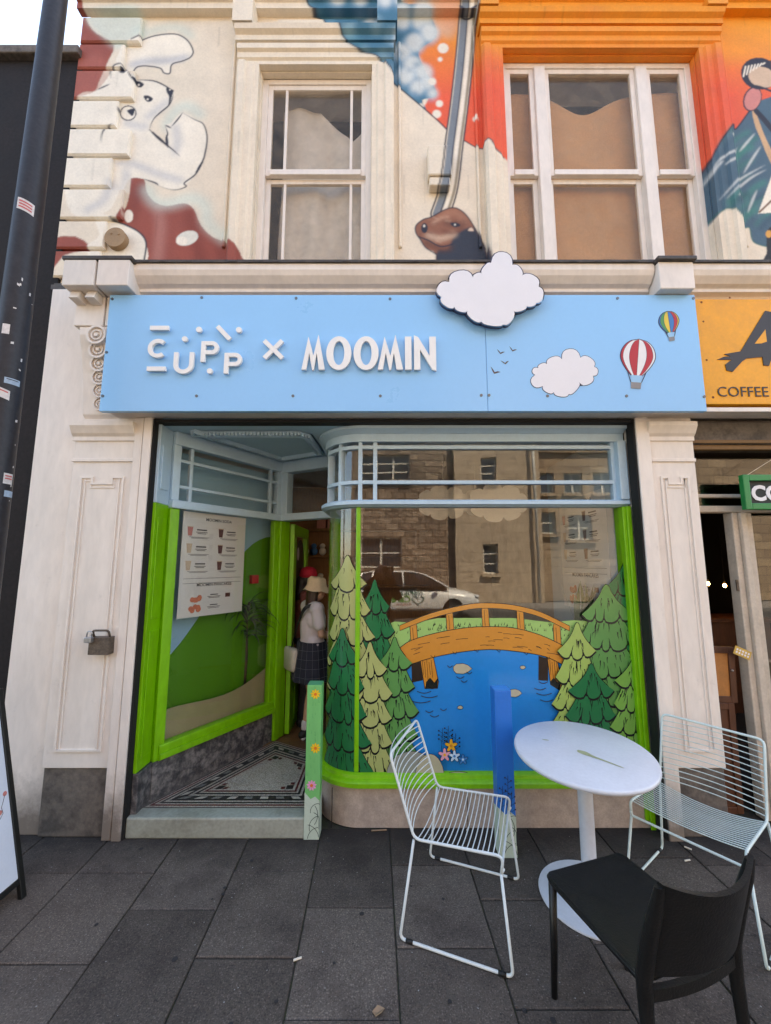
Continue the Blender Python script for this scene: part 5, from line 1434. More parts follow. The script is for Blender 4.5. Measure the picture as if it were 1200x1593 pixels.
def spruce(px, apex, base, hw, colr, tiers, lean=0, seed=1):
    """cartoon spruce: flaring skirts of branches with drooping, ragged hems and ink lines"""
    rr = random.Random(seed); m = MB()
    th = (base - apex) / (tiers - .1)
    d = 0.0
    for t in range(tiers)[::-1]:                      # lowest skirt first, the ones above overlap it
        y0 = apex + t * th - (th * .34 if t else 0); y1 = apex + (t + 1) * th
        w0 = hw * (.06 if t == 0 else .20 + .30 * t / tiers); w1 = hw * (.50 + .50 * (t + .3) / (tiers - .7)) * rr.uniform(.93, 1.05)
        cx = px + lean * t
        left, right = [], []
        fl, fr_ = rr.uniform(.9, 1.12), rr.uniform(.9, 1.12)
        for k in range(10):
            u = k / 9; wv = w0 + (w1 - w0) * (u ** 2.1 * .62 + u * .38)
            y = y0 + (y1 - y0) * u * .96
            left.append((cx - wv * (1 + (fl - 1) * u), y)); right.append((cx + wv * (1 + (fr_ - 1) * u), y))
        if t == 0: left.insert(0, (cx - .5, y0 - 4)); right.insert(0, (cx + 1.5, y0 - 3.5))
        n = max(3, int(w1 / 8.5))
        cuts = [1.0] + sorted([1 - 2 * (k + rr.uniform(-.22, .22)) / n for k in range(1, n)], reverse=True) + [-1.0]
        def hy(u): return y1 - .04 * (y1 - y0) + 7 * (1 - u * u) - 3 * abs(u)
        def hx(u): return cx + w1 * u * (fr_ if u > 0 else fl)
        hem = []
        for k in range(n):
            ua, ub = cuts[k], cuts[k + 1]
            sag = rr.uniform(4, 9)
            for q in range(0 if k else 1, 6):
                u = ua + (ub - ua) * q / 6
                hem.append((hx(u), hy(u) + sag * math.sin(math.pi * q / 6) ** .7 - (4 if (q == 0 and k) else 0)))
        pl = [vp(*p) for p in right + hem + left[::-1]]
        ink = [(x, z - (.010 if abs(z - min(q[1] for q in pl)) < .09 else 0)) for x, z in grow(pl, .0045)]
        m.flat(ink, d, 1); d -= .0005; m.flat(pl, d, 0); d -= .0004
        for k in range(1, n):                         # ink in the notches of the hem
            u = cuts[k]
            m.ribbon([vp(hx(u), hy(u) + 3), vp(hx(u) - u * 3, hy(u) - 5), vp(hx(u) - u * 5 + rr.uniform(-2, 2), hy(u) - rr.uniform(10, 18))], .012, d, 1, True)
        if t or tiers > 3:
            for k in range(int(4 + w1 / 3)):
                u = rr.uniform(-.7, .7); y = y0 + (y1 - y0) * rr.uniform(.45, .86)
                if t == 0 and abs(u) > .3: continue
                if abs(u) * w1 > w0 + (w1 - w0) * ((y - y0) / (y1 - y0)) ** 2 - 2: continue
                L = rr.uniform(6, 15)
                m.ribbon([vp(hx(u), y - L / 2), vp(hx(u) + u * 3 + rr.uniform(-1, 1), y), vp(hx(u) + u * 6, y + L / 2)], rr.uniform(.005, .009), d, 1, True)
        d -= .0004
    zmin = ZS1 - .03; xmin = CX - CR * (math.pi / 2 + .45)
    m.v = [(max(min(x, 1.745), xmin), y, max(z, zmin)) for x, y, z in m.v]
    vin('printed_tree', m, [colr, 'v_black'])
spruce(583, 906, 1095, 44, 'v_dark', 5, seed=2)
spruce(541, 868, 1240, 64, 'v_yell', 9, seed=3)
spruce(614, 995, 1215, 48, 'v_mid', 6, seed=4)
spruce(972, 875, 1160, 60, 'v_dark', 7, seed=6)
spruce(941, 913, 1215, 80, 'v_mid', 7, seed=7)
spruce(896, 972, 1215, 54, 'v_light', 6, seed=8)
spruce(576, 1002, 1230, 48, 'v_yell', 6, seed=9)
spruce(534, 982, 1240, 54, 'v_dark', 6, seed=10)
spruce(917, 1035, 1225, 58, 'v_dark', 5, seed=11)
spruce(984, 1022, 1235, 58, 'v_leaf', 6, seed=12)
# flowers and boulders on the bank
for px, py, w_, h_, c_ in ((640, 1188, 38, 36, 'v_slate'), (668, 1192, 22, 36, 'v_rock'), (712, 1205, 34, 22, 'v_rock'), (690, 1215, 30, 18, 'v_slate'), (820, 1212, 30, 22, 'v_rock')):
    pl = [vp(px + w_ * math.cos(t), py + 14 - h_ * math.sin(t)) for t in np.linspace(0, math.pi, 14)]
    pl = [(x, max(z, ZS1 - .03)) for x, z in pl]
    vin('printed_boulder', MB().flat(grow(pl, .003), 0, 1).flat(pl, -.0005, 0), [c_, 'v_black'], .001)
m = MB()
for px, y0, y1, k in ((688, 1165, 1130, 3), (697, 1160, 1126, 4), (708, 1165, 1138, 3)):
    m.ribbon([vp(px - 2, y0), vp(px, y1)], .003, 0)
    for i in range(k * 2):
        y = y1 + 4 + i * 3.2; s = 1 if i % 2 else -1; m.ribbon([vp(px, y + 4), vp(px + s * 6, y)], .0025, 0); c = vp(px + s * 6, y); m.ring(c[0], c[1], .006, .0004, -.0003, 0, n=8)
vin('printed_berries', m, 'v_black', .001)
def flower(px, py, r_, cm_, cc='v_orange', n=5, dark=True):
    c = vp(px, py); rad = r_ * pk * 1.1; m = MB(); pl = []
    for i in range(n * 6):
        t = 2 * math.pi * i / (n * 6); pl.append((c[0] + rad * (.70 + .30 * math.cos(n * t)) * math.sin(t), c[1] + rad * (.70 + .30 * math.cos(n * t)) * math.cos(t)))
    m.flat(grow(pl, .003), 0, 2).flat(pl, -.0004, 0); m.ring(c[0], c[1], rad * .22, .0004, -.0016, -.0012, n=10, m=1)
    vin('printed_flower', m, [cm_, cc, 'v_black'], .0016)
flower(701, 1157, 9, 'v_orange', 'v_wood'); flower(691, 1171, 9, 'v_pink', 'v_orange'); flower(706, 1173, 8, 'v_pale', 'v_bluef'); flower(719, 1178, 7, 'v_bluef', 'v_pale')

# ================================================================== MENU POSTERS
mat('poster_paper', lin((226, 222, 216), .9), .35, .03, 5, 0); mat('ink', lin((52, 48, 50)), .5, .05); mat('drink_pink', lin((196, 120, 112)), .5, .1, 60); mat('drink_dark', lin((96, 50, 48)), .5, .1, 60); mat('drink_tan', lin((200, 176, 150)), .5, .1, 60); mat('pancake', lin((206, 116, 86)), .5, .2, 90); mat('poster_green', lin((70, 110, 60)), .5, .1)
PMATS = ['poster_paper', 'ink', 'drink_pink', 'drink_dark', 'drink_tan', 'pancake', 'poster_green']
def poster_print(W, Hh):
    """drinks menu: two headings, six drinks, two plates; local x 0..W, z 0..H, facing -y"""
    parts = {}
    def head(s, x, z, sz):
        t = text_mb(s, sz, 0, bold=.0006, align='CENTER'); return shift(t, x, -.0012, z)
    h1 = head('MOOMIN SODA', W * .54, Hh * .925, W * .058); h2 = head('MOOMIN PANCAKES', W * .52, Hh * .285, W * .058)
    icons = MB(); txt = MB()
    rr = random.Random(5)
    for r_ in range(3):
        for c_ in range(2):
            x, z = W * (.08 + .47 * c_), Hh * (.77 - .165 * r_)
            icons.add([(x, -.0012, z), (x + W * .055, -.0012, z), (x + W * .068, -.0012, z + Hh * .085), (x - W * .013, -.0012, z + Hh * .085)], [(0, 1, 2, 3)], (2, 3, 4, 3, 4, 3)[r_ * 2 + c_])
            icons.add([(x - W * .016, -.0014, z + Hh * .082), (x + W * .071, -.0014, z + Hh * .082), (x + W * .071, -.0014, z + Hh * .09), (x - W * .016, -.0014, z + Hh * .09)], [(0, 1, 2, 3)], 4)
            for k, (w_, dz, hgt) in enumerate(((.15, .055, .012), (.17, .035, .006), (.13, .022, .006), (.30, -.014, .004), (.24, -.024, .004))):
                cx = x + W * (.20 if k < 3 else .17); txt.add([(cx - W * w_ / 2, -.001, z + Hh * dz), (cx + W * w_ / 2, -.001, z + Hh * dz), (cx + W * w_ / 2, -.001, z + Hh * (dz + hgt)), (cx - W * w_ / 2, -.001, z + Hh * (dz + hgt))], [(0, 1, 2, 3)], 1)
    for k in range(2):
        x, z = W * .24, Hh * (.175 - .10 * k)
        for q in range(7):
            a = rr.uniform(0, 6.28); icons.ring(x + W * .06 * math.cos(a), z + Hh * .018 * math.sin(a), W * .035, .0005, -.0013 - q * .0001, -.0012 - q * .0001, n=9, m=5)
        for w_, dz, hgt in ((.12, .02, .009), (.20, .004, .005), (.17, -.008, .005)):
            cx = W * .52; txt.add([(cx - W * w_ / 2, -.001, z + Hh * dz), (cx + W * w_ / 2, -.001, z + Hh * dz), (cx + W * w_ / 2, -.001, z + Hh * (dz + hgt)), (cx - W * w_ / 2, -.001, z + Hh * (dz + hgt))], [(0, 1, 2, 3)], 1)
    icons.add([(W * .70, -.0012, Hh * .165), (W * .78, -.0012, Hh * .165), (W * .78, -.0012, Hh * .205), (W * .70, -.0012, Hh * .205)], [(0, 1, 2, 3)], 3)
    for z in (.315, .36): txt.add([(W * .05, -.001, Hh * z), (W * .95, -.001, Hh * z), (W * .95, -.001, Hh * (z + .003)), (W * .05, -.001, Hh * (z + .003))], [(0, 1, 2, 3)], 1)
    return [('printed_heading', h1, ['ink']), ('printed_heading', h2, ['ink']), ('printed_drinks', icons, PMATS), ('printed_text', txt, PMATS)]
def poster(label, W, Hh, fn):
    t = fn(W / 2, 0, 0)
    e = thing('menu_poster', label, 'poster', t, 'drinks menus in the shop windows')
    def X(m): m.v = [fn(*p) for p in m.v]; return m
    build('sheet', X(MB().box(0, W, 0, .003, 0, Hh)), 'poster_paper', e)
    for nm, m, mt in poster_print(W, Hh): build(nm, X(m), mt, e, recalc=False)
S0 = 0.13
def left_fn(x, y, z): p = A_ + dS * (S0 + x) + nS * (-.012 - y); return (p.x, p.y, 1.33 + z)
poster('white drinks menu poster inside the angled side window by the door', 0.60, .83, left_fn)
def right_fn(x, y, z): return (1.768 + y, 4.02 - x, 1.34 + z)
poster('white drinks menu poster seen deep inside the curved front window', 0.85, 1.02, right_fn)

# ================================================================== STREET FURNITURE
def rounded(pts, r_, n=5):
    """polyline with rounded corners"""
    P = [Vector(p) for p in pts]; out = [P[0]]
    for i in range(1, len(P) - 1):
        a, b, c = P[i - 1], P[i], P[i + 1]
        u, v_ = (a - b), (c - b); k = min(r_, u.length * .45, v_.length * .45)
        s, e = b + u.normalized() * k, b + v_.normalized() * k
        for t in range(n + 1):
            t /= n; out.append(s * (1 - t) ** 2 + b * 2 * t * (1 - t) + e * t * t)
    out.append(P[-1]); return out
def wire_chair(label, loc, rz, mt):
    """bent-rod chair, local front = +x"""
    e = thing('wire_chair', label, 'chair', loc, 'white wire chairs at the round table', rz)
    W = 0.243; xb, xf = -0.20, 0.205; zb, zf = 0.425, 0.445
    hb = Vector((-0.325, 0, 0.79))
    def sag(u, amt): return amt * (1 - u * u)
    fr = rounded([(xf, -W, zf - .075), (xf + .012, -W, zf), (xb, -W, zb), (hb.x, -W, hb.z), (hb.x, W, hb.z), (xb, W, zb), (xf + .012, W, zf), (xf, W, zf - .075)], .035)
    part('seat_and_back_frame', MB().tube(fr, .0068, 9), mt, e, smooth=True)
    part('front_bar', MB().tube(rounded([(xf + .012, -W, zf - .05), (xf, -W, zf - .075), (xf, W, zf - .075), (xf + .012, W, zf - .05)], .02), .0062, 8), mt, e, smooth=True)
    for s in (-1, 1):
        lg = rounded([(xb - .002, s * W, zb - .004), (-.262, s * (W + .038), .010), (.245, s * (W + .038), .010), (xf, s * (W + .002), zf - .072)], .028)
        l = part('sled_leg', MB().tube(lg, .0068, 9), mt, e, smooth=True)
        for x in (-.215, .20):
            g = build('rubber_glide', MB().tube([(x - .017, s * (W + .038), .0098), (x + .017, s * (W + .038), .0098)], .0096, 8), 'black_rubber', None, smooth=True); g.parent = l
    n = 17
    for i in range(n):
        t = (i + .6) / n; x = xb + (xf - xb) * t; z = zb + (zf - zb) * t
        pts = [(x, W * u, z - sag(u, .034 * (1 - .75 * max(0, t - .3)))) for u in [k / 8 - 1 for k in range(17)]]
        part('seat_wire', MB().tube(pts, .0028, 6), mt, e, smooth=True)
    n = 13
    for i in range(n):
        t = (i + .7) / n; p = Vector((xb, 0, zb)).lerp(hb, t)
        pts = [(p.x - sag(u, .045 * (.8 + .2 * t)), W * u, p.z) for u in [k / 8 - 1 for k in range(17)]]
        part('back_wire', MB().tube(pts, .0028, 6), mt, e, smooth=True)
    return e
wire_chair('white wire chair with its back to the shop window, beside the blue post', (0.412, 2.275, 0), R(-20.7), 'white_metal')
wire_chair('pale wire chair standing in front of the right pilaster', (1.67, 2.324, 0), R(216.9), 'mint_metal')

# round table
TB = thing('round_table', 'round white pedestal table with a green smear on its top', 'table', (1.085, 2.345, 0))
m = MB(); m.lathe([(.02, .690), (.345, .690), (.356, .696), (.36, .706), (.357, .716), (.350, .720), (.001, .7205)], n=72)
top_ = part('table_top', m, 'table_white', TB, auto=50); top_.location = (0, 0, 0)
m = MB(); m.lathe([(.038, .012), (.038, .66), (.045, .672), (.10, .676), (.10, .689), (.001, .6895)], n=36); part('column', m, 'table_white', TB, auto=40)
m = MB(); m.lathe([(.258, .0), (.260, .004), (.258, .010), (.05, .016), (.001, .0162)], n=64); part('base_plate', m, 'table_white', TB, auto=40)
m = MB()
pl = smooth_path([(-.055, .05, 0), (-.02, .03, 0), (.0, -.01, 0), (.035, -.05, 0), (.09, -.115, 0), (.085, -.12, 0), (.02, -.055, 0), (-.02, -.02, 0), (-.045, .0, 0), (-.068, .03, 0)], 3, True)
m.add([(x + .03, y - .05, .7216) for x, y, z in pl], [tuple(range(len(pl)))])
pl2 = [(-.16 + .018 * math.cos(t), .11 + .006 * math.sin(t) - .3 * .018 * math.cos(t), .7216) for t in np.linspace(0, 6.28, 12, endpoint=False)]; st = build('stain', m, 'table_stain', None, recalc=False); st.parent = top_
st = build('stain', MB().add(pl2, [tuple(range(12))]), 'table_stain', None, recalc=False); st.parent = top_
# the top sits a touch out of level on its pedestal
top_.rotation_euler = (R(3.6), 0, 0); top_.location = (0, .042, .012)

# black leather chair
BC = thing('leather_chair', 'black leather covered chair with its back to the camera', 'chair', (0.937, 1.70, 0), None, R(107.3))
W, D = .205, .215
def rr_poly(hx0, hx1, hy, r_, n=6):
    out = []
    for cx, cy, a0 in ((hx1 - r_, hy - r_, 0), (hx0 + r_, hy - r_, 90), (hx0 + r_, -hy + r_, 180), (hx1 - r_, -hy + r_, 270)):
        for k in range(n + 1):
            a = R(a0 + 90 * k / n); out.append((cx + r_ * math.cos(a), cy + r_ * math.sin(a)))
    return out
pol = rr_poly(-D, D + .02, W, .03)
rings = []
def seat_z(x, y): return .452 - .014 * (1 - (y / W) ** 2) + .008 * (x / D) ** 2
for s, z in ((.97, -.032), (1.0, -.024), (1.0, -.007), (.99, -.001), (.96, .0), (.85, .0), (.7, .0), (.55, .0), (.4, .0), (.25, .0), (.12, .0), (.03, .0)):
    rings.append([(x * s, y * s, seat_z(x * s, y * s) + z) for x, y in pol])
seat = part('seat', MB().loft(rings), 'black_leather', BC, auto=60)
st = build('seam', MB().tube([(x * 1.001, y * 1.001, .452 - .013 - .0096 * (1 - (y / W) ** 2) + .008 * (x / D) ** 2) for x, y in pol], .0035, 6, closed=True), 'black_leather', None, smooth=True); st.parent = seat
for s in (-1, 1):
    part('leg', MB().tube([(D - .005, s * (W - .018), .43), (D + .002, s * (W - .017), .2), (D + .012, s * (W - .014), 0)], [.016, .0145, .012], 10), 'black_leather', BC, smooth=True)
    rings = []
    for x, z, rx, ry in ((-.305, .775, .012, .020), (-.285, .70, .020, .024), (-.25, .58, .024, .026), (-.222, .46, .024, .026), (-.222, .36, .021, .023), (-.235, .15, .017, .018), (-.25, 0, .014, .014)):
        rings.append([(x + rx * math.cos(t), s * (W - .005) + ry * math.sin(t), z) for t in np.linspace(0, 2 * math.pi, 12, endpoint=False)])
    part('back_leg', MB().loft(rings), 'black_leather', BC, auto=60)
rings = []
n = 14
for i in range(n + 1):
    u = -1 + 2 * i / n; y = u * (W - .004)
    bow = -.055 * (1 - u * u)
    zt, zb_ = .785 - .030 * (1 - u * u), .480 + .010 * (1 - u * u)
    ring = []
    for t in np.linspace(0, 1, 7): ring.append((-.232 - .075 * t + bow - .009, y, zb_ + (zt - zb_) * t))
    for t in np.linspace(1, 0, 7): ring.append((-.232 - .075 * t + bow + .009, y, zb_ + (zt - zb_) * t))
    rings.append(ring)
part('backrest', MB().loft(rings), 'black_leather', BC, auto=70)
part('seat_rail', MB().loft([[(x_ - .010, y_, .398), (x_ + .010, y_, .398), (x_ + .010, y_, .432), (x_ - .010, y_, .432)] for y_ in np.linspace(-W + .01, W - .01, 13) for x_ in (-.222 - .022 * (1 - (y_ / W) ** 2),)]), 'black_leather', BC, auto=50)

# painted posts
mat('post_green', lin((112, 190, 112), .9), .5, .06, 12, .3, 40, stretch=(1, 1, .15)); mat('post_green_top', lin((74, 160, 112), .9), .5, .06)
mat('post_blue', lin((10, 110, 200), .95), .4, .05, 8, .1); mat('post_blue_top', lin((34, 140, 220), .95), .4, .05)
mat('post_stone', lin((190, 206, 190), .9), .6, .08, 9); mat('post_line', lin((40, 58, 52)), .6, .05); mat('petal_yellow', lin((246, 196, 40), .95), .5, .05); mat('petal_pink', lin((232, 150, 200), .95), .5, .05); mat('petal_core', lin((226, 120, 40), .95), .5, .05)
def post(label, x0, x1, y0, h_, body, topm):
    e = thing('painted_post', label, 'post', ((x0 + x1) / 2, y0 + .05, 0), 'painted posts by the shop window')
    y1 = y0 + (x1 - x0) * .95
    build('shaft', MB().box(x0, x1, y0, y1, 0, h_), body, e, bevel=0.004)
    build('cap', MB().box(x0 + .002, x1 - .002, y0 + .002, y1 - .002, h_ + .0005, h_ + .004), topm, e)
    # painted boulders at the foot: front and both sides are one painted skirt
    m = MB(); zt = .25
    fr = [(x0 + .0002, .001), (x1 - .0002, .001), (x1 - .0002, zt - .02), (x0 + (x1 - x0) * .7, zt + .005), (x0 + (x1 - x0) * .4, zt - .01), (x0 + .0002, zt + .03)]
    m.flat(fr, y0 - .0008); m.add([(x0 - .0008, y0, .001), (x0 - .0008, y1, .001), (x0 - .0008, y1, zt), (x0 - .0008, y0, zt + .03)], [(0, 1, 2, 3)]); m.add([(x1 + .0008, y0, .001), (x1 + .0008, y1, .001), (x1 + .0008, y1, zt), (x1 + .0008, y0, zt - .02)], [(0, 1, 2, 3)])
    b = build('painted_boulders', m, 'post_stone', e, recalc=False)
    m = MB(); wd = x1 - x0
    for cx, cz, r_, a0, a1 in ((.1, .02, .9, 10, 80), (1.0, .0, .75, 95, 175), (.35, .9, .8, -20, 70), (1.05, .75, .7, 100, 200), (.0, 1.5, .9, -40, 40), (.9, 1.7, .5, 60, 190)):
        m.ribbon([(min(x1 - .001, max(x0 + .001, x0 + wd * (cx + r_ * math.cos(R(a0 + (a1 - a0) * t / 7))))), max(.004, wd * (cz + r_ * math.sin(R(a0 + (a1 - a0) * t / 7))))) for t in range(8)], .0035, y0 - .0014)
    build('painted_lines', m, 'post_line', b, recalc=False)
    return e, y0
P1, py_ = post('green painted timber post with yellow and pink flowers beside the step', -.523, -.426, 2.79, .942, 'post_green', 'post_green_top')
def pflower(e, x, z, r_, col, y):
    m = MB(); n = 9
    for i in range(n):
        t = 2 * math.pi * i / n; d = Vector((math.sin(t), math.cos(t))); q = Vector((d.y, -d.x)) * r_ * .2
        pts = [Vector((x, z)) + d * r_ * .2 - q * .4, Vector((x, z)) + d * r_ * .7 - q, Vector((x, z)) + d * r_, Vector((x, z)) + d * r_ * .7 + q, Vector((x, z)) + d * r_ * .2 + q * .4]
        m.flat([tuple(p) for p in pts], y - .0012 - i * .00005)
    m.ring(x, z, r_ * .3, .0003, y - .0025, y - .0018, n=12, m=1)
    build('painted_flower', m, [col, 'petal_core'], e, recalc=False)
for py, px, c_ in ((1080, 491, 'petal_yellow'), (1164, 491, 'petal_yellow'), (1222, 485, 'petal_pink')):
    x, z = atY(px, py, 2.79); pflower(P1, x, z, .034, c_, 2.79)
m = MB()
for i in range(26):
    x, z = random.uniform(-.515, -.434), random.uniform(.30, .92); m.ribbon([(x, z), (x + .004 * random.uniform(-1, 1), z + .014), (x + .008 * random.uniform(-1, 1), z + .03)], .0022, 2.7892, 0, True)
mat('post_grain', lin((70, 150, 84)), .6, .05); build('painted_grass', m, 'post_grain', P1, recalc=False)
P2, _ = post('blue painted timber post with dark berry sprigs in front of the river print', .684, .790, 2.63, .955, 'post_blue', 'post_blue_top')
m = MB()
for bx, top in ((.715, .40), (.75, .46), (.77, .37)):
    m.ribbon([(bx - .012, .24), (bx - .004, (top + .24) / 2), (bx, top)], .003, 2.6292)
    for i in range(6):
        z = top - .012 - i * .018; s = 1 if i % 2 else -1
        m.ribbon([(bx - .002, z - .012), (bx + s * .018, z)], .0025, 2.6292); m.ring(bx + s * .018, z, .005, .0003, 2.6286, 2.6292, n=8)
build('painted_sprigs', m, 'print_navy', P2, recalc=False)

# pole with stickers
PX, PY = -2.2, 2.2
PL = thing('street_pole', 'tall dark metal street pole with peeling stickers at the left edge', 'pole', (PX, PY, 0))
m = MB(); m.lathe([(.11, 0), (.11, 1.1), (.105, 1.14), (.084, 1.2), (.074, 3.2), (.056, 6.2), (.05, 8.2), (.001, 8.21)], (PX, PY, 0), 32); build('shaft', m, 'pole_paint', PL, auto=40)
mat('sticker_white', lin((206, 200, 198)), .6, .2, 30); mat('sticker_red', lin((190, 90, 90)), .6, .1); mat('sticker_blue', lin((150, 170, 190)), .6, .2, 30)
def prad(z): return .084 - (.010) * (z - 1.2) / 2 if z < 3.2 else .074 - .018 * (z - 3.2) / 3
def on_pole(a, z, o): rr = prad(z) + o; return (PX + rr * math.sin(a), PY - rr * math.cos(a), z)
def sticker(px, py, w_, h_, mt, tilt=0, marks=None):
    c = Vector((PX, PY)); d = math.hypot(PX, PY)
    # angle on the pole that faces this pixel
    base = math.atan2(-PX, PY) ; x, z = atY(px, py, PY)
    off = (x - PX) / prad(z); a0 = base * .9 + math.asin(max(-.9, min(.9, off)))
    m = MB(); n = 6; vs = []
    for j in range(2):
        for i in range(n + 1):
            u = -1 + 2 * i / n; vs.append(on_pole(a0 + u * w_ / 2 / .075, z + (j - .5) * h_ + tilt * u, .0012))
    m.add(vs, [(i, i + 1, n + 2 + i, n + 1 + i) for i in range(n)])
    o = build('sticker', m, mt, PL, recalc=False)
    m = MB()
    for k in range(marks or 0):
        z0 = z + h_ * (.25 - .25 * k); vs = []
        for j in range(2):
            for i in range(n + 1):
                u = (-.75 + 1.5 * i / n); vs.append(on_pole(a0 + u * w_ / 2 / .075, z0 + (j - .5) * h_ * .13 + tilt * u, .002))
        m.add(vs, [(i, i + 1, n + 2 + i, n + 1 + i) for i in range(n)])
    if marks: build('print', m, 'sticker_red' if mt == 'sticker_white' else 'sticker_black', o, recalc=False)
sticker(41, 333, .09, .075, 'sticker_white', -.012, 3); sticker(13, 522, .035, .06, 'sticker_white', .0, 0); sticker(18, 598, .07, .035, 'sticker_blue', 0, 1); sticker(6, 618, .06, .055, 'sticker_white', -.01, 1); sticker(8, 745, .05, .06, 'sticker_white', 0, 2); sticker(8, 768, .06, .035, 'sticker_blue', 0, 0)
for k in range(16):
    sticker(random.uniform(12, 50), random.uniform(420, 780), random.uniform(.004, .014), random.uniform(.004, .02), 'sticker_white', random.uniform(-.003, .003))

# black-painted building on the left
LB = thing('neighbour_building', 'black painted side building with a weathered coping on the left', 'building', (-5, 3.2, 0))
build('wall', MB().box(-12, -2.625, 2.93, 9, 0, 6.08).box(-2.624, -2.58, 2.93, 3.3, 0, 3.5), 'black_wall', LB)
build('coping', MB().box(-12, -2.63, 2.87, 9.1, 6.081, 6.16), 'plinth_stone', LB, bevel=.01)
# A-board at the left edge
mat('board_white', lin((222, 228, 240), .85), .35, .04)
ABL = thing('pavement_sign', 'white A-board with a black frame cut off by the left edge', 'sign board', (-2.12, 2.12, 0))
fo = Vector((-1.905, 2.36)); di = Vector((-.02, -1)).normalized(); no = Vector((1, -.02)).normalized()
def ab(s, o, z): p = fo + di * s + no * o; return (p.x, p.y, z)
def lean(z, sgn): return sgn * (-.02 - .22 * (1 - (z / 1.05)))
def aslab(name, s0, s1, z0, z1, t0, t1, mt, par, sgn=1):
    vs = []
    for z in (z0, z1):
        for s, t in ((s0, t0), (s1, t0), (s1, t1), (s0, t1)): vs.append(ab(s, -.29 + sgn * (.015 + .26 * (1 - z / 1.05)) + sgn * t, z))
    m = MB().add(vs, [(0, 3, 2, 1), (4, 5, 6, 7), (0, 1, 5, 4), (1, 2, 6, 5), (2, 3, 7, 6), (3, 0, 4, 7)])
    return build(name, m, mt, par, bevel=.003)
for sgn in (1, -1):
    f = aslab('panel', .025, .575, .10, 1.02, 0, .008, 'board_white', ABL, sgn)
    for a in ((0, .03, 0, 1.05), (.57, .60, 0, 1.05)): aslab('frame_leg', *a, -.008, .016, 'black_paint', f, sgn)
    for a in ((.0305, .5695, .075, .10), (.0305, .5695, 1.02, 1.05)): aslab('frame_rail', *a, -.007, .015, 'black_paint', f, sgn)
    if sgn == 1:
        m = MB(); pts = [(.05, .52), (.06, .50), (.075, .47), (.07, .44), (.09, .42)]
        for k, (mtc, dz) in enumerate((('ink', 0),)):
            q = [ab(s, -.29 + (.015 + .26 * (1 - (z) / 1.05)) + .0088, z) for s, z in pts]; m.tube(q, .0012, 5)
        for s, z in ((.05, .525), (.10, .435), (.085, .45)): m.add([ab(s + .012 * math.cos(t), -.29 + (.015 + .26 * (1 - (z + .012 * math.sin(t)) / 1.05)) + .0092, z + .012 * math.sin(t)) for t in np.linspace(0, 6.28, 9, endpoint=False)], [tuple(range(9))], 1)
        build('printed_sketch', m, ['ink', 'drink_pink'], f, recalc=False)
# lock box on the left pilaster
LBX = thing('lock_box', 'rusty hasp with a padlock on the left pilaster', 'lock', (-1.85, 2.79, 1.25))
xa, za = atY(140, 982, 2.74); xb, zb_ = atY(168, 1019, 2.74)
mat('old_steel', lin((104, 92, 82)), .55, .4, 40, .3, metal=.5); mat('padlock_steel', lin((176, 176, 178)), .3, .1, metal=.8)
build('box', MB().box(xa, xb, 2.735, 2.799, zb_, za - .04), 'old_steel', LBX, bevel=.004)
build('back_plate', MB().box(xb + .001, xb + .035, 2.79, 2.7985, zb_ - .01, za + .02), 'cream_trim', LBX, bevel=.002)
build('hasp', MB().tube(rounded([(xa + .02, 2.76, za - .045), (xa + .02, 2.735, za + .005), (xb - .01, 2.74, za + .005), (xb - .01, 2.76, za - .04)], .02), .007, 8), 'old_steel', LBX, smooth=True)
pl_ = build('padlock', MB().box(xa - .012, xa + .035, 2.705, 2.7345, za - .07, za - .035), 'padlock_steel', LBX, bevel=.004)
build('shackle', MB().tube(rounded([(xa - .004, 2.72, za - .036), (xa - .004, 2.72, za + .002), (xa + .028, 2.72, za + .002), (xa + .028, 2.72, za - .036)], .014), .0045, 8), 'padlock_steel', pl_, smooth=True)
# litter
mat('dry_leaf', lin((140, 116, 92)), .8, .2); mat('butt', lin((214, 206, 190)), .8, .1); mat('gum', lin((44, 42, 42)), .9, .1); mat('gum_pale', lin((140, 138, 134)), .9, .1)
x, y = atZ(587, 1576); m = MB()
pts = [(0, 0, .004), (.022, .012, .016), (.05, .006, .009), (.04, -.016, .018), (.015, -.02, .006)]; m.add([(x + a - .02, y + b, c) for a, b, c in pts] + [(x, y - .004, .003)], [(0, 1, 5), (1, 2, 5), (2, 3, 5), (3, 4, 5), (4, 0, 5)])
o = build('dry_leaf', m, 'dry_leaf'); o.modifiers.new('t', 'SOLIDIFY').thickness = .0015; tag(o, 'crumpled brown leaf on the paving at the bottom edge', 'leaf')
for px, py, a, lb in ((463, 1494, 20, 'white scrap of paper lying on a paving joint'), (1071, 1321, -45, 'cigarette end on the paving near the right chair'), (1070, 1340, 10, 'pale crumb of litter on the slab behind the black chair'), (728, 1291, 60, 'cigarette end on the kerb stone under the left wire chair'), (590, 1293, 5, 'dry twig lying against the stone riser')):
    x, y = atZ(px, py); L = .018 if px != 590 else .05; d = Vector((math.cos(R(a)), math.sin(R(a)), 0)) * L
    o = build('litter_scrap', MB().tube([Vector((x, y, .005)) - d, Vector((x, y, .005)) + d], .0045, 7), 'butt' if px != 590 else 'dry_leaf'); tag(o, lb, 'litter')
m = MB(); mp = MB()
for k in range(900):
    x, y = random.uniform(-2.6, 3), random.uniform(.6, 2.85); t = m if random.random() < .3 else mp
    s = random.uniform(.0012, .0034) if random.random() < .97 else random.uniform(.008, .013)
    if s > .007: t = m
    t.add([(x + s * math.cos(a) * random.uniform(.8, 1.2), y + s * math.sin(a), .0038) for a in np.linspace(0, 6.28, 8, endpoint=False)], [tuple(range(8))])
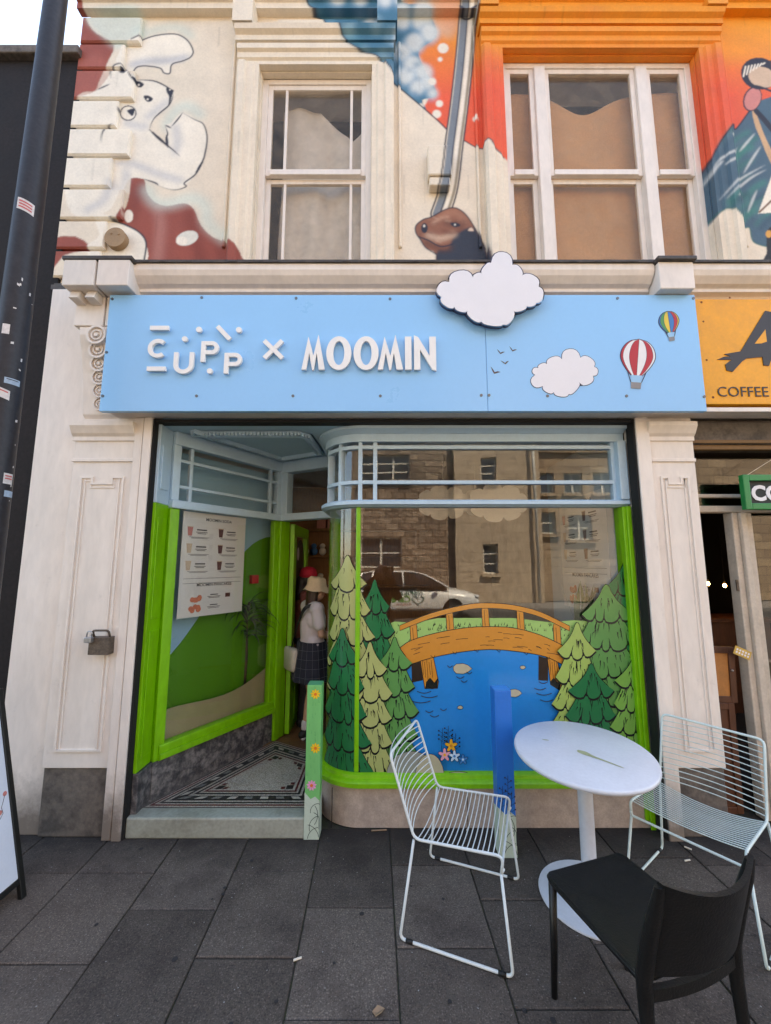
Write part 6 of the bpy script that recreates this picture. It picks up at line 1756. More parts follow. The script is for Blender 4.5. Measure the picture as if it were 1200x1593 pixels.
for px, py, s in ((563, 1423, .012), (272, 1494, .013), (392, 1340, .011), (690, 1400, .008), (640, 1380, .006), (520, 1500, .007), (330, 1400, .006), (150, 1440, .009), (980, 1360, .010), (1110, 1480, .008), (430, 1560, .008), (700, 1560, .009)):
    x, y = atZ(px, py); m.add([(x + s * math.cos(a) * random.uniform(.85, 1.15), y + s * math.sin(a) * random.uniform(.85, 1.15), .0042) for a in np.linspace(0, 6.28, 12, endpoint=False)], [tuple(range(12))])
o = build('pavement_specks', mp, 'gum_pale', recalc=False); o['kind'] = 'stuff'; o['label'] = 'pale specks of grit on the paving'; o['category'] = 'grit'
o = build('chewing_gum', m, 'gum', recalc=False); o['kind'] = 'stuff'; o['label'] = 'trodden dark spots of chewing gum on paving'; o['category'] = 'gum'

# ================================================================== SHOP NEXT DOOR (right edge)
mat('old_cream', lin((206, 192, 176), .9), .55, .15, 12, .25, 60); mat('dark_wood', lin((84, 48, 30)), .5, .3, 10, .2, 50, stretch=(1, 1, .2)); mat('plywood', lin((176, 118, 62)), .6, .15, 8, .1, 60)
mat('bulb', lin((255, 190, 110)), .4, 0, emit=14.0); mat('gold_edge', lin((120, 88, 50)), .6, .2)
NF = thing('neighbour_shopfront', 'dark shopfront with cream door post next door on the right', 'shopfront', (3.0, 3.0, 0))
NY = 3.0
build('shutter_box', MB().box(2.235, 5.0, 2.84, 3.1, 2.62, 2.80), 'plinth_stone', NF, bevel=.02)
build('box_edge', MB().box(2.236, 5.0, 2.832, 2.84, 2.625, 2.65).box(2.236, 5.0, 2.86, 2.90, 2.585, 2.6195), 'gold_edge', NF, bevel=.004)
build('transom_rail', MB().box(2.236, 5.0, NY - .04, NY + .04, 2.13, 2.18), 'old_cream', NF, bevel=.008)
build('glazing_bar', MB().box(2.236, 5.0, NY - .02, NY + .02, 2.245, 2.272), 'old_cream', NF, bevel=.004)
for z0, z1_ in ((2.18, 2.245), (2.272, 2.60)): build('pane', MB().box(2.24, 5.0, NY - .003, NY + .003, z0, z1_), 'shop_glass', NF)
build('door_post', MB().box(2.60, 2.645, NY - .03, NY + .05, .0, 2.13).box(2.646, 2.69, NY - .055, NY + .05, 0, 2.129).box(2.691, 2.745, NY - .035, NY + .05, 0, 2.1285), 'old_cream', NF, bevel=.006)
build('sill', MB().box(2.746, 5.0, NY - .05, NY + .06, .48, .54), 'old_cream', NF, bevel=.006)
build('stall_riser', MB().box(2.746, 5.0, NY - .03, NY + .05, 0, .479), 'plinth_stone', NF)
build('pane', MB().box(2.746, 5.0, NY - .003, NY + .003, .541, 2.129), 'shop_glass', NF)
build('hinge', MB().box(2.585, 2.6, NY - .025, NY - .015, 1.55, 1.63), 'old_steel', NF)
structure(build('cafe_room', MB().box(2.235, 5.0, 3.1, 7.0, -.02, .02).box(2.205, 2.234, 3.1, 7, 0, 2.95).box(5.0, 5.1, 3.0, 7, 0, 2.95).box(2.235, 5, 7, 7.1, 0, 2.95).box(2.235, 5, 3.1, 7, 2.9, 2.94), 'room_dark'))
CT = thing('cafe_counter', 'dark bar counter with small warm lights inside the shop next door', 'counter', (3.2, 5.2, 0))
build('front', MB().box(2.5, 4.6, 4.9, 5.3, .02, 1.05), 'dark_wood', CT); build('top', MB().box(2.45, 4.65, 4.85, 5.35, 1.051, 1.10), 'dark_wood', CT, bevel=.006)
for px, py, lb_ in ((1102, 908, 'small warm bulb at the left end of the dark doorway next door'), (1128, 911, 'small warm bulb in the middle of the doorway next door'), (1143, 913, 'small warm bulb close to the cream door post next door')):
    x, z = atY(px, py, 4.8)
    b = thing('light_bulb', lb_, 'lamp', (x, 4.8, z - .02), 'warm bulbs next door')
    build('globe', MB().ell((x, 4.8, z), (.018, .018, .022), 12), 'bulb', b, smooth=True); build('cap', MB().lathe([(.009, .02), (.009, .045), (.004, .05)], (x, 4.8, z), 10), 'brass', b)
    build('flex', MB().tube([(x, 4.8, z + .05), (x, 4.8, 2.9)], .0025, 5), 'black_paint', b)
# half-height wooden gate standing in the doorway
HG = thing('wooden_gate', 'brown framed plywood half door standing in the dark doorway next door', 'door', (2.42, 3.05, 0))
def gate(nm, x0, x1, z0, z1_, tilt):
    f = MB(); w_ = .045
    for b in ((x0, x0 + w_, z0, z1_), (x1 - w_, x1, z0, z1_), (x0 + w_, x1 - w_, z1_ - w_, z1_), (x0 + w_, x1 - w_, z0, z0 + w_)): f.box(b[0], b[1], 3.02, 3.05, b[2], b[3])
    f.xf(Matrix.Translation((x0, 3.03, z0)) @ Matrix.Rotation(tilt, 4, 'Y') @ Matrix.Translation((-x0, -3.03, -z0)))
    o = build('frame', f, 'dark_wood', HG, bevel=.003)
    q = MB().box(x0 + w_, x1 - w_, 3.03, 3.042, z0 + w_, z1_ - w_).xf(Matrix.Translation((x0, 3.03, z0)) @ Matrix.Rotation(tilt, 4, 'Y') @ Matrix.Translation((-x0, -3.03, -z0)))
    build('panel', q, nm, o)
gate('plywood', 2.27, 2.54, .76, 1.15, R(2)); gate('dark_wood', 2.27, 2.50, .02, .755, R(1))
o = build('knob', MB().ell((2.515, 3.012, .98), (.008, .01, .008), 8), 'padlock_steel', HG, smooth=True)
mat('card_yellow', lin((206, 168, 84)), .7, .15, 60)
TG = thing('gingham_tag', 'small yellow checked card dangling at the top of the wooden half door', 'card', (2.58, 2.95, 1.06))
M_ = Matrix.Translation((2.555, 2.955, 1.115)) @ Matrix.Rotation(R(24), 4, 'Y')
build('card', MB().box(-.06, .06, 0, .004, -.03, .03).xf(M_), 'card_yellow', TG)
for i in range(10): build('check', MB().box(-.048 + (i % 5) * .021, -.036 + (i % 5) * .021, -.0008, -.0002, -.017 + (i // 5) * .02, -.004 + (i // 5) * .02).xf(M_), 'print_white', TG)
# green hanging sign
mat('sign_green', lin((10, 130, 66), .95), .4, .06); mat('chalk_black', lin((40, 44, 42)), .7, .1)
GS = thing('hanging_sign', 'green framed chalkboard sign with white lettering hung on a string', 'sign', (2.85, 2.83, 2.1))
(x0, zt), (_, zb_) = atY(1152, 739, 2.82), atY(1152, 793, 2.82); fw = .045; x1 = x0 + 1.05
build('panel', MB().box(x0 + fw, x1 - fw, 2.825, 2.835, zb_ + fw, zt - fw), 'chalk_black', GS)
f = MB(); f.box(x0, x0 + fw, 2.80, 2.84, zb_, zt).box(x1 - fw, x1, 2.80, 2.84, zb_, zt).box(x0 + fw, x1 - fw, 2.8005, 2.84, zt - fw, zt).box(x0 + fw, x1 - fw, 2.8005, 2.84, zb_, zb_ + fw); build('frame', f, 'sign_green', GS, bevel=.005)
t = text_mb('COFFEE', .15, .004, bold=.006); build('lettering', shift(t, x0 + fw + .02, 2.822, zb_ + fw + .025), 'print_white', GS)
build('string', MB().tube([(x0 + .05, 2.82, zt), (x0 + .52, 2.82, zt + .28), (x1 - .05, 2.82, zt)], .002, 5), 'butt', GS)

# ================================================================== SHOP INTERIOR
for i in range(3):
    px, y_, s = ((690, 3.9, 1.0), (740, 4.2, .8), (775, 3.8, 1.1))[i]
    x, z = atY(px, 782, y_)
    cp = [(x + s * .22 * math.cos(t) * (1.15), z + s * .13 * math.sin(t)) for t in np.linspace(0, 2 * math.pi, 9, endpoint=False)]
    e = thing('hanging_cloud', ('large pale cloud cut-out hanging behind the front window, leftmost', 'small pale cloud cut-out hanging deepest inside the shop', 'pale cloud cut-out hanging behind the front window, rightmost')[i], 'decoration', (x, y_, z), 'cloud decorations in the shop')
    build('board', MB().prism(scallop(cp, .3), y_, y_ + .02), 'shop_white', e)
    build('string', MB().tube([(x, y_ + .01, z + .1), (x, y_ + .01, 2.85)], .002, 5), 'butt', e)
def soft_shelf(x0, x1, y0, z, n):
    e = thing('wall_shelf', 'wooden bracket shelf holding soft toys, the %s one seen through the door' % n, 'shelf', (x0, y0, z), 'shelves seen through the door')
    build('plank', MB().box(x0, x1, y0, y0 + .25, z, z + .03), 'shelf_wood', e, bevel=.003)
    for x in (x0 + .15, x1 - .15): build('bracket', MB().box(x - .02, x + .02, y0 + .21, y0 + .25, z - .22, z).box(x - .02, x + .02, y0 + .03, y0 + .21, z - .04, z - .001).add([(x - .015, y0 + .05, z - .041), (x + .015, y0 + .05, z - .041), (x + .015, y0 + .21, z - .2), (x - .015, y0 + .21, z - .2), (x - .015, y0 + .09, z - .041), (x + .015, y0 + .09, z - .041), (x + .015, y0 + .21, z - .16), (x - .015, y0 + .21, z - .16)], [(0, 1, 2, 3), (4, 7, 6, 5), (0, 4, 5, 1), (3, 2, 6, 7), (0, 3, 7, 4), (1, 5, 6, 2)]), 'shelf_wood', e)
    return e
structure(build('timber_partition', MB().box(-1.5, .9, 5.75, 5.80, FZ, 2.85), 'shelf_wood'))
for z, n in ((1.42, 'lower'), (1.83, 'middle'), (2.2, 'upper')): soft_shelf(-1.35, .6, 5.49, z, n)
mat('toy_blue', lin((60, 110, 170)), .9, .1, 40, .3); mat('toy_white', lin((210, 206, 200)), .9, .1, 40, .3); mat('toy_pink', lin((200, 140, 130)), .9, .1, 40, .3)
for i, (x, z, c_) in enumerate(((-1.12, 1.861, 'toy_white'), (-1.0, 1.861, 'toy_blue'), (-.88, 1.861, 'toy_white'), (-.72, 1.861, 'toy_blue'), (-1.1, 1.451, 'toy_pink'), (-.9, 1.451, 'toy_white'))):
    e = thing('soft_toy', '%s round soft toy, number %s from the left on the %s shelf' % ({'toy_white': 'white', 'toy_blue': 'blue', 'toy_pink': 'pink'}[c_], ('one', 'two', 'three', 'four', 'one', 'two')[i], 'middle' if i < 4 else 'lower'), 'toy', (x, 5.6, z), 'soft toys on the shelves')
    build('body', MB().ell((x, 5.6, z + .055), (.05, .045, .056), 12), c_, e, smooth=True); build('head', MB().ell((x, 5.58, z + .13), (.04, .037, .037), 12), c_, e, smooth=True)
for i, (x, z) in enumerate(((-.9, 2.231), (-.75, 2.231))):
    o = build('cardboard_box', MB().box(x - .06, x + .06, 5.55, 5.68, z, z + .22), 'toy_pink', bevel=.003); tag(o, ('pink carton at the door end of the upper shelf', 'pink carton further along the upper shelf')[i], 'box', 'cartons on the upper shelf')
# call point on the display backing
p = sp(LS - .20, OB + .02, 1.60); o = build('call_point', sideslab([(LS - .24, 1.56), (LS - .16, 1.56), (LS - .16, 1.64), (LS - .24, 1.64)], OB + .009, OB + .05), 'bal_red', bevel=.004); tag(o, 'small red fire call point inside the angled window', 'alarm')
# plants
mat('leaf_dark', (0.03, 0.06, 0.022), .5, .3, 20, .1); mat('leaf_snake', (0.10, 0.15, 0.05), .5, .4, 30, .1, stretch=(1, 1, 4)); mat('pot_clay', lin((150, 92, 66)), .8, .2); mat('pot_white', lin((206, 202, 196)), .5, .1); mat('trunk', lin((92, 76, 58)), .9, .3, 30, .5)
def strap(base, az, L, wd, droop, n=8, el=70):
    pts = []; p = Vector(base); e_ = R(el)
    for i in range(n + 1):
        pts.append(p.copy()); p = p + Vector((math.cos(az) * math.cos(e_), math.sin(az) * math.cos(e_), math.sin(e_))) * (L / n); e_ -= R(droop) / n
    sd = Vector((-math.sin(az), math.cos(az), 0)); vs, fs = [], []
    for i, q in enumerate(pts):
        t = i / n; h = wd / 2 * (math.sin(math.pi * min(1, .25 + .75 * t)) + .05)
        vs += [q - sd * h, q + Vector((0, 0, -h * .35)), q + sd * h]
    for i in range(n): fs += [(3 * i, 3 * i + 1, 3 * i + 4, 3 * i + 3), (3 * i + 1, 3 * i + 2, 3 * i + 5, 3 * i + 4)]
    return MB().add(vs, fs)
c = sp(LS - .24, -.15, .42)
DR = thing('dragon_plant', 'drooping dark dragon plant in a pot inside the angled window', 'plant', c)
build('pot', MB().lathe([(.07, 0), (.09, .16), (.095, .17), (.08, .17), (.001, .15)], c, 20), 'pot_clay', DR, auto=40)
build('trunk', MB().tube([(c[0], c[1], c[2] + .14), (c[0] + .01, c[1], c[2] + .5), (c[0] - .01, c[1], c[2] + .92)], [.018, .015, .012], 8), 'trunk', DR, smooth=True)
for k in range(84):
    z = .55 + .40 * random.random() ** .6; build('leaf', strap((c[0], c[1], c[2] + z), random.uniform(0, 6.28), random.uniform(.2, .4), .024, random.uniform(90, 150), el=random.uniform(20, 75)), 'leaf_dark', DR, smooth=True, recalc=False)
for k, (x, y, lb) in enumerate(((1.52, 3.24, 'left'), (1.66, 3.36, 'right'))):
    e = thing('snake_plant', 'upright striped snake plant inside the front window, the %s of the two' % lb, 'plant', (x, y, .35), 'snake plants inside the window')
    build('stand', MB().box(x - .1, x + .1, y - .08, y + .08, .2, 1.12), 'shop_white', e)
    build('pot', MB().lathe([(.055, 1.121), (.07, 1.25), (.06, 1.25), (.001, 1.24)], (x, y, 0), 18), 'pot_white', e, auto=40)
    for q in range(11): build('leaf', strap((x + random.uniform(-.02, .02), y + random.uniform(-.02, .02), 1.23), random.uniform(0, 6.28), random.uniform(.24, .4), .034, random.uniform(-5, 25), el=random.uniform(68, 88)), 'leaf_snake', e, smooth=True, recalc=False)

# ================================================================== PEOPLE
mat('skin', lin((206, 158, 132)), .5, .06, 20, .05); mat('hair_brown', lin((62, 40, 30)), .5, .3, 60, .3, 150, stretch=(1, 1, .2)); mat('hair_dark', lin((34, 26, 24)), .5, .3, 60, .3, 150, stretch=(1, 1, .2))
mat('shirt_white', lin((226, 214, 214), .85), .85, .05, 8, .2, 200); mat('skirt_navy', lin((34, 36, 48)), .85, .15, 30, .2, 200); mat('hat_cream', lin((222, 196, 160)), .9, .08, 20, .3, 160); mat('cap_red', lin((176, 24, 48)), .8, .08, 20, .2); mat('bag_canvas', lin((200, 190, 172)), .9, .1, 15, .3); mat('strap_black', lin((24, 24, 26)), .7, .1); mat('shoe_black', lin((28, 27, 28)), .6, .2); mat('shoe_sole', lin((210, 206, 200)), .7, .1); mat('sock_white', lin((216, 212, 208)), .9, .1); mat('coat_dark', lin((34, 30, 30)), .85, .2, 10, .3, 120); mat('trouser_dark', lin((40, 40, 46)), .85, .2); mat('shirt_rust', lin((120, 66, 56)), .85, .1); mat('skirt_line', lin((120, 122, 130)), .85, .1); mat('eye_dark', lin((30, 24, 22)), .3, 0); mat('lip', lin((168, 92, 88)), .5, .05)
def remesh(o, v=.007, it=6):
    r_ = o.modifiers.new('skin', 'REMESH'); r_.mode = 'VOXEL'; r_.voxel_size = v; r_.use_smooth_shade = True
    s = o.modifiers.new('soften', 'SMOOTH'); s.factor = .5; s.iterations = it
def hand(m, wrist, d, side, k, curl=.5):
    """palm + five curled fingers; d = direction of the hand, side = thumb side"""
    d = Vector(d).normalized(); sd = Vector(side); sd = (sd - d * sd.dot(d)).normalized(); nn = d.cross(sd)
    w_ = Vector(wrist); pe = w_ + d * .085 * k
    m.capsule(w_, w_ + d * .03 * k, .024 * k, .03 * k, 10)
    for i in range(4):
        b = pe + sd * (.030 - .020 * i) * k; m.capsule(w_ + d * .02 * k + sd * (.022 - .015 * i) * k, b, .016 * k, .011 * k, 8)
        L = (.068, .076, .070, .055)[i] * k
        q = b + (d * (1 - curl * .3) + nn * curl * .7).normalized() * L * .5; e_ = q + (d * (1 - curl * 1.2) + nn * curl * 1.3).normalized() * L * .5
        m.capsule(b, q, .0100 * k, .0092 * k, 8); m.capsule(q, e_, .0092 * k, .0080 * k, 8)
    t0 = w_ + d * .02 * k + sd * .024 * k; t1 = t0 + (d * .6 + sd * .75).normalized() * .042 * k; t2 = t1 + (d * .9 + sd * .1 + nn * .4).normalized() * .032 * k
    m.capsule(t0, t1, .014 * k, .011 * k, 8); m.capsule(t1, t2, .011 * k, .009 * k, 8)
def figure(e, k, J, hands=True):
    """one continuous body; J = joints in local space for a 1.70 m figure (front = +y)"""
    V = {a: Vector(b) * k for a, b in J.items()}
    m = MB()
    m.capsule(V['pelvis'] + Vector((-.07 * k, 0, 0)), V['pelvis'] + Vector((.07 * k, 0, 0)), .105 * k, .105 * k, flat=(1, 1))
    m.capsule(V['pelvis'], V['waist'], .12 * k, .105 * k); m.capsule(V['waist'], V['chest'], .105 * k, .125 * k)
    m.capsule(V['chest'] + Vector((-.07 * k, 0, .02 * k)), V['chest'] + Vector((.07 * k, 0, .02 * k)), .10 * k, .10 * k)
    m.capsule(V['shl'], V['shr'], .06 * k, .06 * k); m.capsule(V['chest'], V['neck'], .09 * k, .055 * k)
    m.capsule(V['neck'], V['head'], .052 * k, .055 * k)
    h = V['head']; f = (V['look']).normalized()
    sd = f.cross(Vector((0, 0, 1))).normalized()
    m.ell(h + Vector((0, 0, .035 * k)), (.078 * k, .088 * k, .10 * k)); m.ell(h + f * .022 * k + Vector((0, 0, -.035 * k)), (.058 * k, .066 * k, .075 * k))
    m.capsule(h + f * .085 * k + Vector((0, 0, .025 * k)), h + f * .106 * k + Vector((0, 0, -.012 * k)), .010 * k, .015 * k, 8)
    for s in (-1, 1): m.ell(h + sd * s * .080 * k + Vector((0, 0, .0)), (.012 * k, .018 * k, .030 * k), 8)
    for s, S_, E_, W_ in ((-1, 'shl', 'ell', 'wrl'), (1, 'shr', 'elr', 'wrr')):
        m.capsule(V[S_], V[E_], .048 * k, .036 * k); m.capsule(V[E_], V[W_], .038 * k, .024 * k)
        if hands: hand(m, V[W_], (V[W_] - V[E_]).normalized(), J['thumb' + ('l' if s < 0 else 'r')], k, J['curl'][0])
    for H_, K_, A_k, T_ in (('hl', 'kl', 'al', 'tl'), ('hr', 'kr', 'ar', 'tr')):
        m.capsule(V[H_], V[K_], .082 * k, .052 * k); m.capsule(V[K_], V[K_].lerp(V[A_k], .35), .05 * k, .053 * k); m.capsule(V[K_].lerp(V[A_k], .35), V[A_k], .053 * k, .034 * k); m.capsule(V[A_k] + Vector((0, 0, -.02 * k)), V[T_], .036 * k, .030 * k)
    o = part('body', m, 'skin', e); remesh(o)
    for s in (-1, 1):
        q = build('eye', MB().ell(h + f * .080 * k + sd * s * .031 * k + Vector((0, 0, .022 * k)), (.011 * k, .011 * k, .007 * k), 8), 'eye_dark', None, smooth=True); q.parent = o
    q = build('mouth', MB().ell(h + f * .088 * k + Vector((0, 0, -.045 * k)), (.022 * k, .016 * k, .006 * k), 8), 'lip', None, smooth=True); q.parent = o
    return V, o
BASEJ = dict(pelvis=(0, 0, .90), waist=(0, .0, 1.06), chest=(0, .005, 1.24), neck=(0, -.01, 1.44), head=(0, .02, 1.565), look=(0, 1, -.1), shl=(-.165, -.01, 1.38), shr=(.165, -.01, 1.38),
             ell=(-.20, .0, 1.10), elr=(.20, .0, 1.10), wrl=(-.19, .16, .93), wrr=(.19, .2, .98), thumbl=(1, 0, 1), thumbr=(-1, 0, 1), curl=(.5, 0, 0),
             hl=(-.085, 0, .88), kl=(-.085, .02, .48), al=(-.085, -.01, .09), tl=(-.095, .15, .035), hr=(.085, 0, .88), kr=(.085, .02, .48), ar=(.085, -.01, .09), tr=(.095, .15, .035))
def ellring(c, rx, ry, n=28, rot=0): return [(c[0] + rx * math.cos(t), c[1] + ry * math.sin(t), c[2]) for t in np.linspace(0, 2 * math.pi, n, endpoint=False)]
def shoes(e, V, k, mt, sole):
    for A_k, T_ in (('al', 'tl'), ('ar', 'tr')):
        a, t = V[A_k], V[T_]; m = MB(); d = Vector((t.x - a.x, t.y - a.y, 0)).normalized()
        m.capsule(Vector((a.x, a.y, .045 * k)) - d * .03 * k, Vector((t.x, t.y, .040 * k)), .043 * k, .038 * k); m.capsule(Vector((a.x, a.y, .05 * k)), Vector((a.x, a.y, .095 * k)), .044 * k, .043 * k)
        s = part('shoe', m, mt, e); remesh(s, .006, 4)
        p0, p1 = Vector((a.x, a.y, 0)) - d * .05 * k, Vector((t.x, t.y, 0)) + d * .015 * k; q = Vector((-d.y, d.x, 0)) * .043 * k
        b = MB().obox((p0 + p1) / 2 + Vector((0, 0, .013 * k)), (p1 - p0) / 2, q, (0, 0, .013 * k)); so = build('sole', b, sole, None, bevel=.012); so.parent = s
        m = MB(); m.capsule(Vector((a.x, a.y, .09 * k)), Vector((a.x, a.y, .16 * k)), .041 * k, .042 * k); part('sock', m, 'sock_white', e, smooth=True)
def torso_cloth(e, V, k, name, mt, hem, sleeve, pad=.014, long=False):
    m = MB(); P = pad * k
    m.capsule(V['pelvis'] + Vector((-.05 * k, 0, hem * k)), V['pelvis'] + Vector((.05 * k, 0, hem * k)), .105 * k + P, .105 * k + P); m.capsule(V['pelvis'] + Vector((0, 0, hem * k)), V['waist'], .115 * k + P, .108 * k + P); m.capsule(V['waist'], V['chest'], .108 * k + P, .125 * k + P)
    m.capsule(V['chest'] + Vector((-.07 * k, 0, .02 * k)), V['chest'] + Vector((.07 * k, 0, .02 * k)), .10 * k + P, .10 * k + P); m.capsule(V['shl'], V['shr'], .058 * k + P, .058 * k + P); m.capsule(V['chest'], V['neck'] - Vector((0, 0, .045 * k)), .09 * k + P, .062 * k + P)
    for S_, E_, W_ in (('shl', 'ell', 'wrl'), ('shr', 'elr', 'wrr')):
        m.capsule(V[S_], V[S_].lerp(V[E_], min(1, sleeve)), .050 * k + P, (.050 if sleeve < 1 else .040) * k + P)
        if sleeve > 1: m.capsule(V[E_], V[E_].lerp(V[W_], sleeve - 1), .040 * k + P, .032 * k + P)
    o = part(name, m, mt, e); remesh(o, .008, 5)
    return o
# girl with the bucket hat, stepping through the door
k = .875
W1 = thing('person', 'person in a cream bucket hat, white T-shirt and dark checked skirt in the doorway', 'person', (-.70, 3.93, FZ + .001), None, R(-60))
J = dict(BASEJ); J.update(look=(.35, 1, -.15), head=(.01, .035, 1.565), wrl=(-.10, .24, 1.06), wrr=(.10, .26, 1.06), ell=(-.22, .02, 1.12), elr=(.22, .02, 1.12), kl=(-.08, .03, .48), al=(-.075, -.03, .09), tl=(-.085, .13, .035))
V, body = figure(W1, k, J)
shoes(W1, V, k, 'shoe_black', 'shoe_sole')
torso_cloth(W1, V, k, 't_shirt', 'shirt_white', .10, .62, .02)
rings = []
for t in np.linspace(0, 1, 12):
    z = (1.03 - .40 * t) * k; rx, ry = (.168 + .066 * t) * k, (.150 + .055 * t) * k
    rings.append([(rx * (1 + .035 * t * math.cos(9 * a)) * math.cos(a), ry * (1 + .035 * t * math.cos(9 * a)) * math.sin(a), z) for a in np.linspace(0, 2 * math.pi, 64, endpoint=False)])
sk = part('skirt', MB().loft(rings), 'skirt_navy', W1, auto=60)
m = MB()
for i in range(18):
    a = 2 * math.pi * i / 18; m.tube([((.169 + .066 * t) * k * (1 + .035 * t * math.cos(9 * a)) * math.cos(a) * 1.006, (.151 + .055 * t) * k * (1 + .035 * t * math.cos(9 * a)) * math.sin(a) * 1.006, (1.03 - .40 * t) * k) for t in np.linspace(0, 1, 9)], .0011, 4)
for t in (.2, .42, .64, .86):
    m.tube([((.169 + .066 * t) * k * (1 + .035 * t * math.cos(9 * a)) * math.cos(a) * 1.006, (.151 + .055 * t) * k * (1 + .035 * t * math.cos(9 * a)) * math.sin(a) * 1.006, (1.03 - .40 * t) * k) for a in np.linspace(0, 2 * math.pi, 64, endpoint=False)], .0011, 4, closed=True)
q = build('check_lines', m, 'skirt_line', None, smooth=True); q.parent = sk
h = V['head']
m = MB(); m.lathe([(.128, .015), (.134, .010), (.130, .016), (.100, .060), (.094, .075), (.088, .125), (.070, .142), (.001, .146)], (h.x, h.y, h.z - .012), 40)
m.v = [(x, y, z - .14 * (y - h.y) - .012 * abs(math.sin(2.5 * math.atan2(y - h.y, x - h.x)))) for x, y, z in m.v]
ht = part('bucket_hat', m, 'hat_cream', W1, auto=60)
m = MB()
for i in range(26):
    a = R(100 + 245 * i / 25) + math.pi * .0; x, y = h.x + .074 * k * math.cos(a + math.pi / 2 * 0 + math.pi * .0), h.y + .082 * k * math.sin(a)
    if y > h.y + .03: continue
    L = random.uniform(.24, .32)
    m.capsule((x, y, h.z + .05), (x * .9 + random.uniform(-.01, .01), y - .02, h.z - L * .6), .022, .018, 8); m.capsule((x * .9, y - .02, h.z - L * .6), (x * .8 + random.uniform(-.02, .02), y - .03, h.z - L), .018, .008, 8)
m.ell((h.x, h.y - .01, h.z + .04), (.082 * k, .092 * k, .09 * k))
hr = part('hair', m, 'hair_brown', W1); remesh(hr, .006, 3)
m = MB(); pts = smooth_path([(.13, .03, 1.41 * k), (.10, -.10, 1.40 * k), (.0, -.135, 1.24 * k), (-.08, -.15, 1.06 * k), (-.12, -.165, .93 * k)], 5)
vs, fs = [], []
for i, p in enumerate(pts):
    p = Vector(p); q = Vector(pts[min(i + 1, len(pts) - 1)]) - Vector(pts[max(i - 1, 0)]); nrm = Vector((p.x, p.y, 0)).normalized(); sd = q.normalized().cross(nrm) * .017
    vs += [p - sd, p + sd, p + sd + nrm * .004, p - sd + nrm * .004]
for i in range(len(pts) - 1):
    for a in range(4): fs.append((4 * i + a, 4 * i + (a + 1) % 4, 4 * i + 4 + (a + 1) % 4, 4 * i + 4 + a))
bag = part('shoulder_bag', MB().loft([[(-.115 + yy * w_, -.165 + s * .035 + .10 * yy * w_, .83 * k + zz * w_) for yy, zz in rr_poly(-.125, .125, .105, .045)] for s, w_ in ((-1, .88), (-.6, 1), (.6, 1), (1, .9))]), 'bag_canvas', W1, auto=50)
bs_ = build('strap', MB().add(vs, fs), 'strap_black', None); bs_.parent = bag
# person with the red cap behind
W2 = thing('person', 'person in a red cap and rust top, half hidden inside the door', 'person', (-.85, 4.34, FZ + .001), None, R(-72))
J = dict(BASEJ); J.update(look=(.2, 1, -.1))
V, body = figure(W2, .93, J); k = .93
shoes(W2, V, k, 'shoe_black', 'shoe_black'); torso_cloth(W2, V, k, 'top', 'shirt_rust', .06, .7, .016)
m = MB()
for H_, K_, A_k in (('hl', 'kl', 'al'), ('hr', 'kr', 'ar')): m.capsule(V[H_], V[K_], .098 * k, .068 * k); m.capsule(V[K_], V[A_k] + Vector((0, 0, .02)), .068 * k, .056 * k)
m.capsule(V['pelvis'] + Vector((-.06, 0, 0)), V['pelvis'] + Vector((.06, 0, 0)), .118 * k, .118 * k); remesh(part('trousers', m, 'trouser_dark', W2), .008, 5)
h = V['head']; m = MB(); m.lathe([(.094, .03), (.096, .06), (.085, .105), (.055, .135), (.012, .146), (.001, .148)], (h.x, h.y, h.z - .005), 30); cp_ = part('cap', m, 'cap_red', W2, smooth=True)
m = MB(); pts = [(h.x + .085 * math.cos(a), h.y + .06 + .12 * math.sin(a), h.z + .03 - .02 * math.sin(a)) for a in np.linspace(0, math.pi, 14)]; m.add(pts + [(x, y, z + .006) for x, y, z in pts], [tuple(range(14))[::-1], tuple(range(14, 28))] + [(i, (i + 1) % 14, 14 + (i + 1) % 14, 14 + i) for i in range(14)]); q = build('peak', m, 'cap_red', None); q.parent = cp_
m = MB(); m.ell((h.x, h.y - .018, h.z + .005), (.084, .086, .09)); m.capsule((h.x, h.y - .06, h.z - .02), (h.x, h.y - .08, h.z - .18), .07, .05); remesh(part('hair', m, 'hair_dark', W2), .007, 4)
# the photographer, seen only mirrored in the glass
W3 = thing('person', 'long haired person in a dark coat photographing the shop, mirrored in the window', 'person', (-.06, -.50, 0.001), None, 0)
J = dict(BASEJ); J.update(ell=(-.24, .16, 1.22), elr=(.24, .16, 1.22), wrl=(-.10, .33, 1.50), wrr=(.14, .33, 1.50), thumbl=(1, -.3, .3), thumbr=(-1, -.3, .3), look=(0, 1, 0))
V, body = figure(W3, 1.02, J); k = 1.02
shoes(W3, V, k, 'shoe_black', 'shoe_black'); torso_cloth(W3, V, k, 'coat', 'coat_dark', -.05, 1.85, .03)
rings = [ellring((0, 0, z * k), rx * k, ry * k) for z, rx, ry in ((1.0, .17, .15), (.85, .19, .165), (.6, .215, .185), (.45, .225, .19))]; part('coat_skirt', MB().loft(rings), 'coat_dark', W3, smooth=True)
m = MB()
for H_, K_, A_k in (('hl', 'kl', 'al'), ('hr', 'kr', 'ar')): m.capsule(V[H_], V[K_], .095 * k, .065 * k); m.capsule(V[K_], V[A_k] + Vector((0, 0, .02)), .065 * k, .05 * k)
remesh(part('trousers', m, 'trouser_dark', W3), .009, 4)
h = V['head']; m = MB(); m.ell((h.x, h.y - .02, h.z + .02), (.095, .10, .118))
for s in (-1, 1):
    for q in range(5): m.capsule((h.x + s * (.06 + .005 * q), h.y - .05 + .02 * q, h.z + .02), (h.x + s * (.10 + .012 * q), h.y - .06 + .03 * q, h.z - .34), .035, .022)
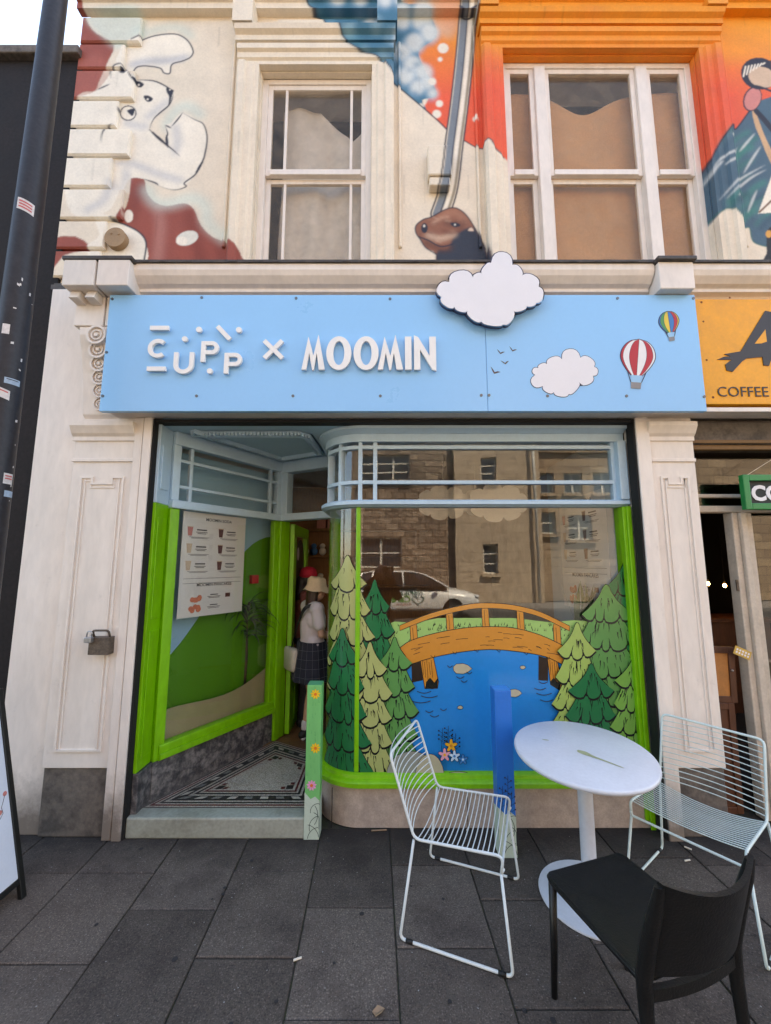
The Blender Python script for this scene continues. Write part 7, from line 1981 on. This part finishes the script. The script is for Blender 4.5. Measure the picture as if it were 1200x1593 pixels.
m.capsule((h.x, h.y - .07, h.z), (h.x, h.y - .1, h.z - .38), .08, .07); remesh(part('hair', m, 'hair_dark', W3), .008, 4)
PH = build('phone', MB().box(-.04, .12, -.132, -.124, 1.62, 1.70), 'black_paint', bevel=.003); tag(PH, 'black phone held up by the mirrored photographer', 'phone')

# ================================================================== ACROSS THE STREET (seen mirrored in the glass)
def stone_mat(name, c1, c2, mortar, bw, bh, bump):
    m = bpy.data.materials.new(name); m.use_nodes = True; n, l = m.node_tree.nodes, m.node_tree.links; b = n['Principled BSDF']
    g = n.new('ShaderNodeNewGeometry'); sx = n.new('ShaderNodeSeparateXYZ'); l.new(g.outputs['Position'], sx.inputs[0]); cb = n.new('ShaderNodeCombineXYZ'); l.new(sx.outputs[0], cb.inputs[0]); l.new(sx.outputs[2], cb.inputs[1])
    br = n.new('ShaderNodeTexBrick'); br.inputs['Scale'].default_value = 1; br.inputs['Brick Width'].default_value = bw; br.inputs['Row Height'].default_value = bh; br.inputs['Mortar Size'].default_value = .018; br.inputs['Mortar Smooth'].default_value = .3
    br.inputs['Color1'].default_value = (*c1, 1); br.inputs['Color2'].default_value = (*c2, 1); br.inputs['Mortar'].default_value = (*mortar, 1); l.new(cb.outputs[0], br.inputs['Vector'])
    nz = n.new('ShaderNodeTexNoise'); nz.inputs['Scale'].default_value = 6; nz.inputs['Detail'].default_value = 8; l.new(g.outputs['Position'], nz.inputs['Vector'])
    mr = n.new('ShaderNodeMapRange'); mr.inputs[3].default_value = .6; mr.inputs[4].default_value = 1.3; l.new(nz.outputs[0], mr.inputs[0])
    vm = n.new('ShaderNodeVectorMath'); vm.operation = 'SCALE'; l.new(br.outputs[0], vm.inputs[0]); l.new(mr.outputs[0], vm.inputs['Scale']); l.new(vm.outputs[0], b.inputs['Base Color']); b.inputs['Roughness'].default_value = .9
    ad = n.new('ShaderNodeMath'); ad.operation = 'SUBTRACT'; l.new(nz.outputs[0], ad.inputs[0]); l.new(br.outputs['Fac'], ad.inputs[1]); bp = n.new('ShaderNodeBump'); bp.inputs['Strength'].default_value = bump; bp.inputs['Distance'].default_value = .08; l.new(ad.outputs[0], bp.inputs['Height']); l.new(bp.outputs[0], b.inputs['Normal'])
    MATS[name] = m
stone_mat('rubble_stone', lin((168, 148, 130)), lin((120, 104, 92)), lin((66, 56, 50)), .62, .30, 1.0)
stone_mat('ashlar_stone', lin((198, 178, 154)), lin((184, 164, 142)), lin((158, 138, 118)), 1.1, .45, .2)
stone_mat('ashlar_brown', lin((182, 158, 130)), lin((152, 130, 108)), lin((112, 94, 78)), .9, .4, .3)
mat('far_glass', lin((56, 62, 70)), .08, .2, 3, 0, spec=.8); mat('far_white', lin((222, 218, 208), .9), .6, .1)
def facade(name, label, x0, x1, z1_, y, mt, holes, depth=8):
    e = thing(name, label, 'building', ((x0 + x1) / 2, y - 1, 0))
    xs = sorted({x0, x1} | {h[0] for h in holes} | {h[1] for h in holes}); zs = sorted({0, z1_} | {h[2] for h in holes} | {h[3] for h in holes})
    m = MB()
    for a, b in zip(xs, xs[1:]):
        for c, d in zip(zs, zs[1:]):
            if not any(h[0] <= (a + b) / 2 <= h[1] and h[2] <= (c + d) / 2 <= h[3] for h in holes): m.box(a, b, y - .3, y, c, d)
    m.box(x0, x1, y - depth, y - .9, 0, z1_)
    build('wall', m, mt, e)
    for a, b, c, d, nl, nr in holes:
        w_ = build('window', MB().box(a, a + .07, y - .22, y - .14, c, d).box(b - .07, b, y - .22, y - .14, c, d).box(a + .07, b - .07, y - .22, y - .14, d - .07, d).box(a + .07, b - .07, y - .22, y - .14, c, c + .07), 'far_white', e)
        for i in range(1, nl): x = a + (b - a) * i / nl; build('glazing_bar', MB().box(x - .05, x + .05, y - .21, y - .15, c + .07, d - .07), 'far_white', w_)
        for i in range(1, nr): z = c + (d - c) * i / nr; build('glazing_bar', MB().box(a + .07, b - .07, y - .20, y - .16, z - .03, z + .03), 'far_white', w_)
        build('pane', MB().box(a + .06, b - .06, y - .19, y - .18, c + .06, d - .06), 'far_glass', w_)
        build('sill', MB().box(a - .12, b + .12, y + .001, y + .14, c - .14, c - .001), mt, w_)
    build('parapet', MB().box(x0, x1, y - .32, y + .25, z1_ + .001, z1_ + .45), mt, e)
    return e
FY = -12.6; VY = 2 * GY - FY
def fv(px, py): return atY(px, py, VY)
def hole(p0, q0, p1, q1, nl, nr): (a, d), (b, c) = fv(p0, q0), fv(p1, q1); return (a, b, c, d, nl, nr)
Xa, Xb = fv(706, 800)[0], fv(838, 800)[0]
facade('stone_house', 'brown rubble stone building mirrored behind the white car', -14, Xa, 10.5, FY, 'rubble_stone', [hole(561, 708, 638, 748, 3, 3), hole(560, 836, 626, 884, 2, 2), (-9, -6, 3.6, 5.6, 3, 3), (-9, -6, .9, 2.6, 2, 2)])
facade('smooth_house', 'smooth tan stone building with small white windows, mirrored in glass', Xa + .001, Xb, 11.5, FY + .35, 'ashlar_stone', [hole(746, 715, 770, 750, 1, 3), hole(749, 847, 773, 892, 1, 3)])
facade('brown_house', 'brown stone building with dark windows at the mirrored right end', Xb + .001, 22, 10.5, FY - .4, 'ashlar_brown', [hole(845, 733, 868, 765, 1, 2), hole(882, 733, 915, 765, 2, 2), hole(930, 733, 965, 765, 2, 2), hole(845, 795, 872, 830, 1, 2), hole(890, 800, 930, 840, 2, 2), hole(845, 680, 1000, 697, 6, 1)])
x = fv(827, 800)[0]
o = build('downpipe', MB().tube([(x, FY + .55, 0), (x, FY + .55, 11)], .07, 10), 'far_white', smooth=True); tag(o, 'white downpipe on the mirrored smooth stone building', 'pipe')
# white car with green lettering
mat('car_white', lin((232, 232, 230), .9), .25, .02, 4, 0, coat=.6); mat('car_glass', lin((28, 32, 36)), .06, .1, 4, 0, spec=.8); mat('tyre', lin((26, 26, 27)), .8, .2); mat('rim_metal', lin((150, 152, 156)), .3, .1, metal=.8); mat('car_teal', lin((14, 96, 90)), .4, .03); mat('car_green', lin((70, 150, 40)), .4, .03); mat('lamp_red', lin((160, 20, 24)), .3, .05); mat('lamp_clear', lin((210, 214, 218)), .2, .05)
CYc = -7.9                                             # near side of the car
CAR = thing('parked_car', 'white hatchback with green care lettering parked across the street', 'car', (.9, CYc, -.12))
def car_ring(x, zb, zbelt, hw):
    y = CYc - .86; return [(x, y + hw * u, z) for u, z in ((-.92, zb), (-1, zb + .12), (-1.0, (zb + zbelt) / 2 + .05), (-.95, zbelt), (.95, zbelt), (1.0, (zb + zbelt) / 2 + .05), (1, zb + .12), (.92, zb))]
st_ = [(-1.55, .30, .85, .70), (-1.45, .18, .98, .80), (-1.1, .10, 1.0, .85), (-.2, .08, .97, .86), (.9, .08, .94, .86), (1.75, .10, .92, .86), (2.3, .12, .86, .84), (2.75, .16, .74, .78), (2.93, .28, .62, .62)]
body = build('body', MB().loft([car_ring(*s) for s in st_]), 'car_white', CAR, auto=40)
body.modifiers.new('s', 'SUBSURF').render_levels = 2
def gring(x, z, hw, zt, hwt): y = CYc - .86; return [(x, y - hw, z), (x, y - hwt, zt), (x, y + hwt, zt), (x, y + hw, z)]
m = MB(); m.loft([gring(-1.42, .96, .78, .99, .74), gring(-1.15, .96, .80, 1.38, .64), gring(-.8, .96, .82, 1.44, .66), gring(.6, .94, .82, 1.46, .66), gring(1.0, .93, .82, 1.36, .66), gring(1.8, .90, .80, .93, .72)]); build('windows', m, 'car_glass', CAR)
m = MB(); rf = [(-1.18, 1.375, .65), (-.8, 1.445, .67), (0, 1.475, .67), (.6, 1.465, .67), (1.02, 1.365, .67)]
m.loft([[(x, CYc - .86 - w_, z - .02), (x, CYc - .86 - w_ * .8, z + .02), (x, CYc - .86 + w_ * .8, z + .02), (x, CYc - .86 + w_, z - .02)] for x, z, w_ in rf]); build('roof', m, 'car_white', CAR, auto=40)
for s in (-1, 1):
    y = lambda hw: CYc - .86 + s * hw
    for (x0, z0, h0, x1, z1_, h1) in ((1.02, 1.36, .67, 1.8, .915, .815), (-1.16, 1.38, .655, -1.42, .97, .79), (.25, 1.46, .675, .28, .95, .83), (-.75, 1.44, .67, -.9, .97, .825)): build('pillar', MB().tube([(x0, y(h0), z0), (x1, y(h1), z1_)], .035, 6), 'car_white', CAR, smooth=True)
    build('door_handle', MB().box(.0, .18, min(y(.86), y(.885)), max(y(.86), y(.885)), .80, .825), 'car_white', CAR, bevel=.005)
    build('wing_mirror', MB().ell((1.45, y(.98), .98), (.09, .10, .07), 10), 'black_paint', CAR, smooth=True)
    for wx in (-.95, 1.95):
        w_ = build('wheel', MB(), 'tyre', CAR) if False else None
        q = MB(); prof = [(.20, -.10), (.30, -.10), (.315, -.07), (.315, .07), (.30, .10), (.20, .10)]
        vs = []
        M2 = Matrix.Translation((wx, y(.77), .195)) @ Matrix.Rotation(R(90), 4, 'X')
        q.lathe(prof, n=28); q.xf(M2); tw = build('wheel', q, 'tyre', CAR, auto=40)
        q = MB().lathe([(.19, -.104), (.195, .104), (.17, .106), (.05, .09), (.001, .10)], n=24).xf(Matrix.Translation((wx, y(.77), .195)) @ Matrix.Rotation(R(-90 if s > 0 else 90), 4, 'X')); build('rim', q, 'rim_metal', tw, auto=40)
        q = MB().ring(wx, .20, .36, .30, min(y(.80), y(.866)), max(y(.80), y(.866)), 0, 180, 20); build('wheel_arch', q, 'black_paint', CAR)
    build('headlight', MB().ell((2.78, y(.62), .62), (.10, .14, .07), 10), 'lamp_clear', CAR, smooth=True); build('tail_light', MB().ell((-1.47, y(.66), .82), (.06, .10, .10), 10), 'lamp_red', CAR, smooth=True)
def car_text(s, size, x, z, mt, bold=0):
    x -= .35
    t = text_mb(s, size, .002, bold=bold); t.v = [(x - a, CYc + .004 - b, z + c) for a, b, c in t.v]; build('lettering', t, mt, CAR)
car_text('Neighbourly', .21, 1.30, .70, 'car_teal', .004); car_text('Care', .34, .88, .43, 'car_green', .006); car_text('Quality Care', .10, .88, .33, 'lamp_red')
hp = []
for t in np.linspace(.25, 2 * math.pi - .9, 40): hp.append((.78 - 16 * math.sin(t) ** 3 * .0125, CYc + .006, .52 + (13 * math.cos(t) - 5 * math.cos(2 * t) - 2 * math.cos(3 * t) - math.cos(4 * t)) * .0105))
build('heart_mark', MB().tube(hp, .014, 6), 'car_teal', CAR, smooth=True)
CAR.location.x += .35
